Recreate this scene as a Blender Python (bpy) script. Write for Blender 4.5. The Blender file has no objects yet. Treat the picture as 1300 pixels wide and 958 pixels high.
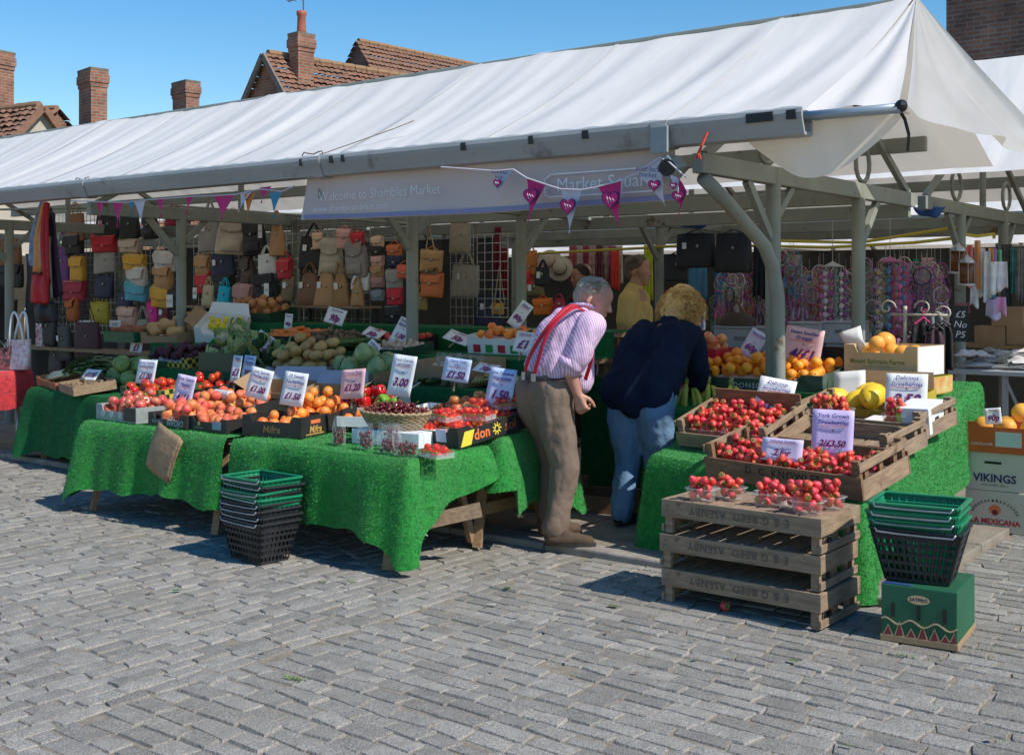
import bpy, bmesh, math, random
import numpy as np
from mathutils import Vector, Matrix, Euler, noise
R = math.radians
rng = random.Random(11)
scene = bpy.context.scene
COL = scene.collection
# ---------------------------------------------------------------- camera frame (photo pixels 1300 x 958)
F, HZ, CX, H = 1480.0, 367.0, 650.0, 1.5
TH = R(37.8)
DV = (-math.sin(TH), math.cos(TH)); RV = (math.cos(TH), math.sin(TH))

def ray(px):
    k = (px - CX) / F
    return DV[0] + k * RV[0], DV[1] + k * RV[1]

def at(px, py, Y):
    a, b = ray(px); D = Y / b
    return Vector((a * D, Y, H - (py - HZ) * D / F))

def gz(px, py, z=0.0):
    a, b = ray(px); D = (H - z) * F / (py - HZ)
    return Vector((a * D, b * D, z))

def ad(px, py, D):
    a, b = ray(px)
    return Vector((a * D, b * D, H - (py - HZ) * D / F))

def xy(px, Y):
    a, b = ray(px)
    return a / b * Y

# ---------------------------------------------------------------- materials
MATS = {}
def M(name, c, c2=None, scale=18, rough=.6, bump=0, bscale=None, metal=0, spec=.4, rand=0, hue=0, detail=3, stretch=None, coat=0, emit=None):
    if name in MATS: return MATS[name]
    m = bpy.data.materials.new(name); MATS[name] = m
    m.use_nodes = True
    nt = m.node_tree; N = nt.nodes; L = nt.links
    b = N['Principled BSDF']
    c = tuple(c) + (1,); c2 = tuple(c2) + (1,) if c2 else tuple(x * .72 for x in c[:3]) + (1,)
    tc = N.new('ShaderNodeTexCoord'); src = tc.outputs['Object']
    if stretch:
        mp = N.new('ShaderNodeMapping'); mp.inputs['Scale'].default_value = stretch
        L.new(src, mp.inputs[0]); src = mp.outputs[0]
    n = N.new('ShaderNodeTexNoise'); n.inputs['Scale'].default_value = scale; n.inputs['Detail'].default_value = detail
    L.new(src, n.inputs['Vector'])
    mr = N.new('ShaderNodeMapRange'); mr.inputs[1].default_value = .3; mr.inputs[2].default_value = .7
    L.new(n.outputs['Fac'], mr.inputs[0])
    mx = N.new('ShaderNodeMix'); mx.data_type = 'RGBA'
    mx.inputs[6].default_value = c; mx.inputs[7].default_value = c2
    L.new(mr.outputs[0], mx.inputs[0]); out = mx.outputs[2]
    if rand or hue:
        oi = N.new('ShaderNodeObjectInfo'); hs = N.new('ShaderNodeHueSaturation')
        m1 = N.new('ShaderNodeMapRange'); m1.inputs[3].default_value = 1 - rand; m1.inputs[4].default_value = 1 + rand
        L.new(oi.outputs['Random'], m1.inputs[0]); L.new(m1.outputs[0], hs.inputs['Value'])
        if hue:
            mm = N.new('ShaderNodeMath'); mm.operation = 'MULTIPLY'; mm.inputs[1].default_value = 7.31
            fr = N.new('ShaderNodeMath'); fr.operation = 'FRACT'
            m2 = N.new('ShaderNodeMapRange'); m2.inputs[3].default_value = .5 - hue; m2.inputs[4].default_value = .5 + hue
            L.new(oi.outputs['Random'], mm.inputs[0]); L.new(mm.outputs[0], fr.inputs[0]); L.new(fr.outputs[0], m2.inputs[0]); L.new(m2.outputs[0], hs.inputs['Hue'])
        L.new(out, hs.inputs['Color']); out = hs.outputs[0]
    L.new(out, b.inputs['Base Color'])
    b.inputs['Roughness'].default_value = rough; b.inputs['Metallic'].default_value = metal
    b.inputs['Specular IOR Level'].default_value = spec
    if coat: b.inputs['Coat Weight'].default_value = coat; b.inputs['Coat Roughness'].default_value = .15
    if bump:
        bp = N.new('ShaderNodeBump'); bp.inputs['Strength'].default_value = bump; bp.inputs['Distance'].default_value = .02
        n2 = N.new('ShaderNodeTexNoise'); n2.inputs['Scale'].default_value = bscale or scale * 2; n2.inputs['Detail'].default_value = 4
        L.new(src, n2.inputs['Vector']); L.new(n2.outputs['Fac'], bp.inputs['Height']); L.new(bp.outputs[0], b.inputs['Normal'])
    return m

def nodes(m): return m.node_tree.nodes, m.node_tree.links, m.node_tree.nodes['Principled BSDF']

def clear_mat(name, tint=(1, 1, 1), fac=.16, rough=.12, trans=None, rim=.32):
    if name in MATS: return MATS[name]
    m = bpy.data.materials.new(name); MATS[name] = m; m.use_nodes = True
    N = m.node_tree.nodes; L = m.node_tree.links; N.clear()
    o = N.new('ShaderNodeOutputMaterial'); t = N.new('ShaderNodeBsdfTransparent'); g = N.new('ShaderNodeBsdfPrincipled')
    t.inputs[0].default_value = tuple(tint) + (1,)
    g.inputs['Base Color'].default_value = tuple(trans or (.85, .87, .88)) + (1,); g.inputs['Roughness'].default_value = rough
    g.inputs['Specular IOR Level'].default_value = .8
    lw = N.new('ShaderNodeLayerWeight'); lw.inputs[0].default_value = .45
    mr = N.new('ShaderNodeMapRange'); mr.inputs[3].default_value = fac; mr.inputs[4].default_value = min(1, fac + rim)
    nz = N.new('ShaderNodeTexNoise'); nz.inputs['Scale'].default_value = 28
    tc = N.new('ShaderNodeTexCoord'); L.new(tc.outputs['Object'], nz.inputs['Vector'])
    bp = N.new('ShaderNodeBump'); bp.inputs['Strength'].default_value = .5; bp.inputs['Distance'].default_value = .01
    L.new(nz.outputs['Fac'], bp.inputs['Height']); L.new(bp.outputs[0], g.inputs['Normal'])
    L.new(lw.outputs['Facing'], mr.inputs[0])
    x = N.new('ShaderNodeMixShader'); L.new(mr.outputs[0], x.inputs[0]); L.new(t.outputs[0], x.inputs[1]); L.new(g.outputs[0], x.inputs[2])
    L.new(x.outputs[0], o.inputs[0])
    return m

# ---------------------------------------------------------------- mesh builder
class MB:
    def __init__(s): s.v = []; s.f = []; s.m = []
    def add(s, vs, fs, mi=0):
        o = len(s.v); s.v += [tuple(v) for v in vs]
        for f in fs: s.f.append(tuple(i + o for i in f)); s.m.append(mi)
        return s
    def box(s, x0, y0, z0, x1, y1, z1, mi=0, T=None):
        vs = [Vector(p) for p in ((x0,y0,z0),(x1,y0,z0),(x1,y1,z0),(x0,y1,z0),(x0,y0,z1),(x1,y0,z1),(x1,y1,z1),(x0,y1,z1))]
        if T is not None: vs = [T @ v for v in vs]
        return s.add(vs, [(0,3,2,1),(4,5,6,7),(0,1,5,4),(1,2,6,5),(2,3,7,6),(3,0,4,7)], mi)
    def bar(s, a, b, w, h=None, mi=0, up=(0,0,1)):
        a = Vector(a); b = Vector(b); h = h or w; t = (b - a).normalized(); u = Vector(up)
        if abs(t.dot(u)) > .98: u = Vector((0,1,0))
        x = t.cross(u).normalized(); y = x.cross(t)
        vs = []
        for p in (a, b):
            for sx, sy in ((-1,-1),(1,-1),(1,1),(-1,1)): vs.append(p + x * sx * w / 2 + y * sy * h / 2)
        return s.add(vs, [(0,3,2,1),(4,5,6,7),(0,1,5,4),(1,2,6,5),(2,3,7,6),(3,0,4,7)], mi)
    def tube(s, pts, r, n=8, mi=0, caps=True, flat=1.0):
        pts = [Vector(p) for p in pts]; k = len(pts)
        rs = r if isinstance(r, (list, tuple)) else [r] * k
        vs = []; px = None
        for i, p in enumerate(pts):
            t = (pts[min(i+1, k-1)] - pts[max(i-1, 0)])
            t = t.normalized() if t.length > 1e-9 else Vector((0,0,1))
            if px is None:
                u = Vector((0,0,1)) if abs(t.z) < .9 else Vector((0,1,0))
                px = t.cross(u).normalized()
            else:
                px = (px - t * px.dot(t))
                px = px.normalized() if px.length > 1e-6 else t.orthogonal().normalized()
            py = t.cross(px)
            for j in range(n):
                a = 2 * math.pi * j / n
                vs.append(p + (px * math.cos(a) + py * math.sin(a) * flat) * rs[i])
        fs = [(i*n+j, i*n+(j+1)%n, (i+1)*n+(j+1)%n, (i+1)*n+j) for i in range(k-1) for j in range(n)]
        if caps: fs += [tuple(range(n))[::-1], tuple((k-1)*n + j for j in range(n))]
        return s.add(vs, fs, mi)
    def lathe(s, prof, n=14, mi=0, c=(0,0,0), sx=1, sy=1, T=None):
        vs = []
        for r, z in prof:
            for j in range(n):
                a = 2*math.pi*j/n; p = Vector((c[0]+r*math.cos(a)*sx, c[1]+r*math.sin(a)*sy, c[2]+z))
                vs.append(T @ p if T is not None else p)
        k = len(prof)
        fs = [(i*n+j, i*n+(j+1)%n, (i+1)*n+(j+1)%n, (i+1)*n+j) for i in range(k-1) for j in range(n)]
        if prof[0][0] > 1e-5: fs.append(tuple(range(n))[::-1])
        if prof[-1][0] > 1e-5: fs.append(tuple((k-1)*n+j for j in range(n)))
        return s.add(vs, fs, mi)
    def ball(s, c, r, n=10, m=6, mi=0, sc=(1,1,1), T=None):
        prof = [(max(1e-6, math.sin(math.pi*i/m)), -math.cos(math.pi*i/m)) for i in range(m+1)]
        vs = []
        for rr, z in prof:
            for j in range(n):
                a = 2*math.pi*j/n; p = Vector((rr*math.cos(a)*sc[0], rr*math.sin(a)*sc[1], z*sc[2])) * r
                if T is not None: p = T @ p
                vs.append(p + Vector(c))
        fs = [(i*n+j, i*n+(j+1)%n, (i+1)*n+(j+1)%n, (i+1)*n+j) for i in range(m) for j in range(n)]
        return s.add(vs, fs, mi)
    def grid(s, fn, nu, nv, mi=0):
        vs = [fn(i/nu, j/nv) for j in range(nv+1) for i in range(nu+1)]
        fs = [(j*(nu+1)+i, j*(nu+1)+i+1, (j+1)*(nu+1)+i+1, (j+1)*(nu+1)+i) for j in range(nv) for i in range(nu)]
        return s.add(vs, fs, mi)
    def mesh(s, name, mats, smooth=False):
        me = bpy.data.meshes.new(name); me.from_pydata(s.v, [], s.f)
        for m in (mats if isinstance(mats, (list, tuple)) else [mats]): me.materials.append(m)
        if any(s.m): me.polygons.foreach_set('material_index', s.m)
        if smooth: me.polygons.foreach_set('use_smooth', [True] * len(s.f))
        me.validate(); me.update()
        return me
    def build(s, name, mats, parent=None, loc=None, rot=None, smooth=False, bevel=0, thick=0):
        return mk(name, s.mesh(name, mats, smooth), parent, loc, rot, bevel, thick)

def mk(name, me, parent=None, loc=None, rot=None, bevel=0, thick=0):
    o = bpy.data.objects.new(name, me); COL.objects.link(o)
    if parent is not None: o.parent = parent
    if loc is not None: o.location = loc
    if rot is not None: o.rotation_euler = rot
    if thick:
        md = o.modifiers.new('s', 'SOLIDIFY'); md.thickness = thick; md.offset = 0
    if bevel:
        md = o.modifiers.new('b', 'BEVEL'); md.width = bevel; md.segments = 2; md.limit_method = 'ANGLE'
    return o

def tag(o, label=None, cat=None, group=None, kind=None):
    for k, v in (('label', label), ('category', cat), ('group', group), ('kind', kind)):
        if v: o[k] = v
    return o

def thing(name, label, cat, loc=(0,0,0), rot=(0,0,0), group=None):
    o = bpy.data.objects.new(name, None); COL.objects.link(o); o.empty_display_size = .1
    o.location = loc; o.rotation_euler = rot
    return tag(o, label, cat, group)

def copy_tree(o, parent=None):
    c = o.copy(); COL.objects.link(c); c.parent = parent
    for ch in list(o.children): copy_tree(ch, c)
    return c

def place(o, loc, rot=(0,0,0), label=None, group=None):
    o.location = loc; o.rotation_euler = rot
    return tag(o, label, None, group)

def recolor(o, m, slot=0):
    o.material_slots[slot].link = 'OBJECT'; o.material_slots[slot].material = m

def tmesh(s, size, mat, shear=0, spacing=1.0, align='CENTER', weight=0, line=1.0):
    cu = bpy.data.curves.new('lettering', 'FONT'); cu.body = s; cu.size = size; cu.shear = shear
    cu.align_x = align; cu.align_y = 'CENTER'; cu.space_character = spacing; cu.space_line = line; cu.offset = weight; cu.resolution_u = 2
    ob = bpy.data.objects.new('t', cu)
    me = bpy.data.meshes.new_from_object(ob)
    bpy.data.objects.remove(ob); bpy.data.curves.remove(cu)
    me.materials.clear(); me.materials.append(mat); me.name = 'lettering'
    return me

def text(s, size, mat, parent, loc, rot, **k):
    """Flat lettering; rot (90deg,0,0) reads from -Y."""
    return mk('lettering', tmesh(s, size, mat, **k), parent, loc, rot)

FRONT = (R(90), 0, 0); RIGHT = (R(90), 0, R(90)); BACKW = (R(90), 0, R(180))

# ---------------------------------------------------------------- common colours
INK_BLUE = M('blue marker ink', (.02, .03, .22), (.04, .06, .35), 60)
INK_RED = M('red marker ink', (.6, .02, .03), (.45, .02, .03), 60)
STEEL = M('painted grey green steel', (.275, .295, .25), (.21, .225, .19), 3, .45, .05, 40, spec=.35)
GUTTER = M('grey gutter metal', (.36, .37, .365), (.28, .29, .285), 2.5, .42, .06, 9, stretch=(.4, 1, 3))
BLACK = M('black plastic', (.012, .012, .013), (.02, .02, .022), 20, .4)
WHITE = M('white card', (.80, .80, .80), (.72, .73, .75), 8, .6)
LILAC = M('lilac card', (.72, .62, .80), (.66, .56, .76), 8, .6)
PALEBLUE = M('pale blue card', (.55, .66, .85), (.5, .6, .8), 8, .6)
PINKCARD = M('pink card', (.80, .50, .50), (.74, .45, .46), 8, .6)
WOOD = M('weathered pale wood', (.36, .245, .15), (.22, .145, .09), 9, .75, .25, 60, stretch=(1, 6, 6))
WOODY = M('weathered pale wood across', (.38, .26, .16), (.23, .15, .095), 9, .75, .25, 60, stretch=(6, 1, 6))
OLDWOOD = M('grey brown crate wood', (.36, .255, .165), (.20, .14, .09), 8, .8, .3, 60, stretch=(1, 5, 7))
OLDWOODY = M('grey brown crate wood across', (.38, .27, .175), (.22, .15, .10), 8, .8, .3, 60, stretch=(5, 1, 7))
DARKWOOD = M('brown stained crate wood', (.29, .165, .085), (.18, .095, .05), 8, .7, .25, 60, stretch=(1, 6, 7))
CARD = M('brown corrugated board', (.36, .235, .13), (.31, .20, .11), 6, .8, .08, 50)
STENCIL = M('faded black stencil', (.035, .025, .02), (.07, .05, .035), 30, .8)
CLEAR = clear_mat('clear plastic', fac=.08)
BAGCLEAR = clear_mat('clear polythene', fac=.03, rough=.12, rim=.22)
REDWRAP = clear_mat('red tinted film', (1, .62, .55), .12, .15, (.8, .12, .1))

# rust and chips on the painted steel
def weather(m, col, lo=.60, hi=.68, sc=5):
    N, L, B = nodes(m); src = B.inputs['Base Color'].links[0].from_socket; tc = N.new('ShaderNodeTexCoord'); n = N.new('ShaderNodeTexNoise'); n.inputs['Scale'].default_value = sc; n.inputs['Detail'].default_value = 8; n.inputs['Roughness'].default_value = .7
    L.new(tc.outputs['Object'], n.inputs['Vector']); r = N.new('ShaderNodeMapRange'); r.inputs[1].default_value = lo; r.inputs[2].default_value = hi; L.new(n.outputs['Fac'], r.inputs[0])
    x = N.new('ShaderNodeMix'); x.data_type = 'RGBA'; x.inputs[7].default_value = tuple(col) + (1,); L.new(r.outputs[0], x.inputs[0]); L.new(src, x.inputs[6]); L.new(x.outputs[2], B.inputs['Base Color'])
weather(STEEL, (.11, .075, .045)); weather(GUTTER, (.12, .11, .10), .56, .72, 3); weather(OLDWOOD, (.09, .06, .04), .60, .7, 7); weather(OLDWOODY, (.09, .06, .04), .60, .7, 7); weather(WOODY, (.14, .085, .05), .60, .7, 7)
# ================================================================= world, sun, camera
w = bpy.data.worlds.new('World'); scene.world = w; w.use_nodes = True
SUN_EL, SUN_AZ = R(45.5), R(1)          # azimuth measured from +X
SV = Vector((math.cos(SUN_EL)*math.cos(SUN_AZ), math.cos(SUN_EL)*math.sin(SUN_AZ), math.sin(SUN_EL)))
sky = w.node_tree.nodes.new('ShaderNodeTexSky'); sky.sky_type = 'NISHITA'; sky.sun_disc = False
sky.sun_elevation = SUN_EL; sky.sun_rotation = math.atan2(SV.x, SV.y); sky.air_density = 1.1; sky.dust_density = .1; sky.ozone_density = 2.0
bg = w.node_tree.nodes['Background']; bg.inputs[1].default_value = .15
hsv = w.node_tree.nodes.new('ShaderNodeHueSaturation'); hsv.inputs['Saturation'].default_value = 1.42
w.node_tree.links.new(sky.outputs[0], hsv.inputs['Color']); w.node_tree.links.new(hsv.outputs[0], bg.inputs[0])
sl = bpy.data.lights.new('sun', 'SUN'); sl.energy = 5.0; sl.angle = R(.55); sl.color = (1, .945, .85)
so = bpy.data.objects.new('sun', sl); COL.objects.link(so); so.rotation_euler = SV.to_track_quat('Z', 'Y').to_euler(); so.location = SV * 40
cam = bpy.data.cameras.new('camera'); co = bpy.data.objects.new('camera', cam); COL.objects.link(co); scene.camera = co
co.location = (0, 0, H); co.rotation_euler = (R(90), 0, TH)
cam.sensor_width = 36; cam.lens = F / 1300 * 36; cam.shift_y = -(479 - HZ) / 1300; cam.clip_end = 4000; cam.clip_start = .05
scene.view_settings.view_transform = 'Standard'; scene.view_settings.look = 'None'; scene.view_settings.exposure = 0
scene.cycles.use_denoising = True; scene.cycles.max_bounces = 7; scene.cycles.transparent_max_bounces = 10; scene.cycles.caustics_reflective = False; scene.cycles.caustics_refractive = False

# ================================================================= ground
gm = M('sandy joint dirt', (.30, .25, .185), (.19, .165, .13), 25, .95, .4, 120)
g = MB().box(-600, -600, -.4, 600, 600, -.0075).build('ground', gm); tag(g, kind='structure')

sett = M('grey granite setts', (.285, .265, .235), (.215, .202, .182), 14, .75, .3, 70, spec=.35)
N, L, B = nodes(sett)
att = N.new('ShaderNodeAttribute'); att.attribute_name = 'tone'
hs = N.new('ShaderNodeHueSaturation'); src = B.inputs['Base Color'].links[0].from_socket
mr = N.new('ShaderNodeMapRange'); mr.inputs[3].default_value = .80; mr.inputs[4].default_value = 1.22
L.new(att.outputs['Fac'], mr.inputs[0]); L.new(mr.outputs[0], hs.inputs['Value']); L.new(src, hs.inputs['Color'])
dn = N.new('ShaderNodeTexNoise'); dn.inputs['Scale'].default_value = 1.3; dn.inputs['Detail'].default_value = 6
tc = N.new('ShaderNodeTexCoord'); L.new(tc.outputs['Object'], dn.inputs['Vector'])
r2 = N.new('ShaderNodeMapRange'); r2.inputs[1].default_value = .45; r2.inputs[2].default_value = .75; r2.inputs[4].default_value = .5
L.new(dn.outputs['Fac'], r2.inputs[0])
mx = N.new('ShaderNodeMix'); mx.data_type = 'RGBA'; mx.inputs[7].default_value = (.25, .225, .185, 1)
L.new(r2.outputs[0], mx.inputs[0]); L.new(hs.outputs[0], mx.inputs[6])
gn = N.new('ShaderNodeTexNoise'); gn.inputs['Scale'].default_value = 190; gn.inputs['Detail'].default_value = 2
L.new(tc.outputs['Object'], gn.inputs['Vector'])
g2 = N.new('ShaderNodeMapRange'); g2.inputs[1].default_value = .35; g2.inputs[2].default_value = .65; g2.inputs[3].default_value = .62; g2.inputs[4].default_value = 1.38
L.new(gn.outputs['Fac'], g2.inputs[0]); h2 = N.new('ShaderNodeHueSaturation'); L.new(g2.outputs[0], h2.inputs['Value']); L.new(mx.outputs[2], h2.inputs['Color'])
L.new(h2.outputs[0], B.inputs['Base Color'])

def cobbles(name, x0, x1, y0, y1, along, pitch, length, seed):
    r = random.Random(seed); vs = []; fs = []; tone = []
    nu, nv = 4, 3
    u0, u1, v0, v1 = (x0, x1, y0, y1) if along == 'x' else (y0, y1, x0, x1)
    v = v0; row = 0
    while v < v1:
        pw = pitch * r.uniform(.9, 1.12); u = u0 - r.uniform(0, length); wob = r.uniform(0, 9)
        while u < u1:
            ln = length * r.uniform(.72, 1.25); gap = r.uniform(.005, .012); gv = r.uniform(.005, .012)
            a0, a1 = max(u + gap/2, u0), min(u + ln - gap/2, u1)
            if a1 - a0 > .05:
                hz = r.gauss(0, .0022); ti = r.gauss(0, .006); tj = r.gauss(0, .009); t = r.random()
                o = len(vs); skew = r.gauss(0, .006); jj = [r.gauss(0, .0065) for _ in range(4)]
                for j in range(-1, nv + 2):
                    for i in range(-1, nu + 2):
                        fi = min(max(i, 0), nu) / nu; fj = min(max(j, 0), nv) / nv
                        uu = a0 + (a1 - a0) * fi; vv = v + gv/2 + (pw - gv) * fj
                        vv += (jj[0]*(1-fi) + jj[1]*fi) * (1 - fj) + (jj[2]*(1-fi) + jj[3]*fi) * fj + .012*math.sin(uu*1.3 + wob*0) 
                        uu += skew * (fj - .5) * 2 + .004 * math.sin(vv * 30)
                        edge = (i <= 0 or i >= nu or j <= 0 or j >= nv); out = (i < 0 or i > nu or j < 0 or j > nv)
                        cx = 1 - abs(2*fi - 1)**3; cy = 1 - abs(2*fj - 1)**3
                        z = hz + ti * (fi - .5) * ln + tj * (fj - .5) * pw + .0012 * cx * cy - .001 + .0026 * noise.noise(Vector((uu*14, vv*14, 3)))
                        if edge: 
                            uu += (-.004 if i <= 0 else .004 if i >= nu else 0) * -1; vv += (-.004 if j <= 0 else .004 if j >= nv else 0) * -1
                        if out:
                            z -= .014
                            uu += (-.006 if i < 0 else .006 if i > nu else 0); vv += (-.006 if j < 0 else .006 if j > nv else 0)
                        vs.append((uu, vv, z) if along == 'x' else (vv, uu, z))
                W = nu + 3
                for j in range(nv + 2):
                    for i in range(nu + 2):
                        q = (o + j*W + i, o + j*W + i + 1, o + (j+1)*W + i + 1, o + (j+1)*W + i)
                        fs.append(q if along == 'x' else q[::-1]); tone.append(t)
            u += ln
        v += pw; row += 1
    me = bpy.data.meshes.new(name); me.from_pydata(vs, [], fs); me.materials.append(sett)
    at_ = me.attributes.new('tone', 'FLOAT', 'FACE'); at_.data.foreach_set('value', tone)
    o = mk(name, me); tag(o, kind='structure'); return o

cobbles('road', -14, -3.7, 1.2, 5.42, 'y', .086, .18, 1)
cobbles('road', -3.69, 3.5, 1.2, 5.42, 'x', .096, .175, 2)
cobbles('road', -1.95, 3.5, 5.43, 14, 'x', .098, .18, 3)
slab = M('worn york stone flags', (.30, .255, .20), (.19, .165, .135), 5, .8, .3, 40)
mb = MB(); r = random.Random(5); y = 5.58
while y < 14:
    x = -14 + r.uniform(-.4, 0); d = r.uniform(.5, .75)
    while x < -1.97:
        wd = r.uniform(.6, 1.0); z = .035 + r.gauss(0, .003)
        mb.box(x + .005, y + .005, -.05, min(x + wd, -1.965) - .005, y + d - .005, z); x += wd
    y += d
o = mb.build('pavement', slab, bevel=.006); tag(o, kind='structure')
mb = MB(); x = -14
while x < -1.98:
    wd = r.uniform(.7, 1.1); mb.box(x + .005, 5.43, -.06, min(x + wd, -1.97) - .005, 5.575, .038 + r.gauss(0, .003)); x += wd
o = mb.build('kerb', M('kerb stone', (.33, .30, .26), (.22, .2, .175), 7, .8, .3, 50), bevel=.012); tag(o, kind='structure')

# little weeds growing in the joints
weed = M('weed green', (.10, .19, .03), (.16, .24, .04), 40, .6)
def weeds(loc, n, s, lab):
    mb = MB()
    for i in range(n):
        a = rng.uniform(0, 6.28); l = s * rng.uniform(.5, 1); d = Vector((math.cos(a), math.sin(a), rng.uniform(.3, 1))).normalized() * l
        p = Vector((rng.gauss(0, s*.9), rng.gauss(0, s*.3), 0)); q = d.cross(Vector((0,0,1))).normalized() * s * .12
        mb.add([p, p + d*.5 + q, p + d, p + d*.5 - q], [(0,1,2,3)])
    o = mb.build('weed', weed, loc=loc); tag(o, lab, 'weed', 'weeds growing between the setts')
weeds(gz(372, 862), 34, .028, 'largest green weed tuft in the cobble joints at the bottom edge')
weeds(gz(412, 739), 18, .02, 'small green weed in the cobbles below the table, left of its twin')
weeds(gz(446, 739), 18, .02, 'small green weed in the cobbles in front of the hanging green matting corner')
weeds(gz(1145, 833), 16, .026, 'green weed in the cobbles in front of the green carton')
weeds(gz(8, 580, .0), 40, .03, 'weed tuft at the foot of the red table')
weeds(gz(1205, 697), 26, .02, 'dark weed patch beside the basket stack')

# ================================================================= buildings behind
def brick_mat(name, c1, c2, mortar, sc=1.0):
    m = M(name, c1, rough=.85); N, L, B = nodes(m)
    tc = N.new('ShaderNodeTexCoord'); bt = N.new('ShaderNodeTexBrick')
    # object coordinates folded so that both wall directions carry the courses
    sp = N.new('ShaderNodeSeparateXYZ'); ad_ = N.new('ShaderNodeMath'); cb = N.new('ShaderNodeCombineXYZ')
    L.new(tc.outputs['Object'], sp.inputs[0]); L.new(sp.outputs[0], ad_.inputs[0]); L.new(sp.outputs[1], ad_.inputs[1])
    L.new(ad_.outputs[0], cb.inputs[0]); L.new(sp.outputs[2], cb.inputs[1]); L.new(cb.outputs[0], bt.inputs[0])
    bt.inputs['Color1'].default_value = c1 + (1,); bt.inputs['Color2'].default_value = c2 + (1,); bt.inputs['Mortar'].default_value = mortar + (1,)
    bt.inputs['Scale'].default_value = 1; bt.inputs['Brick Width'].default_value = .23*sc; bt.inputs['Row Height'].default_value = .078*sc; bt.inputs['Mortar Size'].default_value = .011*sc; bt.inputs['Bias'].default_value = -.1
    nz = N.new('ShaderNodeTexNoise'); nz.inputs['Scale'].default_value = 2.2; nz.inputs['Detail'].default_value = 6; L.new(tc.outputs['Object'], nz.inputs['Vector'])
    mr = N.new('ShaderNodeMapRange'); mr.inputs[1].default_value = .3; mr.inputs[2].default_value = .75; mr.inputs[3].default_value = .55; mr.inputs[4].default_value = 1.25
    L.new(nz.outputs['Fac'], mr.inputs[0]); hs = N.new('ShaderNodeHueSaturation'); L.new(mr.outputs[0], hs.inputs['Value']); L.new(bt.outputs['Color'], hs.inputs['Color'])
    L.new(hs.outputs[0], B.inputs['Base Color'])
    bp = N.new('ShaderNodeBump'); bp.inputs['Strength'].default_value = .6; bp.inputs['Distance'].default_value = .01; bp.invert = True
    L.new(bt.outputs['Fac'], bp.inputs['Height']); L.new(bp.outputs[0], B.inputs['Normal'])
    return m
BR_OR = brick_mat('orange red brick', (.36, .15, .085), (.24, .095, .055), (.30, .25, .20))
BR_DK = brick_mat('dark brown brick', (.21, .11, .075), (.14, .075, .055), (.20, .165, .145))
TILE = M('orange clay roof tiles', (.30, .15, .095), (.16, .10, .07), 5, .9, 0, detail=6)
TILE2 = M('mossy clay ridge tiles', (.33, .17, .10), (.24, .17, .09), 9, .9, .3)
CREAM = M('cream render', (.50, .45, .36), (.43, .39, .31), 3, .9)
LEAD = M('lead flashing', (.42, .43, .45), (.33, .34, .36), 9, .5)
PANE = M('dark window glass', (.02, .025, .03), (.03, .035, .04), 2, .08, spec=.8)
PAINT = M('white window paint', (.7, .7, .68), (.6, .6, .58), 6, .5)

def tiles(p00, p10, p11, p01, nu, nv):
    """pantiles: rolls down a slope in stepped courses; p00-p10 eaves, p01-p11 ridge"""
    p00, p10, p11, p01 = map(Vector, (p00, p10, p11, p01)); n = (p10 - p00).cross(p01 - p00).normalized()
    mb = MB(); rr = random.Random(nu)
    for j in range(nv):
        base = [rr.gauss(0, .008) for _ in range(nu)]
        def fn(u, v, j=j, base=base):
            t = (j + v * 1.06) / nv; t = min(t, 1); k = u * nu
            a = p00.lerp(p10, u); b = p01.lerp(p11, u)
            return a.lerp(b, t) + n * (.045 * abs(math.sin(math.pi * k)) + .05 * (1 - v) + base[min(int(k), nu-1)])
        mb.grid(fn, nu * 3, 1)
    return mb

def house(label, loc, rotz, wd, dp, eave, ridge, wall, nt=(22, 9), gable=None, wins=3):
    """gable ends at y=0 and y=dp, ridge along y"""
    t = thing('brick_house', label, 'house', loc, (0, 0, rotz))
    mb = MB(); x = wd / 2
    mb.add([(-x,0,0),(x,0,0),(x,0,eave),(0,0,ridge),(-x,0,eave)], [(0,1,2,3,4)])
    mb.add([(-x,dp,0),(x,dp,0),(x,dp,eave),(0,dp,ridge),(-x,dp,eave)], [(4,3,2,1,0)])
    mb.add([(x,0,0),(x,dp,0),(x,dp,eave),(x,0,eave)], [(0,1,2,3)]); mb.add([(-x,0,0),(-x,dp,0),(-x,dp,eave),(-x,0,eave)], [(3,2,1,0)])
    mb.build('wall', wall, t)
    o = .22; sl = (ridge - eave) / x
    for s in (1, -1):
        e0 = (s*(x+o), -o*.6, eave - o*sl); e1 = (s*(x+o), dp+o*.6, eave - o*sl); r0 = (0, -o*.6, ridge+.04); r1 = (0, dp+o*.6, ridge+.04)
        (tiles(e0, e1, r1, r0, *nt) if s == 1 else tiles(e1, e0, r0, r1, *nt)).build('roof', TILE, t)
    mb = MB()
    k = int(dp / .4)
    for i in range(k): mb.tube([(0, i*dp/k, ridge+.07), (0, (i+1)*dp/k - .02, ridge+.085)], .095, 8)
    mb.build('ridge_tiles', TILE2, t)
    if gable:
        mb = MB()
        for s in (1, -1): mb.bar((0, -.16, ridge+.0), (s*(x+o), -.16, eave - o*sl), .07, .15)
        mb.build('bargeboard', gable, t)
    for i in range(wins):
        z = 1.0 + 2.6 * (i // 2); xx = (-.25 if i % 2 else .25) * wd
        f = MB().box(xx-.5, -.05, z, xx+.5, .02, z+1.3).build('window', PAINT, t)
        MB().box(xx-.42, -.07, z+.08, xx+.42, -.053, z+1.22).build('pane', PANE, f)
    return t

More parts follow.
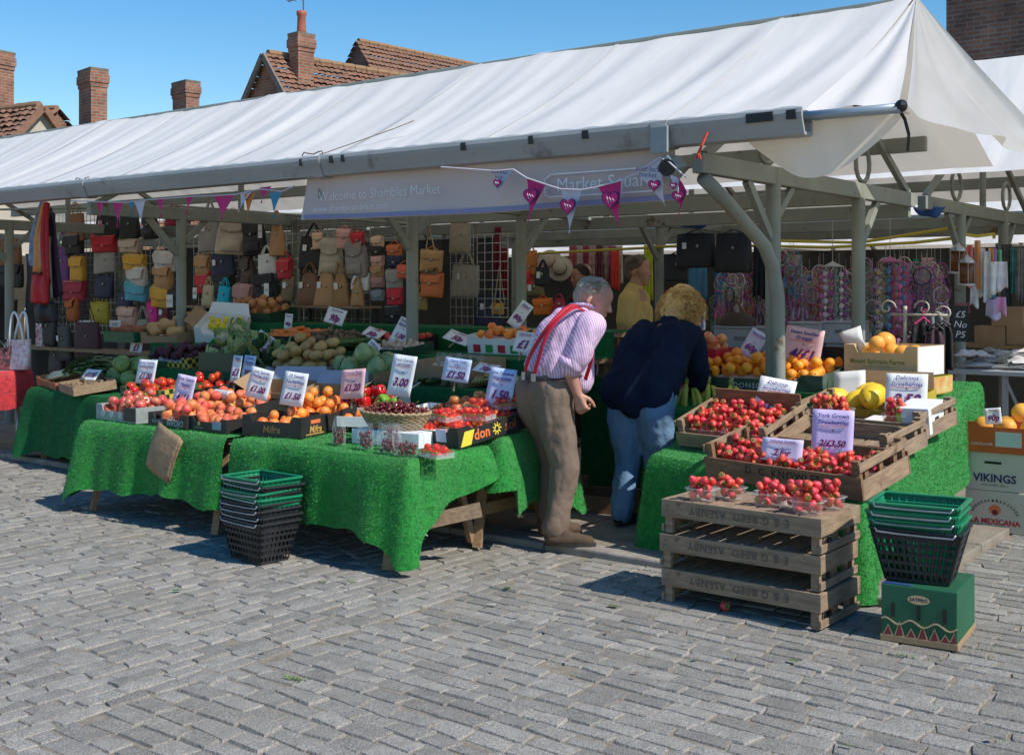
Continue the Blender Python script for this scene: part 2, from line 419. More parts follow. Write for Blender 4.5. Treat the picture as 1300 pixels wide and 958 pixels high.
def chimney(parent, loc, wd, dp, h, mat=BR_OR, pots=0, lab=None):
    mb = MB(); x, y = wd/2, dp/2; H0 = h
    mb.box(-x, -y, 0, x, y, h-.42)
    for i, e in enumerate((.02, .045, .045, .025)): mb.box(-x-e, -y-e, h-.42+i*.105+.001, x+e, y+e, h-.42+(i+1)*.105)
    c = mb.build('chimney', mat, parent, loc)
    MB().box(-x-.03, -y-.03, h+.001, x+.03, y+.03, h+.06).build('cap', M('chimney mortar cap', (.22,.18,.13), (.14,.12,.09), 9, .9, .3), c)
    for i in range(pots):
        MB().lathe([(.13,0),(.12,.1),(.105,.45),(.13,.5),(.13,.6),(.09,.6)], 12, c=(0, 0, h+.05)).build('chimney_pot', M('terracotta pot', (.42,.13,.08), (.3,.1,.06), 8, .7), c, smooth=True)
    return c

def Wp(px, py, D): return ad(px, py, D)
def houseZ(p): return p.z
# house with antenna: gable apex at px 340
p = Wp(340, 71, 30); hA = house('brick house with white bargeboards, terracotta chimney pot and aerial', (p.x, p.y, 0), R(-6), 3.6, 7.2, p.z-2.2, p.z, BR_OR, (38, 18), M('grey brown bargeboard', (.22,.18,.15), (.15,.12,.10), 9, .8), 4)
q = Wp(365, 50, 30.6); c = chimney(hA, (.42, .75, p.z-2.1), .40, .50, q.z-p.z+2.1, BR_OR, 1)
mb = MB(); b = (0, 0, q.z-p.z+2.1+.66)
mb.tube([(.08, 0, b[2]-.3), (.08, 0, b[2]+.35)], .018, 6); mb.tube([(-.32, -.2, b[2]+.27), (.5, .3, b[2]+.42)], .016, 6)
for i in range(7):
    k = i/6; mb.tube([(-.32+.82*k+.1, -.2+.5*k-.16, b[2]+.27+.15*k), (-.32+.82*k-.1, -.2+.5*k+.16, b[2]+.27+.15*k)], .007, 4)
mb.build('aerial', M('aerial metal', (.2,.09,.1), (.12,.07,.08), 30, .5), c)
p = Wp(455, 55, 38); house('brick house with plain dark gable further back, steep tiled roof', (p.x, p.y, 0), R(-4), 5.0, 8.6, p.z-3.3, p.z, BR_DK, (48, 22), None, 3)
# left group
p = Wp(50, 137, 28); hB = house('low house with orange pantiles and a cream rendered gable', (p.x, p.y, 0), R(98), 3.3, 8, p.z-1.7, p.z, CREAM, (34, 14), TILE, 2)
p = Wp(22, 150, 33); hC = house('house behind the pantiled roof, with a tall brick chimney at the frame edge', (p.x+1.2, p.y+.5, 0), R(100), 5.5, 9, p.z-2.5, p.z+.15, BR_OR, (20, 9), None, 2)
q = Wp(-7, 70, 31); cz = p.z-2.2; 
def wl(t, P): return t.matrix_local.inverted() @ P
bpy.context.view_layer.update()
chimney(hC, wl(hC, Vector((q.x, q.y, cz))), .5, .9, q.z-cz)
p = Wp(118, 92, 30); hD = house('house with a broad tall brick chimney and mossy ridge', (p.x-.4, p.y+1.2, 0), R(52.2+40), 4.4, 7, 3.6, 5.75, BR_OR, (18, 8), None, 2)
bpy.context.view_layer.update()
c = chimney(hD, wl(hD, Vector((p.x, p.y, 4.4))), .42, .78, p.z-4.4)
c.rotation_euler = (0, 0, R(-12))
p = Wp(236, 107, 34); hE = house('house with a short brick chimney just above the white canopy', (p.x-1, p.y+1.2, 0), R(92), 4.4, 8, 3.6, 5.6, BR_OR, (18, 8), None, 2)
bpy.context.view_layer.update()
c = chimney(hE, wl(hE, Vector((p.x, p.y, 4.4))), .42, .8, p.z-4.4)
c.rotation_euler = (0, 0, R(-10))
# dark brick building behind on the right
bx = thing('brick_building', 'tall plain dark brown brick building rising behind the canopies', 'building', (-6.35, 20.3, 0))
MB().box(0, 0, 0, 15, 10, 12).build('wall', BR_DK, bx)
MB().box(-.15, -.15, 12.002, 15.15, 10.15, 12.25).build('parapet', M('stone coping', (.33,.31,.28), (.24,.22,.2), 6, .85), bx)
for i in range(4):
    f = MB().box(2+3.4*i, -.06, 2.6, 3.3+3.4*i, .03, 4.6).build('window', PAINT, bx)
    MB().box(2.1+3.4*i, -.085, 2.7, 3.2+3.4*i, -.063, 4.5).build('pane', PANE, f)

# ================================================================= canopies
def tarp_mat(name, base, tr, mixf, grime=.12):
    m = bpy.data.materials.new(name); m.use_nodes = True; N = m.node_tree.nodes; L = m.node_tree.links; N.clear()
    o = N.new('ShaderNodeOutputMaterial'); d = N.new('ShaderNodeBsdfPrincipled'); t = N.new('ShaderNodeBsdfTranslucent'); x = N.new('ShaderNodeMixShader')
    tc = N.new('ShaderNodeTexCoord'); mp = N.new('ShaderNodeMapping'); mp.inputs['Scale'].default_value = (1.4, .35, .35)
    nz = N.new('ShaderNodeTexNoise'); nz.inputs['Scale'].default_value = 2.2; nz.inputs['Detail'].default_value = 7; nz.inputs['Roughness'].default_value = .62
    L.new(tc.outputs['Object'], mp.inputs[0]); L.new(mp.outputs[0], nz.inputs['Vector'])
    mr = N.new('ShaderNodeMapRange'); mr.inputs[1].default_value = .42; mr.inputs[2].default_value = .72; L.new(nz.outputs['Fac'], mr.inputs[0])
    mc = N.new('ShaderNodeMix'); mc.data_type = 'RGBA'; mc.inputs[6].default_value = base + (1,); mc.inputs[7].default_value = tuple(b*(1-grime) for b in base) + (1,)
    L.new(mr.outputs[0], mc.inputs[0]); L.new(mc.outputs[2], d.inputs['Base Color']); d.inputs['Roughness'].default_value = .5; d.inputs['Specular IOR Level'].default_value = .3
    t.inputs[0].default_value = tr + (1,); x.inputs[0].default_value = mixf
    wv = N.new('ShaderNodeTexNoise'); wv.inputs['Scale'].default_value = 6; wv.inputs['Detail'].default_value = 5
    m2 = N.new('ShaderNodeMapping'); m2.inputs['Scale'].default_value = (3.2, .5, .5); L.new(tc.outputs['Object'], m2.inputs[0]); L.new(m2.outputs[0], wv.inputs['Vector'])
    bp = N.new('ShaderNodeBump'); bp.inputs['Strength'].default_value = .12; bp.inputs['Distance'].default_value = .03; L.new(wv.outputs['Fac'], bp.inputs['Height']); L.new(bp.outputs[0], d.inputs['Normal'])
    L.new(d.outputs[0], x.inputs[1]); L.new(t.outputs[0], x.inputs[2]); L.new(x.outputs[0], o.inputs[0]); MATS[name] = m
    return m
TARP = tarp_mat('white canopy sheeting', (.955, .925, .88), (.95, .87, .74), .28, .13)
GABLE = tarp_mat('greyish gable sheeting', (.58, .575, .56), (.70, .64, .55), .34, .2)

def ripple(x, v, s, amp):
    q = x + .22 * (v - .5) * math.sin(x * .9 + s)
    a = math.sin(q * 7.3 + s) * .45 + math.sin(q * 13.1 + 2.2*s + 1.5*math.sin(q*1.7)) * .35 + math.sin(q * 25.3 + 4*s + 2*math.sin(q*2.3)) * .2
    a += .9 * noise.noise(Vector((q * 3.1, v * .8, s)))
    return amp * a * (.25 + .75 * math.sin(math.pi * min(max(v, .0), 1)) ** .6)

def slope(x0, x1, y0, z0, y1, z1, s, amp=.016, sag=.05, posts=None):
    p0 = Vector((0, y0, z0)); p1 = Vector((0, y1, z1)); n = Vector((0, -(z1-z0), (y1-y0))).normalized()
    if n.z < 0: n = -n
    def fn(u, v):
        x = x0 + (x1 - x0) * u
        d = ripple(x, v, s, amp) - sag * math.sin(math.pi * v)
        p = p0.lerp(p1, v) + n * d
        zz = -.02 * abs(math.sin((x - x1) / 3.0 * math.pi)) * v
        return Vector((x, p.y, p.z + zz))
    return MB().grid(fn, int((x1 - x0) * 30), 16)

XE = -2.5
can = thing('market_canopy', 'long white tarpaulin canopy over the fruit stall', 'canopy', (0, 0, 0), group=None)
slope(-15.5, XE, 5.70, 2.425, 7.4, 3.36, 1.3).build('front_sheet', TARP, can, smooth=True)
slope(-15.5, XE, 9.1, 2.42, 7.402, 3.355, 2.7).build('rear_sheet', TARP, can, smooth=True)
def seams(parent, x0, x1, y0, z0, y1, z1, s, amp=.016, sag=.05):
    p0 = Vector((0, y0, z0)); p1 = Vector((0, y1, z1)); n = Vector((0, -(z1-z0), (y1-y0))).normalized(); n = n if n.z > 0 else -n
    x = x1 - .9
    while x > x0:
        def fn(u, v, x=x):
            xx = x + (u-.5)*.035; p = p0.lerp(p1, v) + n*(ripple(xx, v, s, amp) - sag*math.sin(math.pi*v) + .004)
            return Vector((xx, p.y, p.z - .02*abs(math.sin((xx - x1)/3.0*math.pi))*v))
        MB().grid(fn, 2, 16).build('seam', SEAM, parent, smooth=True); x -= 1.32
SEAM = tarp_mat('canopy seam tape', (.78, .77, .745), (.6, .5, .4), .15)
seams(can, -15.5, XE, 5.70, 2.425, 7.4, 3.36, 1.3)
def hemf(u, v):
    x = -15.4 + (XE+15.4)*u; return Vector((x, 5.655 - .012*v, 2.445 - .05*v + .004*math.sin(x*31)))
MB().grid(hemf, 400, 2).build('hem', TARP, can, smooth=True)
MB().tube([(-15.5, 7.4, 3.32), (XE, 7.4, 3.33)], .03, 8).build('ridge_pole', STEEL, can)
# loose end sheet pulled out over the rod, with scalloped hem
A = Vector((XE, 7.4, 3.352)); Bp = Vector((-2.02, 5.70, 2.40)); Cp = Vector((-2.02, 9.15, 2.42)); G0 = Vector((XE, 5.70, 2.425))
def flapF(u, v):     # v 0 at ridge -> 1 at rod ; u 0 at roof edge -> 1 outer edge
    a = A.lerp(G0, v); b = A.lerp(Bp, v); p = a.lerp(b, u)
    return p + Vector((0, -.5, .86)) * (.018 * math.sin(u * 9 + v * 3) * v - .05 * math.sin(math.pi * v) * (1 - u * .6))
MB().grid(flapF, 14, 24).build('end_flap', TARP, can, smooth=True)
def hang(u, v):     # loose corner hanging below the rod
    p = Vector((-2.95, 5.80, 2.36)).lerp(Bp + Vector((0, .02, -.01)), u)
    d = (.27 * math.sin(math.pi * min(u * 1.05, 1)) ** .8 + .015) * v
    return p + Vector((.03 * math.sin(u * 8) * v, .10 * v + .02 * math.sin(u * 13), -d))
MB().grid(hang, 24, 10).build('hanging_corner', TARP, can, smooth=True)
def gab(u, v):
    b = Bp.lerp(Cp, u); sagz = .03 * math.sin(math.pi * u) + .03 * abs(math.sin(2.5 * math.pi * u))
    b = b + Vector((.10 * math.sin(math.pi*u), 0, -sagz)); p = A.lerp(b, v)
    f = .045 * math.sin(u * 17 + 1.0 + v) + .035 * math.sin(u * 31 + v * 2) + .05 * math.sin(u * 7)
    return p + Vector((f * (v * (1 - .35 * v)) - .10 * math.sin(math.pi*v) * math.sin(math.pi*u), 0, 0))
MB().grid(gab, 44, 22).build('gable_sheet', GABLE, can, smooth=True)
MB().tube([(-2.62, 5.70, 2.395), (-2.0, 5.70, 2.39)], .026, 10).build('rod', M('zinc tube', (.36,.42,.46), (.28,.33,.37), 5, .35, metal=.4), can, smooth=True)
mb = MB(); mb.tube([Bp + Vector((0,.0,.0)), Bp + Vector((.02,.05,-.06)), Bp + Vector((.05,.02,-.14)), Bp + Vector((.04,.03,-.22))], .011, 6, flat=.4)
mb.ball(Bp + Vector((.02,0,.0)), .032); mb.build('strap', BLACK, can)

def canopy2(label, x0, x1, y0, z0, yr, zr, y1, s):
    t = thing('market_canopy', label, 'canopy')
    slope(x0, x1, y0, z0, yr, zr, s).build('front_sheet', TARP, t, smooth=True)
    slope(x0, x1, y1, z0, yr + .002, zr - .004, s + 1).build('rear_sheet', TARP, t, smooth=True)
    def gb(u, v):
        b = Vector((x1, y0, z0)).lerp(Vector((x1, y1, z0)), u) - Vector((0, 0, .1*math.sin(math.pi*u))); p = Vector((x1, yr, zr-.01)).lerp(b, v)
        return p + Vector((.05 * math.sin(u*20) * v, 0, 0))
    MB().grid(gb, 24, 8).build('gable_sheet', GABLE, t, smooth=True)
canopy2('white tarpaulin canopy of the stall row behind, in front of the brick building', -15.5, -1.2, 9.5, 2.42, 11.1, 3.62, 12.75, 5.1)
canopy2('farthest white canopy, seen low between the dark beams', -15.5, -3.2, 13.3, 2.0, 15.0, 3.0, 16.7, 7.7)

# gutter
gu = thing('gutter', 'long grey metal gutter along the front edge of the canopy', 'gutter')
mb = MB(); prof = [(-.085,.0),(-.095,-.025),(-.09,-.05),(-.055,-.135),(.03,-.14),(.05,-.13),(.05,0),(.035,0),(.035,-.115),(-.045,-.12),(-.075,-.05),(-.075,0)]
n = len(prof); xs = [-15.5, -12, -9.02, -6.1, -3.32, XE+.02]
for a, b in zip(xs[:-1], xs[1:]):
    vs = [(x, 5.70 + y, 2.43 + z) for x in (a, b) for y, z in prof]
    mb.add(vs, [(i, (i+1) % n, n + (i+1) % n, n + i) for i in range(n)] + [tuple(range(n))[::-1], tuple(range(n, 2*n))])
mb.build('channel', GUTTER, gu)
for x in (-12, -9.02, -6.1, -3.32):
    mb = MB(); vs = [(x + dx, 5.70 + y*1.09, 2.431 + z*1.07) for dx in (-.05, .05) for y, z in prof[:7]]
    mb.add(vs, [(i, i+1, 8+i, 7+i) for i in range(6)] + [tuple(range(7))[::-1], tuple(range(7, 14))]); mb.build('coupling', GUTTER, gu)
for px, w_ in ((381, .02), (419, .03), (434, .025), (586, .035), (672, .03), (740, .04), (948, .15), (999, .05)):
    a, b = ray(px); x = a / b * 5.61
    MB().box(x, 5.598 , 2.372, x + w_, 5.612, 2.42).build('tape_patch', BLACK, gu)
mb = MB(); p = at(885, 190, 5.60); mb.tube([at(898, 168, 5.60), at(891, 185, 5.57), at(884, 201, 5.6), at(887, 195, 5.58), at(889, 202, 5.59)], .008, 5)
mb.build('red_cord', M('red cord', (.6,.08,.03), (.5,.05,.03), 40, .7), gu)
for px in (403, 109):
    mb = MB(); p = at(px, 197 if px > 300 else 229, 5.72)
    pts = [p + Vector((.11*math.cos(a)-.05, .0, .025*math.sin(a) + .015*math.sin(3*a))) for a in [i*.5 for i in range(14)]]
    mb.tube(pts, .005, 5); 
    if px > 300: mb.tube([p + Vector((.02, 0, 0)), p + Vector((.5, .25, .17)), p + Vector((.62, .34, .23))], .004, 5)
    mb.build('rope_loop', M('weathered rope', (.35,.27,.2), (.22,.17,.13), 60, .9), gu)

# stall frames
def frame(label, ya, yb, yf, yr, xs, top=2.2, spout=False, zb=2.16):
    t = thing('stall_frame', label, 'stall frame')
    for x in xs:
        for y in (ya, yb): 
            mb = MB(); mb.tube([(x, y, .03), (x, y, top + .05)], .047, 16); mb.lathe([(.09,.03),(.09,.045),(.05,.05)], 16, c=(x,y,0)); mb.build('post', STEEL, t, smooth=False)
        b = MB(); b.box(x-.035, yf, top-.055, x+.035, yr, top+.055); b.build('cross_beam', STEEL, t, bevel=.006)
        mb = MB()
        for y, s in ((ya, -1), (yb, 1)): mb.bar((x, y + s*.045, 1.82), (x, y + s*.36, top-.05), .04, .055)
        mb.bar((x, ya+.05, 1.95), (x, ya+.28, top-.05), .03, .05)
        for y, s in ((yf+.08, 1), (yr-.08, -1)):
            mb.bar((x, y, top+.05), (x, (ya+yb)/2, top+.05+abs((ya+yb)/2-y)*.54), .04, .05)
        mb.tube([(x, (ya+yb)/2, top+.05), (x, (ya+yb)/2, top+1.05)], .03, 8)
        for s in ((-1, 1) if x == xs[-1] else ()):
            pts = [(x, (ya+yb)/2 + s*(.78+.13*math.cos(a)), top+.2+.13*math.sin(a)) for a in [i*.5 for i in range(14)]]; mb.tube(pts, .017, 6)
        mb.build('bracing', STEEL, t)
    for y, z in ((yb, zb), (yr-.03, top-.08), ((ya+yf)/2, top+.37), ((yb+yr)/2, top+.37)):
        mb = MB(); mb.box(xs[0]-.4, y-.028, z-.055, xs[-1]+.3 if z > zb+.1 else xs[-1], y+.028, z+.055); mb.build('long_beam', STEEL, t, bevel=.005)
    return t
FX = [-15.2, -12.15, -9.1, -6.18, -3.15]
fr = frame('grey green steel frame carrying the fruit stall canopy', 6.7, 8.1, 5.74, 9.2, FX)
mb = MB(); pts = [(-3.15+.005, 5.80, 2.12), (-3.15, 6.05, 2.02), (-3.14, 6.36, 1.86), (-3.12, 6.52, 1.76), (-3.10, 6.60, 1.62), (-3.085, 6.63, 1.45), (-3.085, 6.64, .9), (-3.085, 6.64, .04)]
mb.tube(pts, .042, 14); mb.build('drainpipe', STEEL, fr, smooth=True)
mb = MB(); mb.tube([(-3.30, 5.80, 2.19), (-3.26, 5.60, 2.17)], .07, 4); mb.box(-3.36, 5.58, 2.25, -3.25, 5.60, 2.40); mb.build('bracket', M('pale bracket paint', (.33,.37,.37), (.26,.3,.3), 6, .5), fr, bevel=.006)
mb = MB(); mb.tube([(-3.262, 5.603, 2.17), (-3.260, 5.592, 2.169)], .048, 14); mb.build('pipe_end', BLACK, fr)
frame('grey green steel frame of the stall row behind', 10.45, 11.8, 9.45, 12.8, FX, 2.2)
fr3 = frame('steel frame of the farthest stall row', 14.3, 15.7, 13.3, 16.7, FX[:-1] + [-3.6], 1.95, zb=1.9)
# yellow electric cable and tape strung between the posts
for pts, nm, lab in (([(680,322,10.4),(833,314,10.4),(960,305,10.4),(1090,308,10.4),(1212,289,10.4)], 'rope', 'yellow rope strung between the posts behind, upper run'),
                     ([(835,313,10.35),(960,312,10.35),(1050,314,10.35),(1160,308,10.35),(1215,302,10.35)], 'rope', 'yellow rope strung between the posts behind, lower run'),
                     ([(1210,288,10.35),(1222,297,10.7),(1240,300,11.3),(1262,297,11.7),(1262,303,11.7)], 'rope', 'yellow rope tied from post to post beside the lanterns')):
    o = MB().tube([at(*p) for p in pts], .016, 6).build(nm, M('yellow rope', (.62,.50,.07), (.5,.4,.06), 60, .7)); tag(o, lab, 'rope')

# ================================================================= banner and bunting
BAN = M('faded mauve banner', (.60, .51, .49), (.55, .465, .445), 2, .7)
Nn, L, B = nodes(BAN)
bn = thing('banner', 'faded mauve banner welcoming to the market, tied under the canopy', 'banner')
BY = 5.74
def bfn(u, v):
    x = -6.32 + 3.04*u
    zt = 2.31; zb_ = 2.0 - .018*math.sin(math.pi*u)
    return Vector((x - .06*(1-v)*(1-u), BY + .012*math.sin(u*15+v*2) - .01, zb_ + (zt - zb_)*v))
MB().grid(bfn, 60, 6).build('cloth', BAN, bn, smooth=True)
def bst(u, v):
    x = -6.34 + 3.06*u
    return Vector((x, BY - .012 + .012*math.sin(u*15) - .006, 2.004 - .018*math.sin(math.pi*u) + .03*v))
MB().grid(bst, 60, 1).build('blue_stripe', M('banner blue stripe', (.26,.27,.46), (.24,.25,.42), 3, .7), bn)
LET = M('banner pale lettering', (.85, .83, .82), (.78, .76, .75), 4, .7)
text('Welcome to Shambles Market', .095, LET, bn, (-5.58, BY-.045, 2.15), FRONT, spacing=.98, weight=-.0015)
text('www.shamblesmarket.com', .07, LET, bn, (-5.84, BY-.045, 2.065), FRONT, spacing=.98, weight=-.001)
text('Market Square', .115, LET, bn, (-3.74, BY-.045, 2.12), FRONT, weight=-.001)
mb = MB()
fr_ = [(-4.17, 2.07), (-4.17, 2.16), (-4.12, 2.19), (-3.4, 2.19), (-3.35, 2.15), (-3.35, 2.075), (-3.4, 2.055), (-4.13, 2.055)]
for a, b in zip(fr_, fr_[1:] + fr_[:1]): mb.bar((a[0], BY-.042, a[1]), (b[0], BY-.042, b[1]), .008, .008)
mb.build('border_line', LET, bn)

PINK = M('pink flag cloth', (.62, .025, .19), (.54, .02, .16), 6, .7); FWHITE = M('white flag cloth', (.62, .58, .66), (.55, .52, .6), 5, .7)
ORANGE = M('orange flag cloth', (.62, .22, .06), (.55, .19, .05), 6, .7); BLUE = M('blue flag cloth', (.06, .30, .46), (.05, .25, .4), 6, .7); NAVY = M('navy print', (.02, .02, .10), (.03, .03, .13), 10, .7)
def heart(cx, cz, s, y, outline=None):
    pts = []
    for i in range(28):
        t = 2*math.pi*i/28; pts.append((16*math.sin(t)**3/17, (13*math.cos(t)-5*math.cos(2*t)-2*math.cos(3*t)-math.cos(4*t))/17))
    return [(cx + s*a, y, cz + s*b) for a, b in pts]
bt = thing('bunting', 'string of pink and white heart bunting in front of the banner', 'bunting')
def flag(parent, tl, tr, tip, col, hc, lines=0, words=None, Y=5.6):
    a, b, c = (at(p[0], p[1], Y) for p in (tl, tr, tip))
    def fn(u, v):
        p = a.lerp(b, u).lerp(c, v); p.y += .012 * math.sin(u*3 + v*2.5)
        return p
    f = MB().grid(fn, 5, 8).build('flag', col, parent, smooth=True)
    m = (a + b) / 2; s = (b - a).length
    if hc:
        ctr = m.lerp(c, .38 if not words else .5); rad = s * (.36 if not words else .22)
        h = heart(ctr.x, ctr.z, rad*1.12, ctr.y - .03); h2 = heart(ctr.x, ctr.z, rad*.98, ctr.y - .034)
        MB().add(h, [tuple(range(28))[::-1]]).build('heart', NAVY, f); MB().add(h2, [tuple(range(28))[::-1]]).build('heart', hc, f)
        mb = MB()
        for i in range(3): mb.bar((ctr.x-rad*(.35-.3*i), ctr.y-.037, ctr.z+rad*.3-.1*rad*i), (ctr.x-rad*(.1-.3*i), ctr.y-.037, ctr.z-rad*(.35-.1*i)), .005, .003)
        mb.build('hatching', FWHITE, f)
    if words: text(words, s*.24, NAVY, f, m.lerp(c, .18) + Vector((0, -.035, 0)), (R(90), R(8), 0), line=.8)
    return f
flag(bt, (629,218), (652,214), (630,250), FWHITE, PINK, words='love your\nlocal')
flag(bt, (669,226), (693,234), (671,280), PINK, PINK)
flag(bt, (712,241), (739,241), (723,296), FWHITE, PINK)
flag(bt, (759,237), (789,229), (786,288), PINK, PINK)
flag(bt, (808,219), (838,200), (845,262), FWHITE, PINK, words='your local\nmarket')
flag(bt, (850,222), (862,226), (862,256), FWHITE, PINK)
flag(bt, (860,224), (872,244), (862,275), PINK, PINK)
mb = MB(); mb.tube([at(*p, 5.595) for p in ((560,212),(629,217),(652,215),(669,226),(693,234),(712,240),(739,241),(759,237),(789,229),(808,219),(838,200),(850,206),(872,226))], .005, 5); mb.build('cord', FWHITE, bt)
b2 = thing('bunting', 'string of plain pink, orange and blue bunting over the handbags', 'bunting')
for tl, tr, tip, c in (((123,258),(131,256),(127,288),PINK),((143,257),(157,256),(149,289),PINK),((163,256),(170,256),(167,276),BLUE),((170,255),(184,254),(180,290),FWHITE),((198,252),(209,251),(205,276),PINK),((236,250),(246,249),(237,272),PINK),
        ((272,249),(298,247),(282,279),PINK),((305,245),(319,244),(303,270),FWHITE),((310,247),(324,244),(314,281),ORANGE),((330,238),(345,236),(332,258),PINK),((342,245),(358,243),(347,277),BLUE)):
    flag(b2, tl, tr, tip, c, None, Y=5.62)
mb = MB(); mb.tube([at(*p, 5.62) for p in ((90,255),(157,257),(184,254),(236,250),(298,247),(330,240),(358,243),(374,236))], .005, 5); mb.build('cord', FWHITE, b2)

# stalks, grit and scraps dropped on the stones in front of the stall
mb = MB(); r = random.Random(3)
for i in range(230):
    x = r.uniform(-9, -.6); y = min(5.4, r.gauss(4.4, .9)); a = r.uniform(0, 6.28); l = r.choice((.005, .006, .008, .012, .018)) * r.uniform(.6, 1.3); w_ = l * r.uniform(.25, .8); c, s_ = math.cos(a), math.sin(a); z = .009 + r.uniform(0, .004)
    mb.add([(x-c*l-s_*w_, y-s_*l+c*w_, z), (x+c*l-s_*w_, y+s_*l+c*w_, z+r.uniform(0,.004)), (x+c*l+s_*w_, y+s_*l-c*w_, z), (x-c*l+s_*w_, y-s_*l-c*w_, z+r.uniform(0,.004))], [(0,3,2,1)], r.choice((0,0,0,1,1,2,3)))
o = mb.build('litter', [gm, M('dry leaf scrap', (.24,.17,.08), (.16,.11,.05), 30, .9), M('green leaf scrap', (.10,.17,.04)), M('pale paper scrap', (.5,.48,.44))]); tag(o, 'scattered scraps of leaf, stalk and grit on the cobbles', 'litter', kind='stuff')
# ================================================================= green grass matting cloths
GRASS = M('green grass matting', (.022, .27, .04), (.014, .19, .028), 30, .75, .5, 160, spec=.25)
N, L, B = nodes(GRASS); B.inputs['Sheen Weight'].default_value = .15
weather(GRASS, (.05, .24, .05), .50, .75, 2.2)
GRASSL = M('pale grass blade', (.05, .38, .06), (.03, .28, .04), 30, .6, spec=.4)
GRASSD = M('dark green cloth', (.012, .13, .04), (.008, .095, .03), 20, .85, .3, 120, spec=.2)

def add_blades(mb, density, length, seed, mi=0):
    V = np.array([tuple(v) for v in mb.v]); tris = []
    for f in mb.f: tris += [(f[0], f[i], f[i+1]) for i in range(1, len(f)-1)]
    T = np.array(tris); a, b, c = V[T[:,0]], V[T[:,1]], V[T[:,2]]
    nrm = np.cross(b-a, c-a); ar = np.linalg.norm(nrm, axis=1) / 2; n = int(ar.sum() * density)
    rs = np.random.RandomState(seed); idx = rs.choice(len(T), n, p=ar/ar.sum())
    u, v = rs.rand(n), rs.rand(n); sw = u + v > 1; u[sw] = 1-u[sw]; v[sw] = 1-v[sw]
    P = a[idx] + (b-a)[idx]*u[:,None] + (c-a)[idx]*v[:,None]
    nn = nrm[idx] / (np.linalg.norm(nrm[idx], axis=1)[:,None] + 1e-9)
    d = nn * .75 + rs.randn(n, 3) * .45; d[:,2] -= .25
    d /= np.linalg.norm(d, axis=1)[:,None]; d *= (length * (.5 + rs.rand(n)))[:,None]
    s = np.cross(d, rs.randn(n, 3)); s /= np.linalg.norm(s, axis=1)[:,None] + 1e-9; s *= length * .14
    o = len(mb.v); W = np.empty((n*3, 3)); W[0::3] = P - s; W[1::3] = P + s; W[2::3] = P + d
    mb.v += list(map(tuple, W)); mb.f += [(o+3*i, o+3*i+1, o+3*i+2) for i in range(n)]; mb.m += list((rs.rand(n) > .6).astype(int))

def cloth(name, label, c, edges, drop, seed, mat=GRASS, blades=12000, group=None, fold=.035, corner=.07, flare=.05, hemf=None, top=True, blen=.012):
    """c = four corners (front-left, front-right, back-right, back-left), edges = consecutive edge ids to skirt (0 front, 1 right, 2 back, 3 left)"""
    c = [Vector(p) for p in c]; ctr = sum(c, Vector()) / 4; mb = MB()
    if top:
        def fn(u, v):
            p = c[0].lerp(c[1], u).lerp(c[3].lerp(c[2], u), v); p.z += .004 * noise.noise(p * 9); return p
        mb.grid(fn, 24, 14)
    rs = random.Random(seed); ph = [rs.uniform(0, 6.28) for _ in range(6)]
    S = []                                      # (point, normal, arclength, corner weight, edge)
    s = 0
    for k, e in enumerate(edges):
        a, b = c[e], c[(e+1) % 4]; t = (b-a); ln = t.length; nrm = Vector((t.y, -t.x, 0)).normalized()
        n = max(8, int(ln / .028))
        for i in range(n+1):
            f = i / n; dc = min(f*ln if k > 0 else 9, (1-f)*ln if k < len(edges)-1 else 9)
            S.append((a.lerp(b, f), nrm, s + f*ln, math.exp(-dc/.11), e, f))
        s += ln
        if k < len(edges) - 1:
            e2 = edges[k+1]; t2 = (c[(e2+1) % 4] - c[e2]); n2 = Vector((t2.y, -t2.x, 0)).normalized()
            for i in range(1, 10):
                q = nrm.lerp(n2, i/10).normalized(); S.append((b, q, s + .012*i, 1.0, e, 1.0))
            s += .12
    rows = 18; vs = []
    for j in range(rows+1):
        t = j / rows
        for (p, nr, sl, cw, e, f) in S:
            dr = (drop[e](f) if callable(drop[e]) else drop[e]) + corner*cw + .012*math.sin(sl*9+ph[0]) + .008*math.sin(sl*23+ph[1])
            z = dr * t; rr = .03; bend = rr * (1 - math.exp(-z / rr))
            w = (math.sin(sl*6.1+ph[2]) * .6 + math.sin(sl*13.3+ph[3]+.6*math.sin(sl*3)) * .5 + math.sin(sl*27+ph[4]) * .18)
            o = bend + fold * w * (t ** .8) * (1 - .6*cw) + flare*t*(1+1.2*cw) + .03*cw*t
            q = p + nr * o; q.z = p.z - z
            if q.z < .012: q.z = .012
            vs.append(q)
    m = len(S); mb.add(vs, [(j*m+i, (j+1)*m+i, (j+1)*m+i+1, j*m+i+1) for j in range(rows) for i in range(m-1)])
    if blades: add_blades(mb, blades, blen, seed)
    me = mb.mesh(name, [mat, GRASSL if mat is GRASS else mat], True); o = mk(name, me); tag(o, label, 'table cover', group); return o

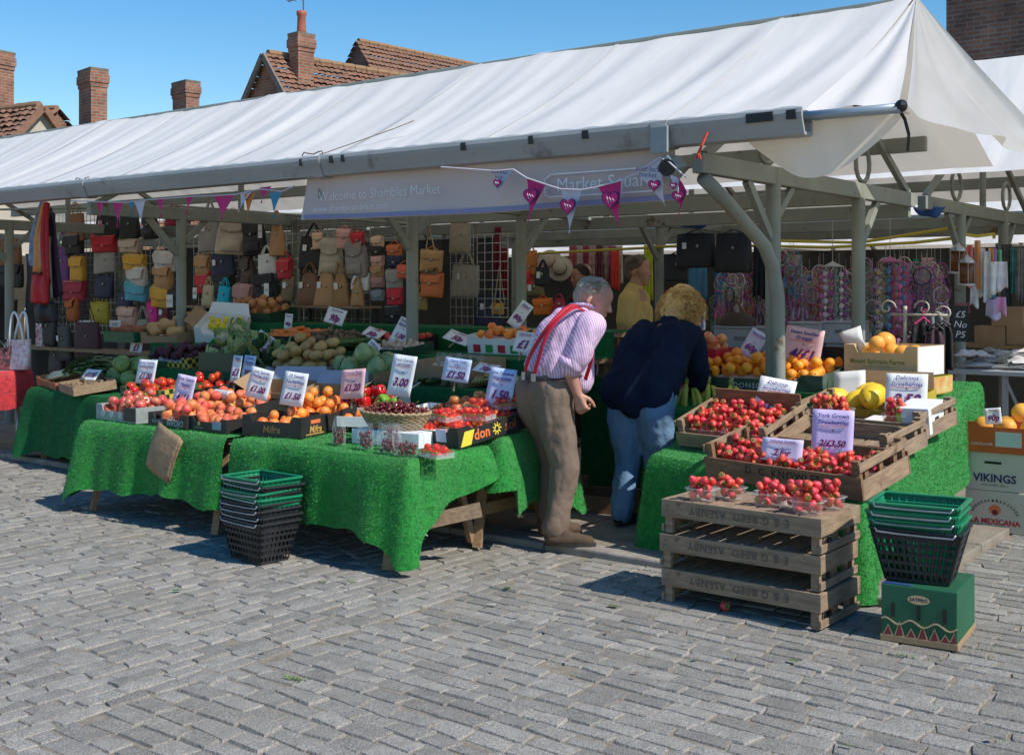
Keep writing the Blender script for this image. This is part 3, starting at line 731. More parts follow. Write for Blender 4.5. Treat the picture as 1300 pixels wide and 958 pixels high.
TW = M('bare trestle wood', (.34, .22, .12), (.22, .14, .075), 8, .75, .2, 60, stretch=(3, 3, 8))
def trestle(label, x0, x1, y0, y1, z, splay=.1, legs=((0,0),(1,0),(0,1),(1,1)), group='trestle tables of the fruit stall'):
    t = thing('trestle_table', label, 'table', ((x0+x1)/2, (y0+y1)/2, 0), group=group); hx, hy = (x1-x0)/2, (y1-y0)/2
    MB().box(-hx+.02, -hy+.02, z-.045, hx-.02, hy-.02, z-.012).build('tabletop', TW, t, bevel=.004)
    for sx in (-1, 1):
        for sy in (-1, 1):
            MB().bar((sx*(hx-.12), sy*(hy-.10), z-.05), (sx*(hx-.12+splay*.4), sy*(hy-.02+splay*.5), .04 if y1+sy > 5.9 else .01), .05, .035).build('leg', TW, t)
        MB().bar((sx*(hx-.10), -hy+.02, .22), (sx*(hx-.10), hy-.02, .22), .02, .07).build('stretcher', TW, t)
    return t
trestle('wooden trestle under the left sunlit green matting', -7.15, -5.68, 4.52, 5.12, .60)
trestle('wooden trestle with its bare end showing beside the customer', -5.56, -4.24, 4.52, 5.16, .60)
trestle('small wooden trestle behind it carrying the tilted tomato box', -4.86, -4.20, 5.22, 5.80, .62)
trestle('wooden trestle under the leeks and potatoes', -9.45, -8.2, 5.5, 6.05, .635)
cloth('grass_matting', 'bright green grass matting on the left front table with a paper bag pinned to it', [(-7.18,4.5,.605),(-5.66,4.5,.605),(-5.66,5.14,.61),(-7.18,5.14,.61)], (3,0), {3:.45,0:lambda f:.42+.02*math.sin(f*7)}, 3, fold=.05, flare=.035)
cloth('grass_matting', 'bright green grass matting whose front corner hangs nearly to the cobbles', [(-5.60,4.5,.605),(-4.18,4.5,.605),(-4.18,5.16,.61),(-5.60,5.16,.61)], (0,1), {0:lambda f:.38+.05*f,1:lambda f:.36-.2*f}, 8, fold=.045, flare=.02, corner=.115)
cloth('grass_matting', 'green matting on the small table behind, half in shade beside the man', [(-4.9,5.24,.645),(-4.14,5.24,.645),(-4.14,5.86,.69),(-4.9,5.86,.69)], (0,1,2), {0:.2,1:lambda f:.36+.10*f,2:.3}, 12, fold=.03, flare=.03, corner=.10)
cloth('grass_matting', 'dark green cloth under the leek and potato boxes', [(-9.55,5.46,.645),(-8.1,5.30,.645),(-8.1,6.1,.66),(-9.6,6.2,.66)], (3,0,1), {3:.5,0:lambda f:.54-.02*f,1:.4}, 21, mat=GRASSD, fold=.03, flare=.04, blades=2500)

# stepped benches behind, each under green cloth
def bench(label, x0, x1, y0, y1, z, zf):
    t = thing('display_bench', label, 'bench', group='stepped display benches')
    MB().box(x0, y0, z-.03, x1, y1, z).build('bench_top', TW, t)
    for x in (x0+.05, (x0+x1)/2, x1-.05): MB().bar((x, y1-.05, z-.03), (x, y1-.05, .04), .05).build('leg', TW, t)
    def fn(u, v):
        x = x0 + (x1-x0)*u
        return Vector((x, y0 - .004 - .012*(1-v)*(1+math.sin(x*14)), z + .004 - (z-zf)*(1-v)))
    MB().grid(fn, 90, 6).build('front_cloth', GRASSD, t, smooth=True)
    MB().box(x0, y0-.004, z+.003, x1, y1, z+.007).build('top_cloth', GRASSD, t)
bench('lowest display step, right behind the sunlit fruit tables', -7.6, -4.95, 5.2, 5.80, .67, .4)
bench('second display step with cauliflowers, broccoli and potatoes', -8.3, -4.6, 5.88, 6.42, .83, .6)
bench('third display step with squash, carrots and small potatoes', -9.2, -4.6, 6.44, 7.12, 1.0, .8)
bench('top display step with the onion tray', -9.6, -4.6, 7.14, 7.7, 1.18, .98)
t = thing('trestle_table', 'little wooden stand under the banana mat', 'table', (0,0,0), group='trestle tables of the fruit stall'); MB().box(-3.84,6.52,.68,-3.5,6.95,.715).build('tabletop', TW, t)
for x, y in ((-3.8,6.56),(-3.54,6.56),(-3.8,6.9),(-3.54,6.9)): MB().bar((x,y,.69),(x,y,.04),.04).build('leg', TW, t)
bench('low step behind the strawberry crates carrying the oranges', -3.98, -2.95, 6.98, 7.5, .835, .5)
bench('shaded counter between the two customers', -4.75, -4.0, 6.95, 7.35, .86, .02)
bench('raised back of the middle counter with the red apple tray', -4.75, -3.6, 7.52, 8.0, .98, .8)
# sloping right hand table
def rt(x, y): return .51 + .145 * (y - 5.35)
cloth('grass_matting', 'bright green grass matting over the sloping strawberry table at the right', [(-3.46,5.78,rt(0,5.78)-.02),(-2.12,5.44,rt(0,5.44)-.005),(-2.27,7.95,rt(0,7.95)),(-3.46,7.95,rt(0,7.95))], (3,0,1), {3:.53,0:.53,1:lambda f:.50-.1*f*(1-f)}, 33, fold=.03, flare=.02, corner=.03)
t = thing('trestle_table', 'sloping wooden trestle under the strawberry matting', 'table', (0,0,0), group='trestle tables of the fruit stall')
MB().add([(-3.4,5.8,.52),(-2.16,5.5,.48),(-2.34,7.9,.83),(-3.4,7.9,.83),(-3.4,5.8,.55),(-2.16,5.5,.51),(-2.34,7.9,.86),(-3.4,7.9,.86)], [(0,3,2,1),(4,5,6,7),(0,1,5,4),(1,2,6,5),(2,3,7,6),(3,0,4,7)]).build('tabletop', TW, t)
for x, y in ((-3.3,5.95),(-2.25,5.65),(-2.5,7.8),(-3.3,7.8)): MB().bar((x, y, rt(x,y)-.05), (x, y, .04), .05).build('leg', TW, t)
cloth('grass_matting', 'small bright green mat under the bananas beside the woman', [(-3.86,6.5,.735),(-3.48,6.5,.735),(-3.48,6.96,.76),(-3.86,6.96,.76)], (3,0), {3:.5,0:.5}, 35, fold=.02, flare=.02, corner=.02)
# red table at the left edge
REDC = M('crushed red velvet', (.55, .012, .02), (.26, .006, .012), 22, .55, .5, 50)
N, L, B = nodes(REDC); B.inputs['Sheen Weight'].default_value = .6
t = thing('folding_table', 'small table with tubular grey legs under the red velvet', 'table', (-10.76, 5.3, 0))
MB().box(-.66, -.48, .725, .70, .43, .755).build('tabletop', TW, t)
for sx in (-1, 1):
    for sy in (-1, 1):
        x = .64 if sx > 0 else -.58
        mb = MB(); mb.tube([(x, -.02+sy*.38, .73), (x, -.02+sy*.38, .12), (x+.02, -.02+sy*.39, .01)], .017, 8); mb.build('leg', M('grey tube', (.4,.41,.42), (.3,.3,.31), 5, .35, metal=.5), t, smooth=True)
o = cloth('red_cloth', 'crushed red velvet cloth over the small table at the left edge', [(-11.4,4.8,.765),(-10.04,4.8,.765),(-10.04,5.75,.765),(-11.4,5.75,.765)], (0,1), {0:.36,1:.34}, 41, mat=REDC, blades=0, fold=.02, corner=.03, flare=.02)
# paper bag pinned on the front mat
def bagm(u, v): return Vector(((u-.5)*.235, -.012*math.sin(v*3)-.006*math.sin(u*5), (v-.5)*.30))
t = thing('paper_bag', 'brown paper bag pinned to the front of the green matting', 'paper bag', (*at(207, 573, 4.40),), (R(-4), R(22), 0))
KRAFT = M('brown kraft paper', (.34, .235, .14), (.26, .175, .10), 12, .75, .35, 25)
MB().grid(bagm, 8, 8).build('front', KRAFT, t, smooth=True, thick=.002)
MB().grid(lambda u, v: bagm(u, v) + Vector((.012, .010, -.014)), 8, 8).build('back', KRAFT, t, smooth=True, thick=.002)

# ================================================================= fruit and vegetable kinds
def lathe_mesh(name, prof, mats, n=14, extra=None, sx=1, sy=1):
    mb = MB(); mb.lathe(prof, n, 0, sx=sx, sy=sy)
    if extra: extra(mb)
    return mb.mesh(name, mats, True)
def rprof(r, top=.0, bot=.0, k=10, sq=1.0, pinch=.0):
    p = []
    for i in range(k+1):
        a = math.pi * i / k; rr = math.sin(a) * r; z = -math.cos(a) * r * sq
        if i > k*.7: z -= top * r * ((i/k-.7)/.3)**2
        if i < k*.3: z += bot * r * ((.3-i/k)/.3)**2
        p.append((max(rr * (1 - pinch * max(0, -math.cos(a)*-1)), 1e-6 if i in (0, k) else rr), z))
    return p
def stem(mb, r, h, mi): mb.tube([(0,0,h), (r*.05,0,h+r*.25), (r*.18,r*.05,h+r*.42)], r*.06, 5, mi)
def calyx(mb, r, h, n, mi, ln=.6, up=.15):
    for i in range(n):
        a = 2*math.pi*i/n; c, s = math.cos(a), math.sin(a)
        mb.add([(0,0,h), (c*r*ln*.5 - s*r*.13, s*r*ln*.5 + c*r*.13, h + r*up), (c*r*ln, s*r*ln, h + r*up*.3), (c*r*ln*.5 + s*r*.13, s*r*ln*.5 - c*r*.13, h + r*up)], [(0,1,2,3)], mi)
LEAF = M('fresh green leaf', (.10, .26, .04), (.07, .18, .03), 30, .5)
STALK = M('brown stalk', (.16, .10, .04), (.1,.07,.03), 30, .7)
FM = {}
FM['apple'] = lathe_mesh('apple', rprof(.036, .42, .25, 12, .92), [M('red apple skin', (.47,.02,.04), (.58,.20,.10), 34, .28, coat=.3, rand=.25, hue=.012), STALK], extra=lambda mb: stem(mb, .036, .018, 1))
FM['tomato'] = lathe_mesh('tomato', rprof(.036, .25, .1, 12, .84), [M('tomato skin', (.66,.045,.012), (.60,.03,.01), 20, .2, coat=.35, rand=.15, hue=.01), LEAF], extra=lambda mb: (calyx(mb, .036, .022, 5, 1, .6), stem(mb, .03, .02, 1)))
FM['peach'] = lathe_mesh('peach', rprof(.037, .22, .1, 12, .95), [M('peach skin', (.58,.055,.04), (.80,.32,.10), 16, .5, rand=.18, hue=.02), STALK])
FM['orangepeach'] = lathe_mesh('orange_fruit', rprof(.037, .1, .08, 12, .95), [M('persimmon orange skin', (.86,.20,.025), (.86,.30,.06), 22, .35, rand=.12, hue=.012), STALK], extra=lambda mb: mb.tube([(0,0,.030),(0,0,.037)], .005, 6, 1))
FM['orange'] = lathe_mesh('orange', rprof(.038, .06, .05, 12, .95), [M('orange peel', (.88,.33,.02), (.84,.28,.015), 40, .35, .2, 260, rand=.1, hue=.008), STALK], extra=lambda mb: mb.tube([(0,0,.033),(0,0,.037)], .004, 5, 1))
FM['redapple'] = lathe_mesh('red_apple', rprof(.038, .4, .2, 12, .9), [M('blush apple skin', (.52,.05,.03), (.66,.32,.10), 26, .3, coat=.25, rand=.2, hue=.02), STALK], extra=lambda mb: stem(mb, .036, .018, 1))
FM['cherry'] = lathe_mesh('cherry', rprof(.0115, .25, 0, 8, .95), [M('dark cherry skin', (.085,.003,.010), (.17,.006,.014), 60, .16, coat=.4, rand=.4), M('cherry stalk', (.25,.22,.05), (.2,.14,.04), 30, .6)], 9, extra=lambda mb: mb.tube([(0,0,.008),(.004,.002,.022),(.011,.004,.036)], .0011, 4, 1))
FM['cherrytomato'] = lathe_mesh('cherry_tomato', rprof(.017, .15, 0, 8, 1.0), [M('cherry tomato skin', (.74,.075,.015), (.68,.05,.012), 40, .2, coat=.3, rand=.15, hue=.012)], 10)
FM['tangerine'] = lathe_mesh('apricot', rprof(.019, .2, 0, 8, .95), [M('apricot skin', (.85,.30,.07), (.75,.2,.06), 30, .4, rand=.12, hue=.01)], 10)
def straw(mb): calyx(mb, .017, .0135, 7, 1, .95, .22); mb.tube([(0,0,.0135),(.003,0,.024)], .0016, 4, 1)
_sp = [(1e-6,-.022),(.006,-.0195),(.0115,-.012),(.0155,-.002),(.0165,.006),(.0135,.0125),(.007,.0145),(1e-6,.0135)]
smat = M('strawberry red', (.72,.026,.032), (.80,.10,.07), 50, .28, coat=.2, rand=.22, hue=.01, bump=.25, bscale=330)
FM['strawberry'] = lathe_mesh('strawberry', _sp, [smat, LEAF], 10, straw)
FM['potato'] = lathe_mesh('potato', rprof(.034, 0, 0, 9, 1.35), [M('washed potato skin', (.50,.33,.12), (.40,.25,.09), 28, .6, .2, 60, rand=.18)], 11, sy=.88)
FM['smallpotato'] = lathe_mesh('small_potato', rprof(.021, 0, 0, 7, 1.25), [M('earthy potato skin', (.24,.16,.09), (.15,.10,.06), 40, .85, .3, 90, rand=.2)], 8)
_on = [(1e-6,-.036),(.02,-.033),(.036,-.014),(.039,.004),(.031,.022),(.015,.034),(.006,.044),(.007,.056),(1e-6,.058)]
FM['onion'] = lathe_mesh('onion', _on, [M('onion skin', (.52,.24,.09), (.42,.17,.05), 20, .35, rand=.2, stretch=(4,4,.6))], 12)
FM['beetroot'] = lathe_mesh('beetroot', [(1e-6,-.055),(.005,-.045),(.022,-.026),(.034,.0),(.031,.02),(.014,.032),(1e-6,.034)], [M('beetroot skin', (.085,.015,.03), (.05,.012,.022), 30, .6, rand=.3)], 10)
FM['plum'] = lathe_mesh('plum', rprof(.022, .1, 0, 8, 1.15), [M('dark plum skin', (.09,.015,.035), (.05,.01,.03), 30, .35, rand=.3)], 10)
FM['carrot'] = lathe_mesh('carrot', [(1e-6,-.105),(.004,-.10),(.010,-.05),(.0145,.03),(.017,.07),(.012,.082),(1e-6,.084)], [M('carrot orange', (.76,.20,.03), (.66,.15,.02), 30, .5, .2, 120, rand=.12), LEAF], 9)
FM['mushroom'] = lathe_mesh('mushroom', [(1e-6,-.02),(.008,-.02),(.008,-.004),(.02,-.003),(.022,.006),(.015,.017),(1e-6,.02)], [M('pale mushroom', (.58,.46,.34), (.5,.38,.27), 30, .7, rand=.1)], 10)
FM['lemon'] = lathe_mesh('lemon', [(1e-6,-.045),(.006,-.04),(.02,-.03),(.029,-.008),(.029,.01),(.02,.03),(.007,.04),(1e-6,.045)], [M('lemon peel', (.78,.62,.03), (.7,.52,.02), 40, .4, .15, 200, rand=.08)], 11)
FM['melon'] = lathe_mesh('melon', [(1e-6,-.115),(.03,-.108),(.068,-.07),(.08,-.01),(.075,.045),(.05,.09),(.018,.112),(1e-6,.116)], [M('honeydew yellow', (.85,.58,.03), (.78,.50,.03), 14, .4, .15, 40, rand=.05), STALK], 18, extra=lambda mb: mb.tube([(0,0,.112),(0,.003,.122)], .007, 6, 1))
FM['galia'] = lathe_mesh('grapefruit', rprof(.062, .05, .04, 12, .95), [M('grapefruit peel', (.85,.36,.04), (.82,.42,.08), 24, .4, .15, 160, rand=.06, hue=.006)], 16)
FM['squash'] = lathe_mesh('butternut_squash', [(1e-6,-.09),(.03,-.085),(.055,-.055),(.058,-.02),(.042,.015),(.033,.06),(.035,.10),(.02,.112),(1e-6,.113)], [M('butternut skin', (.60,.35,.14), (.52,.28,.10), 12, .5, rand=.1)], 14)
FM['aubergine'] = lathe_mesh('sweet_potato', [(1e-6,-.095),(.012,-.085),(.03,-.04),(.034,.01),(.024,.06),(.008,.09),(1e-6,.095)], [M('copper sweet potato skin', (.38,.12,.05), (.26,.07,.03), 16, .6, rand=.2)], 11)
def cabbage(mb, r, nl, seed, loose=.12, mi=0):
    rr = random.Random(seed)
    mb.ball((0,0,0), r*.86, 14, 9, mi)
    for i in range(nl):
        a = rr.uniform(0, 6.28); t = rr.uniform(.2, 1.0); ax = Euler((t, 0, a)).to_matrix()
        sp = rr.uniform(.7, 1.0); op = rr.uniform(0, loose)
        def fn(u, v, ax=ax, sp=sp, op=op):
            th = (u-.5)*2.0*sp; ph = -.5 + v*1.7
            k = r*(.9 + op*v*v + .025*math.sin(th*11)*v + .03*abs(th)*v)
            return ax @ (Vector((math.sin(th)*math.cos(ph-.3), math.cos(th)*math.cos(ph-.3), math.sin(ph-.3))) * k)
        mb.grid(fn, 8, 7, mi)
CABG = M('pale cabbage leaf', (.30,.40,.13), (.20,.32,.09), 9, .5, .5, 22, rand=.15, stretch=(1,1,1))
LETT = M('wrapped lettuce leaf', (.35,.43,.20), (.19,.30,.10), 14, .3, .6, 30, rand=.12)
mb = MB(); cabbage(mb, .085, 9, 2); FM['cabbage'] = mb.mesh('cabbage', CABG, True)
mb = MB(); cabbage(mb, .07, 16, 5, .42); FM['lettuce'] = mb.mesh('lettuce', LETT, True)
def cauli(mb, r, curd, seed, leaves=9):
    rr = random.Random(seed)
    for i in range(70):
        z = rr.uniform(.05, 1); a = rr.uniform(0, 6.28); q = math.sqrt(1-z*z); mb.ball(Vector((q*math.cos(a), q*math.sin(a), z*.75-.1))*r*.82, r*rr.uniform(.13,.22), 7, 5, curd)
    mb.ball((0,0,-.08*r), r*.78, 10, 7, curd, (1,1,.85))
    for i in range(leaves):
        a = 6.28*i/leaves + rr.uniform(-.2,.2); c, s = math.cos(a), math.sin(a); ln = rr.uniform(.8, 1.25); op = rr.uniform(.0,.5)
        def fn(u, v):
            w = (u-.5)*r*1.0*math.sin(min(1,v*1.25+.25)*2.3); d = r*(.5+.6*math.sin(v*1.5)+op*v*.7+.05*math.sin(u*14+v*5)); z = -r*.75 + v*r*1.5*ln
            return Vector((c*d - s*w, s*d + c*w, z + .03*r*math.sin(u*17)))
        mb.grid(fn, 6, 7, 1)
CLEAFM = M('cauliflower leaf', (.22,.32,.09), (.34,.42,.18), 16, .5, .3, 40, rand=.1)
mb = MB(); cauli(mb, .085, 0, 4); FM['cauliflower'] = mb.mesh('cauliflower', [M('cream curd', (.62,.56,.36), (.52,.46,.27), 40, .7, .5, 120), CLEAFM], True)
mb = MB(); cauli(mb, .08, 0, 9, 3); FM['broccoli'] = mb.mesh('broccoli', [M('dark broccoli green', (.025,.075,.02), (.04,.10,.025), 60, .8, .8, 190, rand=.2), CLEAFM], True)
mb = MB()
for i in range(5):
    a = (i-2)*.40
    pts = [Vector((math.sin(a)*.012 + math.sin(a)*.115*math.sin(t*1.3), (-.03+.06*t*t) + .022*abs(i-2) + .02*(i%2), .085*math.cos(t*1.6)-.05*t)) for t in [k/8*1.3 for k in range(9)]]
    mb.tube(pts, [.005,.009,.0135,.0155,.016,.0155,.014,.009,.005], 6, 0)
mb.tube([(0,-.03,.08),(0,-.035,.10),(.003,-.03,.118)], [.016,.012,.009], 7, 1)
FM['bananas'] = mb.mesh('banana_bunch', [M('greenish banana peel', (.74,.60,.07), (.56,.54,.09), 14, .5, .1, 60, rand=.06), M('green banana stalk', (.30,.36,.08), (.22,.24,.06), 20, .6)], True)
def pepper(mb):
    n = 20; prof = [(.012,-.04),(.028,-.038),(.036,-.01),(.04,.02),(.034,.038),(.014,.036),(.004,.03)]; vs = []
    for r_, z in prof:
        for j in range(n):
            a = 6.283*j/n; q = r_*(1+.10*math.cos(4*a)); vs.append((q*math.cos(a), q*math.sin(a), z))
    mb.add(vs, [(i*n+j, i*n+(j+1)%n, (i+1)*n+(j+1)%n, (i+1)*n+j) for i in range(len(prof)-1) for j in range(n)] + [tuple(range(n))[::-1]])
    mb.tube([(0,0,.03),(.002,0,.05),(.008,0,.062)], [.008,.005,.006], 6, 1)
mb = MB(); pepper(mb); FM['redpepper'] = mb.mesh('red_pepper', [M('red pepper skin', (.52,.012,.015), (.42,.01,.01), 10, .2, coat=.3, rand=.15), LEAF], True)
mb = MB(); pepper(mb); FM['greenpepper'] = mb.mesh('green_pepper', [M('green pepper skin', (.17,.36,.03), (.10,.26,.02), 10, .22, coat=.3, rand=.15), LEAF], True)
LEEKW = M('leek white', (.80,.78,.60), (.62,.66,.40), 20, .5); LEEKG = M('leek green', (.14,.27,.09), (.27,.38,.15), 14, .5, stretch=(1,8,8))
mb = MB(); mb.tube([(0,0,0),(.16,0,.0),(.24,0,.005)], [.019,.015,.016], 9, 0)
for i in range(14): a = i*.45; mb.tube([(0,.008*math.cos(a),.008*math.sin(a)),(-.03,.02*math.cos(a),.016*math.sin(a)),(-.055,.03*math.cos(a*1.7),.02*math.sin(a*2.1)-.012)], .0012, 3, 0)
for i in range(7):
    s = (i-3)/3
    def fn(u, v, s=s, i=i): return Vector((.22+.36*v, s*.055*v**1.2+(u-.5)*(.016+.035*math.sin(v*2.8)), .004+.012*(i%2)+.11*v*(1-.8*v)*(1-.5*abs(s))+.012*abs(u-.5)-.05*v*v*abs(s)))
    mb.grid(fn, 3, 10, 1)
FM['leek'] = mb.mesh('leek', [LEEKW, LEEKG], True)
mb = MB()
for i in range(26):
    r_ = random.Random(i); y = r_.uniform(-.06,.06); z = r_.uniform(0,.04); l = r_.uniform(.2,.3); mb.tube([(-l/2,y,z),(0,y+r_.gauss(0,.01),z+.012),(l/2,y+r_.gauss(0,.015),z)], .0055, 5)
FM['beans'] = mb.mesh('runner_beans', M('runner bean green', (.10,.18,.04), (.06,.13,.03), 20, .6, rand=.2), True)
mb = MB()
for k in range(9): 
    y=(k-4)*.012; mb.tube([(-.09,y,.012+.012*math.cos(k)),(0,y*1.2,.026),(.10,y*1.6,.018),(.15,y*2,.01)], [.006,.012,.012,.004], 6)
FM['corn'] = mb.mesh('sweetcorn', [M('corn husk', (.36,.40,.14), (.46,.44,.2), 14, .7, .2, 40, rand=.15, stretch=(1,8,8))], True)
mb = MB(); mb.tube([(-.10,0,0),(-.085,0,0),(-.04,0,.004),(.04,0,.004),(.09,0,0),(.10,0,0)], [.004,.014,.019,.019,.014,.004], 9); FM['courgette'] = mb.mesh('courgette', M('dark courgette skin', (.02,.06,.015), (.035,.09,.02), 40, .35, rand=.2), True)
FRUITN = {k: v.name for k, v in FM.items()}

def put(kind, Mx, label, cat, group, scale=1.0):
    o = bpy.data.objects.new(FM[kind].name, FM[kind]); COL.objects.link(o); o.matrix_world = Mx @ Matrix.Diagonal((scale, scale, scale, 1))
    return tag(o, label, cat, group)

def heap(n, r, wd, dp, seed, mound=.0, z0=0.0, round_=False):
    rr = random.Random(seed); P = []
    for i in range(n):
        best = None
        for k in range(26):
            x = rr.uniform(-wd/2 + r, wd/2 - r); y = rr.uniform(-dp/2 + r, dp/2 - r)
            if round_ and (2*x/wd)**2 + (2*y/dp)**2 > .92: continue
            z = z0 + r
            for (a, b, c) in P:
                d2 = (a-x)**2 + (b-y)**2
                if d2 < 3.85*r*r: z = max(z, c + math.sqrt(max(0, 3.85*r*r - d2)))
            sc = z + mound * (abs(2*x/wd)**2 + abs(2*y/dp)**2) * r
            if best is None or sc < best[0]: best = (sc, x, y, z)
        if best: P.append(best[1:])
    return P
def fill(kind, Mx, n, r, wd, dp, seed, label, cat, group, mound=0, z0=0, lie=False, var=.15, round_=False, tumble=.6, scale=1.0):
    rr = random.Random(seed + 99); P = heap(n, r, wd, dp, seed, mound, z0, round_)
    for p in P:
        e = Euler((rr.gauss(0, tumble), rr.gauss(0, tumble), rr.uniform(0, 6.28)))
        if lie: e = Euler((R(90) + rr.gauss(0, .15), rr.gauss(0, .2), rr.gauss(0 if lie == 1 else 1.57, .35)))
        put(kind, Mx @ Matrix.Translation(p) @ e.to_matrix().to_4x4(), label, cat, group, scale*rr.uniform(1-var, 1+var*.4))

# ================================================================= containers
def TM_(loc, rz=0, tx=0, ty=0):
    return Matrix.Translation(loc) @ Euler((tx, ty, rz)).to_matrix().to_4x4()
def carton(name, label, Mx, wd, dp, h, mat, inner=CARD, low=.62, th=.006, group=None, ends=1.0, cat='box', tray=None, flaps=None, back=1.0, slot=False):
    """open produce carton; origin at base centre, front at -y; corners stand higher than the cut-down front"""
    t = thing(name, label, cat, group=group); t.matrix_world = Mx; x, y = wd/2, dp/2
    MB().box(-x+th, -y+th, 0, x-th, y-th, th).build('base', inner, t)
    def panel(w_, hh, cut):
        k = w_/2; c = k * .62; cc = k * .72
        return [(-k, 0), (k, 0), (k, hh), (cc, hh), (c, hh*cut), (-c, hh*cut), (-cc, hh), (-k, hh)]
    for nm, T, w_, cut in (('front_panel', Matrix.Translation((0,-y,0)), wd, low), ('back_panel', Matrix.Translation((0,y-th,0)), wd, back),
                           ('side_panel', Matrix.Translation((-x,0,0)) @ Euler((0,0,R(90))).to_matrix().to_4x4() @ Matrix.Translation((0,-th,0)), dp-.002-2*th, ends),
                           ('side_panel', Matrix.Translation((x-th,0,0)) @ Euler((0,0,R(90))).to_matrix().to_4x4() @ Matrix.Translation((0,-th,0)), dp-.002-2*th, ends)):
        pts = panel(w_, h, cut); mb = MB(); n = len(pts)
        vs = [T @ Vector((a, yy, b)) for yy in (0, th) for a, b in pts]
        # split into quads to keep the concave outline clean
        q = [(0,5,6,7),(0,1,4,5),(1,2,3,4)]
        fs = [tuple(f) for f in q] + [tuple(i+n for i in f)[::-1] for f in q] + [((i+1)%n, i, n+i, n+(i+1)%n) for i in range(n)]
        mb.add(vs, fs); o = mb.build(nm, [mat, inner], t)
    if tray is not None: MB().box(-x+th+.001, -y+th+.001, tray-.012, x-th-.001, y-th-.001, tray).build('liner', WHITE, t)
    if flaps:
        for s, m_ in flaps:
            if s in ('l','r'):
                sx = -1 if s == 'l' else 1
                MB().add([(sx*x,-y+.01,h),(sx*x,y-.01,h),(sx*(x+.10),y-.02,h+.07),(sx*(x+.10),-y+.02,h+.05)], [(0,1,2,3)]).build('flap', m_, t, thick=.004)
            else:
                sy = -1 if s == 'f' else 1
                MB().add([(-x+.01,sy*y,h),(x-.01,sy*y,h),(x-.03,sy*(y+.05),h+.09),(-x+.03,sy*(y+.06),h+.08)], [(0,1,2,3)]).build('flap', m_, t, thick=.004)
    return t
def crate(label, Mx, wd=.80, dp=.44, h=.155, w1=OLDWOOD, w2=OLDWOODY, stencil=None, flip=False, group=None, sidetext=None, frontb=.62, slots=True):
    t = thing('wooden_crate', label, 'crate', group=group); t.matrix_world = Mx; x, y = wd/2, dp/2; th = .011
    n = 7; sw = wd/n
    fl = MB()
    for i in range(n): fl.box(-x+.006+sw*i, -y+th+.001, .001, -x+sw*(i+1)-.012, y-th-.001, .011)
    fl.build('floor_slats', w2, t)
    fb = h*frontb
    for s, nm in ((-1, 'front_board'), (1, 'back_board')):
        o = MB().box(-x, s*y - (0 if s < 0 else th), 0, x, s*y + (th if s < 0 else 0), fb).build(nm, w1, t, bevel=.002)
        if s == -1 and stencil:
            for tx, sz, xx, zz in stencil:
                text(tx, sz, STENCIL, o, (xx, -y-.002, zz), FRONT if not flip else (R(90), R(180), 0), spacing=1.15, weight=.0008)
    for s in (-1, 1):
        e = MB().box(s*x - (th if s > 0 else 0), -y+th+.001, 0, s*x + (0 if s > 0 else th), y-th-.001, h*.52).build('end_board', w2, t, bevel=.002)
        MB().box(s*(x-th*.5) - th*.5, -y+.002, h*.76, s*(x-th*.5) + th*.5, y-.002, h*.99).build('end_rail', w2, t, bevel=.002)
        for k in range(3):
            yy = (k-1)*.13
            MB().box(s*(x-.032) - .009, yy-.016, .012, s*(x-.032) + .010, yy+.016, h*.98).build('upright', w1, t)
        for q in (-1, 1):
            MB().box(s*(x-th-.022) - .02, q*(y-th-.015) - .014, .012, s*(x-th-.022) + .02, q*(y-th-.015) + .014, h + .006).build('corner_post', w1, t, bevel=.002)
    return t
PUN = None
def punnet_mesh():
    mb = MB(); a, b, h = .048, .062, .062; n = 24; vs = []
    def ring(r, z): return [(r*1.12*(abs(math.cos(t))**.35)*math.copysign(1, math.cos(t)), r*.86*(abs(math.sin(t))**.35)*math.copysign(1, math.sin(t)), z) for t in [2*math.pi*(i+.5)/n for i in range(n)]]
    rings = [ring(a*.9, 0), ring(a, .006), ring(b, h), ring(b+.005, h), ring(b+.005, h-.004)]
    for q in rings: vs += q
    mb.add(vs, [(i*n+j, i*n+(j+1)%n, (i+1)*n+(j+1)%n, (i+1)*n+j) for i in range(len(rings)-1) for j in range(n)] + [tuple(range(n))[::-1]])
    return mb.mesh('punnet', CLEAR, True)
PUNM = punnet_mesh()
STRAWS = MB()
def punnet(Mx, label, group, seed, nb=14, lab2=None, g2=None, hidden=0):
    """clear tub of strawberries; the lowest `hidden` berries go to the one mass of berries underneath"""
    o = bpy.data.objects.new('punnet', PUNM); COL.objects.link(o); o.matrix_world = Mx; tag(o, label, 'punnet', group)
    P = sorted(heap(nb, .0195, .120, .096, seed, .35, .008), key=lambda p: p[2]); rr = random.Random(seed)
    me = FM['strawberry']
    for i, p in enumerate(P):
        T = Mx @ Matrix.Translation(p) @ Euler((rr.gauss(0, 1.2), rr.gauss(0, 1.2), rr.uniform(0, 6.28))).to_matrix().to_4x4(); s_ = rr.uniform(1.02, 1.28)
        if i < hidden:
            T = T @ Matrix.Diagonal((s_, s_, s_, 1)); vo = len(STRAWS.v); STRAWS.v += [tuple(T @ v.co) for v in me.vertices]
            for f in me.polygons: STRAWS.f.append(tuple(vo + k for k in f.vertices)); STRAWS.m.append(f.material_index)
        else: put('strawberry', T, lab2, 'strawberry', g2, s_)

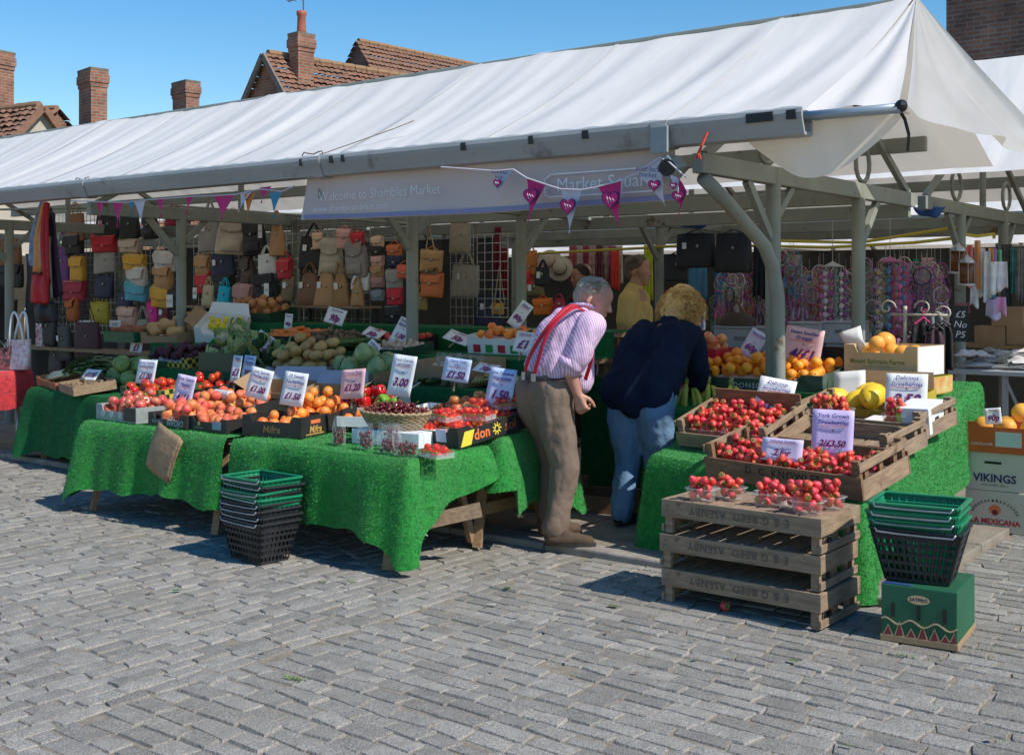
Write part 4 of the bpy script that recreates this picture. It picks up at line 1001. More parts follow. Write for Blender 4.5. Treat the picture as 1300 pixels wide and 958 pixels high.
def card(label, loc, wd, hh, mat, lines, price=None, rz=0, tilt=-12, roll=0, psize=.58, group=None, sh=.25, stick=True):
    """price card standing on its lower edge, reading from -y; lines = blue writing, price = big red and blue figures"""
    t = thing('price_card', label, 'price card', loc, (R(tilt), R(roll), rz), group)
    def fn(u, v): return Vector(((u-.5)*wd, .006*math.sin(u*3.1)*math.sin(v*2), v*hh))
    MB().grid(fn, 6, 5).build('card', mat, t, smooth=True, thick=.0025)
    y = -.004; z = hh*.86; n = len(lines); s = min(hh*.17, wd*1.75/max(len(l) for l in lines)) if lines else 0
    for i, l in enumerate(lines):
        text(l, s, INK_BLUE, t, (0, y, hh*.87 - i*s*1.1), FRONT, shear=sh, weight=s*.015)
    if lines:
        MB().bar((-wd*.36, y, hh*.87-(n-.45)*s*1.1), (wd*.34, y, hh*.87-(n-.45)*s*1.1+.004), .002, hh*.018, up=(0,1,0)).build('underline', INK_RED, t)
    if price:
        s2 = min(hh*psize, wd*1.45/max(len(price), 2)); zc = (hh*.87-(n-.3)*s*1.1)*.48 if lines else hh*.5
        text(price, s2, INK_RED, t, (0, y, zc), FRONT, shear=sh, weight=s2*.04)
        text(price, s2, INK_BLUE, t, (s2*.06, y-.0012, zc+s2*.03), FRONT, shear=sh, weight=s2*.002)
    if stick: MB().box(-.006, .004, -.06, .006, .010, hh*.6).build('stake', WOOD, t)
    return t
# ================================================================= front row of sunlit fruit (left and middle tables)
ZT = .612
BLKCARD = M('black printed carton', (.018, .018, .018), (.03, .028, .026), 10, .5)
GREYCARD = M('grey printed carton', (.34, .36, .35), (.22, .25, .24), 12, .6)
GOLD = M('gold print', (.62, .38, .10), (.55, .33, .09), 20, .5)
PALEPR = M('pale grey print', (.5, .56, .54), (.42, .48, .46), 20, .6)
ORPR = M('orange print', (.80, .20, .06), (.75, .17, .05), 20, .6)
YELPR = M('yellow print', (.82, .66, .06), (.78, .6, .05), 20, .6)
CAMO = M('green and black checked carton', (.05, .12, .035), (.012, .02, .01), 9, .6); 
N, L, B = nodes(CAMO); ck = N.new('ShaderNodeTexChecker'); ck.inputs['Scale'].default_value = 28; ck.inputs[1].default_value = (.50,.40,.06,1); ck.inputs[2].default_value = (.02,.03,.015,1)
tc = N.new('ShaderNodeTexCoord'); L.new(tc.outputs['Object'], ck.inputs[0])
mm = N.new('ShaderNodeMix'); mm.data_type = 'RGBA'; nn_ = N.new('ShaderNodeTexNoise'); nn_.inputs['Scale'].default_value = 5; mr = N.new('ShaderNodeMapRange'); mr.inputs[1].default_value=.5; mr.inputs[2].default_value=.54
L.new(tc.outputs['Object'], nn_.inputs['Vector']); L.new(nn_.outputs['Fac'], mr.inputs[0]); L.new(mr.outputs[0], mm.inputs[0]); mm.inputs[6].default_value = (.03,.09,.03,1); L.new(ck.outputs[0], mm.inputs[7]); L.new(mm.outputs[2], B.inputs['Base Color'])

def XT(px, Y): return xy(px, Y)
# apples
m = TM_((XT(174, 4.72), 4.74, ZT), R(-3))
t = carton('fruit_carton', 'grey printed open carton heaped with red apples at the left table end', m, .50, .36, .105, GREYCARD, WHITE, low=.6, tray=.035)
MB().box(.10, -.182, .01, .245, -.1805, .10).build('dark_print', BLKCARD, t)
for i in range(3): MB().lathe([(.025,0),(.025,.001)], 16, c=(0,0,0), T=Matrix.Translation((-.16+.11*i,-.1825,.045)) @ Euler((R(90),0,0)).to_matrix().to_4x4()).build('printed_disc', PALEPR, t)
fill('apple', m, 34, .037, .48, .34, 4, 'shiny red apple in the grey carton at the left table end', 'apple', 'red apples in the grey carton', mound=.5, z0=.035)
# tomatoes behind the apples
m = TM_((XT(196, 5.25), 5.32, .675), R(-4), R(6))
t = carton('fruit_carton', 'green and black checked open carton of big red tomatoes behind the apples', m, .56, .36, .11, CAMO, WHITE, low=.62, tray=.04)
MB().box(-.02, -.186, .015, .09, -.1825, .085).build('yellow_label', YELPR, t)
fill('tomato', m, 30, .036, .54, .34, 6, 'big red tomato in the checked carton behind the apples', 'tomato', 'tomatoes in the checked carton', mound=.3, z0=.04)
m2 = TM_((XT(262, 5.5), 5.55, .68), R(0), R(6))
t = carton('fruit_carton', 'dark carton holding the topmost large tomatoes, behind the roll of bags', m2, .42, .32, .12, BLKCARD, CARD, low=.8, tray=.06)
fill('tomato', m2, 15, .04, .40, .30, 16, 'large tomato in the dark carton behind the roll of bags', 'tomato', 'tomatoes in the dark carton', mound=.6, z0=.06)
# peaches
m = TM_((XT(237, 4.72), 4.75, ZT), R(-2))
t = carton('fruit_carton', 'black carton of flat pink peaches with large pale lettering', m, .42, .36, .085, BLKCARD, WHITE, low=.55, tray=.035)
f = [c for c in t.children if c.name.startswith('front_panel')][0]
text('NATURAL', .028, PALEPR, f, (-.10, -.1815, .03), FRONT); text('NVOJO', .055, PALEPR, f, (.09, -.1815, .028), FRONT, shear=.2, weight=.001)
fill('peach', m, 26, .037, .40, .34, 8, 'pink peach in the black carton next to the apples', 'peach', 'peaches in the black carton beside the apples', mound=.2, z0=.035)
m = TM_((XT(286, 4.72), 4.76, ZT), R(-2))
t = carton('fruit_carton', 'black carton with a grey sticker between the peaches and the orange fruit', m, .40, .36, .085, BLKCARD, WHITE, low=.7, tray=.03)
f = [c for c in t.children if c.name.startswith('front_panel')][0]
MB().box(.06, -.1825, .018, .15, -.1805, .068).build('sticker', M('grey blue sticker', (.32,.38,.46), (.28,.33,.4), 10, .6), f)
MB().lathe([(.014,0),(.014,.001)], 14, T=Matrix.Translation((-.08,-.1815,.045)) @ Euler((R(90),0,0)).to_matrix().to_4x4()).build('gold_emblem', GOLD, f)
text('ORIGIN SPAIN', .014, PALEPR, f, (-.08, -.1815, .02), FRONT)
fill('peach', m, 20, .033, .38, .34, 9, 'small pink peach in the stickered black carton', 'peach', 'peaches in the stickered carton', mound=.2, z0=.03)
m = TM_((XT(290, 5.1), 5.14, .635), R(-3), R(7))
t = carton('fruit_carton', 'dark carton of blushed peaches and nectarines under the roll of bags', m, .62, .36, .10, BLKCARD, WHITE, low=.5, tray=.05)
fill('peach', m, 34, .038, .60, .34, 10, 'blushed peach in the dark carton under the roll of bags', 'peach', 'peaches under the roll of bags', mound=.3, z0=.05)
t = thing('bag_roll', 'white roll of plastic bags lying across the peaches', 'roll', (XT(273, 5.05), 5.12, .775), (0, 0, R(-14)))
mb = MB(); mb.tube([(-.12,0,0),(.12,0,0)], .032, 20); mb.build('roll', M('milky polythene', (.72,.73,.75), (.66,.67,.7), 6, .3), t, bevel=.004)
MB().tube([(-.123,0,0),(-.118,0,0)], .013, 12).build('core', CARD, t)
# orange fruit in the gold lettered black box
m = TM_((XT(360, 4.78), 4.80, ZT), R(13))
t = carton('fruit_carton', 'black carton with gold lettering holding glowing orange fruit', m, .43, .30, .125, BLKCARD, CARD, low=.72, tray=.04)
text('Mifra', .062, M('dim gold print', (.24,.16,.07), (.2,.13,.06), 20, .6), [c for c in t.children if c.name.startswith('front_panel')][0], (.0, -.1515, .042), FRONT, shear=.15, weight=.001)
sp = [c for c in t.children if c.name.startswith('side_panel')][1]
text('Mifra', .062, GOLD, sp, (.2165, .0, .042), RIGHT, shear=.15, weight=.001)
MB().box(.2155, -.05, .078, .217, .05, .10).build('hand_hole', ORPR, sp)
MB().box(.2155, -.10, .012, .217, .09, .018).build('gold_rule', GOLD, sp)
fill('orangepeach', m, 15, .037, .40, .27, 12, 'orange fruit in the gold lettered black carton', 'orange fruit', 'orange fruit in the gold lettered carton', mound=-.2, z0=.035)
m3 = TM_((XT(398, 5.05), 5.08, .65), R(9), R(8))
t = carton('fruit_carton', 'low carton of heaped orange fruit behind the gold lettered box', m3, .42, .30, .10, BLKCARD, WHITE, low=.5, tray=.05)
fill('orangepeach', m3, 24, .037, .40, .28, 13, 'orange fruit heaped behind the gold lettered carton', 'orange fruit', 'orange fruit heaped behind', mound=.6, z0=.05)
# crumpled clear bag and white carton edge behind
m = TM_((XT(437, 5.1), 5.2, .66), R(24), R(4)); t = carton('fruit_carton', 'low white carton lying askew behind the cherry basket', m, .44, .28, .07, WHITE, WHITE, low=.9)
fill('orangepeach', m, 7, .036, .40, .24, 14, 'loose orange fruit in the askew white carton', 'orange fruit', 'orange fruit in the white carton', z0=.006)
def polybag(label, loc, s, seed, rz=0, fruit=None, group='clear bags of cherries along the table edge', n=22):
    rr = random.Random(seed); ph = [rr.uniform(0, 6.28) for _ in range(5)]
    def fn(u, v):
        a = 2*math.pi*u; zz = v*s*1.5; rad = s*(.56 - .10*v + .12*math.sin(v*3.0)); fl = 1 - .55*v**1.5
        wv = 1 + .07*math.sin(a*5+ph[0]+v*4) + .06*math.sin(a*9+ph[1]-v*6)
        return Vector((rad*wv*math.cos(a)*(1+.28*v), rad*wv*math.sin(a)*.62*fl + .02*s*math.sin(a*3+v*7), zz + .03*s*math.sin(a*4+ph[2])*v))
    mb = MB(); mb.grid(fn, 40, 16); o = mb.build('clear_bag', BAGCLEAR, loc=loc, rot=(0, 0, rz), smooth=True)
    tag(o, label, 'plastic bag', group)
    if fruit: fill(fruit, TM_(loc, rz), n, .0125, s*.98, s*.62, seed, 'dark cherry inside the clear bags along the table edge', 'cherry', 'cherries in the clear bags', z0=.004, mound=.6, round_=True)
for i, (px, Y, s) in enumerate(((430,4.66,.105),(464,4.62,.10),(494,4.575,.11),(497,4.70,.09),(517,4.57,.115))):
    polybag(['clear bag of cherries nearest the gold lettered box, leftmost', 'clear bag of cherries with a folded top, second from the left', 'clear bag of cherries in the middle front of the row', 'clear bag of cherries standing behind the middle one', 'clear bag of cherries nearest the table corner, right end'][i], (XT(px, Y), Y, ZT), s, 70+i, R(15*(i-2)), 'cherry', n=21)
# cherry basket on a white box
t = thing('white_box', 'white box under the cherry basket', 'box', (XT(500, 4.86), 4.9, ZT), (0,0,R(6)))
MB().box(-.24,-.13,0,.24,.14,.085).build('carton', WHITE, t, bevel=.004); MB().box(-.2,-.1325,.02,.2,-.131,.024).build('fold_line', GREYCARD, t)
WICK = M('pale wicker', (.46,.34,.19), (.30,.20,.10), 40, .7, .4, 90)
m = TM_((XT(496, 4.86), 4.9, ZT+.088), R(6)); t = thing('wicker_basket', 'shallow oval wicker basket piled with dark cherries', 'basket'); t.matrix_world = m
mb = MB()
for k in range(9):
    z = .006 + k*.0095; rx = .165 + .055*(k/8)**.8; ry = .105 + .04*(k/8)**.8
    pts = [(rx*math.cos(a), ry*math.sin(a), z + .0035*math.sin(a*22 + k*math.pi)) for a in [2*math.pi*i/88 for i in range(89)]]
    mb.tube(pts, .0062, 5, caps=False)
mb.build('weave', WICK, t, smooth=True)
mb = MB(); pts = [(.224*math.cos(a), .148*math.sin(a), .093+.004*math.sin(a*30)) for a in [2*math.pi*i/120 for i in range(121)]]; mb.tube(pts, .0095, 6, caps=False); mb.build('rim', WICK, t, smooth=True)
MB().lathe([(.205,.062),(.15,.088),(.08,.104),(.0001,.110)], 24, sy=.66).build('lining', M('dark lining', (.05,.01,.012), (.03,.006,.008), 9, .9), t, smooth=True)
for p in heap(190, .0125, .43, .285, 31, .8, .06, True):
    q = (2*p[0]/.43)**2 + (2*p[1]/.285)**2; e = Euler((rng.gauss(0,1.4), rng.gauss(0,1.4), rng.uniform(0,6.28)))
    put('cherry', m @ Matrix.Translation((p[0], p[1], p[2] + .050*max(0, 1-q))) @ e.to_matrix().to_4x4(), 'dark cherry heaped in the wicker basket', 'cherry', 'cherries in the wicker basket', rng.uniform(.95, 1.15))
# tomato packs and the orange lettered box
m = TM_((-4.385, 5.23, .652), R(-4), R(7))
t = carton('fruit_carton', 'tilted black carton with orange lettering and a sun, full of red wrapped tomato packs', m, .44, .60, .115, BLKCARD, CARD, low=.75, ends=.8, tray=.03)
sp = [c for c in t.children if c.name.startswith('side_panel')][1]
text('don', .085, ORPR, sp, (.2215, -.105, .048), RIGHT, weight=.002); text('sol', .085, M('dim orange print', (.34,.10,.05), (.3,.08,.04), 20, .6), sp, (.2215, .135, .048), RIGHT, weight=.001)
mb = MB(); mb.tube([(.2212, .018, .05), (.2222, .018, .05)], .022, 16); 
for i in range(9): a = i*6.283/9; mb.bar((.2217, .018+.024*math.cos(a), .05+.024*math.sin(a)), (.2217, .018+.036*math.cos(a), .05+.036*math.sin(a)), .004, .007)
mb.build('sun_emblem', YELPR, sp); MB().tube([(.2222, .018, .05), (.2228, .018, .05)], .014, 14).build('sun_disc', BLKCARD, sp)
MB().add([(.2213,-.285,.004),(.2213,-.20,.004),(.2213,-.165,.085),(.2213,-.245,.085)], [(0,1,2,3)]).build('yellow_print', YELPR, sp)
MB().box(.05,-.3035,.03,.13,-.3015,.10).build('pale_label', LILAC, [c for c in t.children if c.name.startswith('front_panel')][0])
def pack(Mx, label, seed, fruit='cherrytomato', n=14, wd=.17, dp=.115, group='red wrapped tomato packs', cl='cherry tomato in the red wrapped packs', wrap=True):
    t = thing('tomato_pack', label, 'tomato pack', group=group); t.matrix_world = Mx
    def tr(u, v): return Vector(((u-.5)*wd, (v-.5)*dp, .004))
    mb = MB(); mb.grid(tr, 2, 2); mb.box(-wd/2,-dp/2,0,wd/2,-dp/2+.003,.03); mb.box(-wd/2,dp/2-.003,0,wd/2,dp/2,.03); mb.box(-wd/2,-dp/2,0,-wd/2+.003,dp/2,.03); mb.box(wd/2-.003,-dp/2,0,wd/2,dp/2,.03); mb.build('tray', CLEAR, t)
    if wrap:
        def fn(u, v): 
            x = (u-.5)*2; y = (v-.5)*2
            return Vector((x*wd*.51, y*dp*.51, .03 + .038*(1-abs(x)**3)*(1-abs(y)**3) + .004*math.sin(x*9+y*5+seed)))
        MB().grid(fn, 14, 12).build('film', REDWRAP, t, smooth=True)
        MB().box(-wd*.46, -dp*.5, .031, wd*.46, -dp*.40, .036).build('green_strip', M('green label', (.16,.42,.06), (.12,.35,.05), 14, .5), t)
    fill(fruit, Mx, n, .0185, wd*.98, dp*.98, seed, cl, 'tomato', 'tomatoes in red wrapped packs', z0=.004)
pk = [((-.12,-.20,.035),R(4),0),((.03,-.13,.04),R(-6),1),((-.10,-.05,.04),R(8),2),((-.05,-.12,.105),R(-10),3),((.08,.02,.09),R(12),4),((-.09,.10,.06),R(0),5),((.10,.16,.06),R(20),6),((-.08,.20,.10),R(-15),7),((.12,.24,.115),R(60),8)]
for p, rz, i in pk:
    pack(m @ TM_(p, rz, R(random.Random(i).uniform(-8, 8))), ['red wrapped tomato pack at the front corner of the orange lettered box','red wrapped tomato pack beside the sun emblem side','red wrapped tomato pack low in the middle of the box','topmost red wrapped tomato pack on the front heap','tilted red wrapped pack beside the lettering','red wrapped pack low behind the front heap','red wrapped pack beside the 1.50 price card','red wrapped pack under the price card','red wrapped pack lying across the back end of the orange lettered box'][i], 100+i)
fill('tangerine', m, 26, .0195, .20, .28, 44, 'apricot loose in the front of the orange lettered box', 'apricot', 'apricots in the orange lettered box', z0=.03, mound=.1)
pack(TM_((XT(549, 4.60), 4.63, ZT), R(-12)), 'red wrapped tomato pack lying on the matting in front of the orange lettered box', 121, n=12)
m = TM_((XT(600, 5.55), 5.62, .70), R(-6), R(8)); t = carton('fruit_carton', 'small red carton of vine tomatoes behind the tomato packs', m, .5, .3, .09, M('red brown carton', (.30,.07,.03), (.24,.05,.02), 9, .7), CARD, low=.6, tray=.04)
fill('redapple', m, 20, .034, .48, .28, 45, 'dark red plum tomato in the red carton', 'tomato', 'plum tomatoes in the red carton', mound=.3, z0=.04)
# ---- second row on the lowest step
m = TM_((XT(352, 5.4), 5.5, .68), R(16), R(10)); t = carton('fruit_carton', 'brown open carton with grey flaps behind the price cards', m, .48, .32, .15, CARD, CARD, low=.9, flaps=(('b', M('blue grey board', (.36,.40,.47), (.3,.33,.4), 5, .7)), ('l', CARD)))
m = TM_((XT(412, 5.45), 5.52, .68), R(14), R(10)); t = carton('fruit_carton', 'brown carton with a yellow pepper in the corner, behind the pink card', m, .44, .3, .14, CARD, CARD, low=.85, flaps=(('b', M('blue grey board', (.36,.40,.47))), ('r', CARD)))
m = TM_((XT(470, 5.5), 5.52, .68), R(12), R(10)); t = carton('fruit_carton', 'white carton of red peppers behind the pink price card', m, .42, .3, .12, WHITE, CARD, low=.6, tray=.05, flaps=(('r', WHITE),))
fill('redpepper', m, 13, .04, .40, .28, 51, 'glossy red pepper in the white carton', 'pepper', 'red peppers in the white carton', mound=.4, z0=.05)
m = TM_((XT(484, 5.25), 5.3, .68), R(10)); fill('greenpepper', m, 4, .038, .2, .12, 53, 'bright green pepper beside the cherry basket card', 'pepper', 'green peppers beside the cherry card', z0=.0)
m = TM_((XT(545, 5.4), 5.45, .675), R(-4), R(6)); t = carton('fruit_carton', 'white carton of raspberries and red berries behind the tomato packs', m, .36, .28, .085, WHITE, WHITE, low=.7, tray=.05)
fill('cherry', m, 42, .0145, .34, .26, 55, 'red berry in the white carton behind the tomato packs', 'berry', 'red berries in the white carton', mound=.3, z0=.05)
m = TM_((XT(545, 5.95), 6.05, .84), R(10)); fill('courgette', m, 9, .024, .4, .25, 57, 'dark green courgette beside the middle post', 'courgette', 'courgettes beside the middle post', lie=2)
# ---- cards on the front tables
def pc(label, px, py, Y, wd, hh, mat, lines, price, **k):
    p = at(px, py, Y); return card(label, p, wd, hh, mat, lines, price, **k)
pc('white card for large tomatoes priced 1.00, behind the checked carton', 183, 487, 5.28, .23, .185, WHITE, ['Large Tomatoes', 'smashing flavour'], '£1.00')
pc('lilac card standing among the red apples', 229, 516, 4.84, .20, .215, LILAC, ['New Season', 'Apples'], '4/£1', roll=5)
pc('white card with close blue writing leaning over the peaches', 324, 506, 4.95, .20, .20, WHITE, ['Juicy Spanish', 'Peaches 5 for'], '£1.00', roll=9, rz=R(4))
pc('tall white card for sweet nectarines, above the gold lettered box', 369, 515, 4.86, .19, .21, WHITE, ['10 Sweet', 'Nectarines'], '£1.50', roll=4, rz=R(6))
pc('pink card for Victoria plums beside the cherry basket', 446, 506, 5.08, .205, .185, PINKCARD, ['Victoria Plums'], '£1.20', roll=-5)
pc('white 3.00 card for fresh cherries standing in the cherry basket', 505, 503, 4.98, .185, .245, WHITE, ['Fresh Cherries', 'per pound'], '3.00', psize=.42, roll=4)
pc('pale blue card for cherry tomatoes, above the white berry carton', 577, 484, 5.5, .215, .145, PALEBLUE, ['Cherry Toms', '2 for'], '£1.50', roll=4)
pc('white blue 1.50 card standing in the orange lettered box', 631, 517, 5.42, .20, .235, PALEBLUE, ['Vine Tomatoes', 'large punnet'], '1.50', roll=4)
pc('narrow white card beside a blue one, behind the dark tomato carton', 297, 485, 5.55, .10, .20, WHITE, ['Ripe'], '£1', roll=0)
pc('pale blue card beside the narrow white one', 313, 480, 5.58, .13, .17, PALEBLUE, ['Green', 'Peppers'], '3/£1', roll=2)

# ================================================================= leeks and potatoes at the left end
m = TM_((XT(80, 5.62), 5.70, .665), R(-16), R(8), R(2)); t = carton('fruit_carton', 'shallow reddish wooden box with leeks at the left end', m, .62, .42, .085, M('reddish box wood', (.42,.17,.08), (.32,.12,.06), 9, .75, .2, 50), WOOD, low=.9)
for i in range(11):
    rr = random.Random(i); put('leek', m @ TM_((-.23+.02*rr.random(), -.13+.026*i, .055+.02*(i % 3)), R(rr.gauss(18, 7)), 0, R(rr.gauss(-7, 4))), 'leek with white root end in the reddish box', 'leek', 'leeks in the reddish box')
m = TM_((XT(103, 5.42), 5.48, .665), R(-20), R(8)); t = carton('fruit_carton', 'shallow pale wooden box of small potatoes at the left end', m, .58, .34, .075, WOOD, WOOD, low=.95)
fill('smallpotato', m, 44, .023, .54, .30, 61, 'small pale potato in the shallow wooden box', 'potato', 'small potatoes in the shallow wooden box', z0=.025, mound=.2)
pc('white 1.95 card among the small potatoes', 110, 483, 5.55, .22, .12, WHITE, [], '£1.95', tilt=-40, psize=.8)
m = TM_((XT(150, 5.75), 5.82, .665), R(0)); fill('cabbage', m, 7, .082, .6, .4, 63, 'round pale green cabbage behind the tomato card', 'cabbage', 'cabbages behind the tomato card')
# ---- second step
m = TM_((XT(226, 6.1), 6.2, .838), R(0), R(8)); t = carton('fruit_carton', 'checked yellow and black carton of beetroot', m, .62, .42, .12, CAMO, CARD, low=.7, tray=.08)
fill('beetroot', m, 52, .034, .6, .40, 65, 'dark purple beetroot in the checked carton', 'beetroot', 'beetroot in the checked carton', mound=.7, z0=.08)
m = TM_((XT(292, 6.05), 6.12, .838), R(0)); t = carton('veg_crate', 'dark green plastic crate of cauliflowers', m, .50, .38, .15, M('dark green crate plastic', (.012,.06,.03), (.01,.045,.024), 6, .4), BLACK, low=1, tray=.10)
fill('cauliflower', m, 8, .078, .5, .38, 67, 'cream cauliflower with pale green leaves', 'cauliflower', 'cauliflowers in the green crate', z0=.05, tumble=.35, mound=.2, scale=.82)
m = TM_((XT(344, 6.1), 6.12, .838), R(0), R(6)); t = carton('veg_crate', 'green plastic crate of dark broccoli', m, .42, .38, .10, M('dark green crate plastic', (.012,.06,.03)), BLACK, low=1, tray=.05)
fill('broccoli', m, 8, .075, .44, .38, 69, 'dark green broccoli head', 'broccoli', 'broccoli in the green crate', z0=.03, tumble=.4, mound=.2, scale=.9)
m = TM_((XT(388, 6.05), 6.1, .838), R(0), R(6)); t = carton('veg_crate', 'pale blue lined crate of washed potatoes', m, .56, .40, .09, M('blue grey board', (.36,.40,.47)), CARD, low=.8, tray=.04)
fill('potato', m, 46, .046, .56, .44, 71, 'golden washed potato heaped on the second step', 'potato', 'washed potatoes on the second step', z0=.05, mound=2.2, lie=1, tumble=.8, scale=1.3)
m = TM_((XT(452, 6.0), 6.1, .838), R(0), R(6)); t = carton('veg_crate', 'low brown carton of cellophane wrapped lettuces', m, .56, .40, .08, CARD, CARD, low=.7, tray=.04)
fill('lettuce', m, 7, .078, .56, .40, 73, 'cellophane wrapped pale lettuce', 'lettuce', 'wrapped lettuces', z0=.02, mound=-.3, tumble=.5)
m = TM_((XT(487, 6.35), 6.55, 1.01), R(4), R(6)); t = carton('veg_crate', 'dark tray of bagged mushrooms left of the middle post', m, .40, .30, .07, M('dark green crate plastic', (.012,.06,.03)), BLACK, low=.7, tray=.04)
fill('mushroom', m, 34, .022, .38, .28, 75, 'pale mushroom in the dark tray left of the middle post', 'mushroom', 'mushrooms in the dark tray', z0=.04, mound=.8)
m = TM_((XT(565, 6.1), 6.25, .84), R(-10), R(4)); t = carton('veg_crate', 'plain brown carton of bagged mushrooms right of the middle post', m, .56, .40, .17, CARD, CARD, low=.85, tray=.10)
for i in range(4):
    polybag(['knotted clear bag of mushrooms in the brown carton, leftmost','second clear mushroom bag in the brown carton','third clear mushroom bag in the brown carton','rightmost clear mushroom bag in the brown carton'][i], m @ Vector((-.18+.12*i, .02*(i % 2), .105)), .07, 90+i, .3*i, group='clear bags in the brown carton')
fill('mushroom', m, 24, .022, .5, .3, 76, 'mushroom loose in the brown carton', 'mushroom', 'mushrooms in the brown carton', z0=.10)
m = TM_((XT(632, 6.1), 6.2, .84), R(0)); fill('corn', m, 7, .032, .55, .3, 77, 'sweetcorn cob in its pale husk behind the 1.50 card', 'sweetcorn', 'sweetcorn behind the 1.50 card', lie=0, tumble=.1)
# ---- third step
m = TM_((XT(160, 6.6), 6.7, 1.01), R(0), R(6)); t = carton('veg_crate', 'green plastic crate of copper sweet potatoes', m, .50, .36, .10, M('mid green crate plastic', (.015,.14,.06), (.012,.11,.05), 6, .4), BLACK, low=1, tray=.06)
fill('aubergine', m, 14, .04, .5, .36, 79, 'copper sweet potato in the green crate', 'sweet potato', 'sweet potatoes in the green crate', z0=.06, lie=2, mound=.4)
m = TM_((XT(205, 6.6), 6.75, 1.01), R(0), R(6)); t = carton('veg_crate', 'brown carton of butternut squash', m, .56, .36, .10, CARD, CARD, low=.7, tray=.05)
fill('squash', m, 9, .06, .56, .36, 81, 'tan butternut squash lying in the brown carton', 'squash', 'butternut squash in the brown carton', z0=.05, lie=2, mound=.3)
m = TM_((XT(268, 6.8), 6.95, 1.04), R(30), R(24), R(4)); GRPR = M('bright green print', (.02,.30,.05), (.02,.25,.04), 8, .6)
t = carton('veg_crate', 'large white carton with a bright green panel, tipped forward with lemons', m, .42, .34, .18, WHITE, CARD, low=.6, tray=.12, flaps=(('l', CARD), ('b', WHITE)))
MB().add([(-.10,-.1725,.01),(.19,-.1725,.01),(.19,-.1725,.11),(.0,-.1725,.11)], [(0,1,2,3)]).build('green_print', GRPR, [c for c in t.children if c.name.startswith('front_panel')][0])
fill('lemon', m, 12, .03, .38, .30, 83, 'yellow lemon in the tipped white carton', 'lemon', 'lemons in the tipped carton', z0=.12)
m = TM_((XT(357, 6.6), 6.75, 1.01), R(0), R(8)); t = carton('veg_crate', 'black plastic crate of bright carrots', m, .50, .36, .12, BLACK, BLACK, low=1, tray=.09)
fill('carrot', m, 40, .024, .48, .32, 85, 'bright orange carrot in the black crate', 'carrot', 'carrots in the black crate', z0=.09, lie=2, mound=1.6, scale=1.25)
m = TM_((XT(408, 6.65), 6.8, 1.01), R(3), R(8)); t = carton('veg_crate', 'black carton of earthy small potatoes with a white logo', m, .62, .36, .11, BLKCARD, BLACK, low=.9, tray=.075)
text('Fruit', .06, WHITE, [c for c in t.children if c.name.startswith('front_panel')][0], (.2, -.1815, .05), FRONT, shear=.2)
fill('smallpotato', m, 80, .022, .6, .34, 87, 'earthy small potato in the black logo carton', 'potato', 'earthy potatoes in the black carton', z0=.075, mound=1.4)
m = TM_((XT(455, 6.6), 6.6, 1.01), R(0)); fill('beans', m, 6, .035, .6, .3, 89, 'bundle of green runner beans beside the potatoes', 'beans', 'runner beans', lie=0, tumble=.08)
m = TM_((XT(500, 6.9), 7.0, 1.01), R(0), R(8)); t = carton('veg_crate', 'dark carton of red chillies and tomatoes behind the middle post', m, .55, .3, .10, BLKCARD, CARD, low=.8, tray=.06)
fill('tomato', m, 22, .034, .54, .28, 91, 'red tomato in the dark carton behind the middle post', 'tomato', 'tomatoes behind the middle post', z0=.06, mound=.4)
m = TM_((XT(322, 7.3), 7.38, 1.19), R(6), R(8)); t = carton('veg_crate', 'dark green plastic tray of brown onions on the top step', m, .62, .38, .11, M('dark green crate plastic', (.012,.06,.03)), BLACK, low=1, tray=.08)
fill('onion', m, 44, .038, .6, .36, 93, 'papery brown onion in the top tray', 'onion', 'onions in the top tray', z0=.08, mound=1.3, tumble=.7)
m = TM_((XT(640, 7.0), 7.1, 1.01), R(0), R(8)); t = carton('veg_crate', 'white carton with red and green print behind the pink shirted man', m, .60, .34, .16, WHITE, CARD, low=.85, tray=.12)
for i in range(4): MB().box(-.24+.12*i, -.1725, .03, -.17+.12*i, -.1705, .09).build('print_patch', [INK_RED, GRPR][i % 2], [c for c in t.children if c.name.startswith('front_panel')][0])
fill('orangepeach', m, 16, .036, .55, .3, 95, 'orange in the white carton behind the pink shirted man', 'orange fruit', 'oranges in the white carton behind the man', z0=.12)
for px, py, Y, wd, hh, lines, pr, tl, rl, lab in ((172,447,6.62,.19,.155,['Large','Sweet'],'£1',-8,2,'white card with red writing standing by the sweet potatoes'),(256,412,7.0,.0,.0,0,0,0,0,0),(422,411,6.95,.23,.14,['New Potatoes'],'90p',-20,10,'white 90p card over the earthy potatoes'),(330,447,6.35,.30,.16,['Baking Potatoes'],'£1.20',-30,22,'tilted white card behind the washed potatoes'),
        (468,428,6.85,.20,.12,['Beans'],'80p',-55,12,'white card lying back on the runner beans'),(458,455,6.3,.12,.17,['Lettuce'],'60p',-30,38,'narrow tilted white card behind the lettuces'),(502,436,6.65,.16,.22,['Closed Cup','Mushrooms'],'1.00',-25,16,'white card leaning by the mushrooms, left of the middle post'),
        (576,434,6.9,.25,.12,['Chestnut'],'50p',-55,14,'white 50p card lying over the brown carton'),(365,418,7.0,.10,.14,['Carrots'],'40p',-5,4,'small pinkish card standing in the carrots'),(650,414,7.2,.12,.22,['Salad'],'80p',-20,30,'long narrow white card leaning behind the pink shirted man'),(661,447,6.4,.15,.15,['Corn 3 for'],'£1',-20,5,'white card beside the pink shirted man above the sweetcorn'),(612,472,6.0,.18,.1,['Leaf'],'70p',-60,5,'white card lying flat beside the sweetcorn'),
        (742,430,7.25,.20,.15,['Royal Gala','10 for £1'],None,-10,-12,'white card above the red apple tray')):
    if wd: pc(lab, px, py, Y, wd, hh, WHITE, lines, pr, tilt=tl, roll=rl)
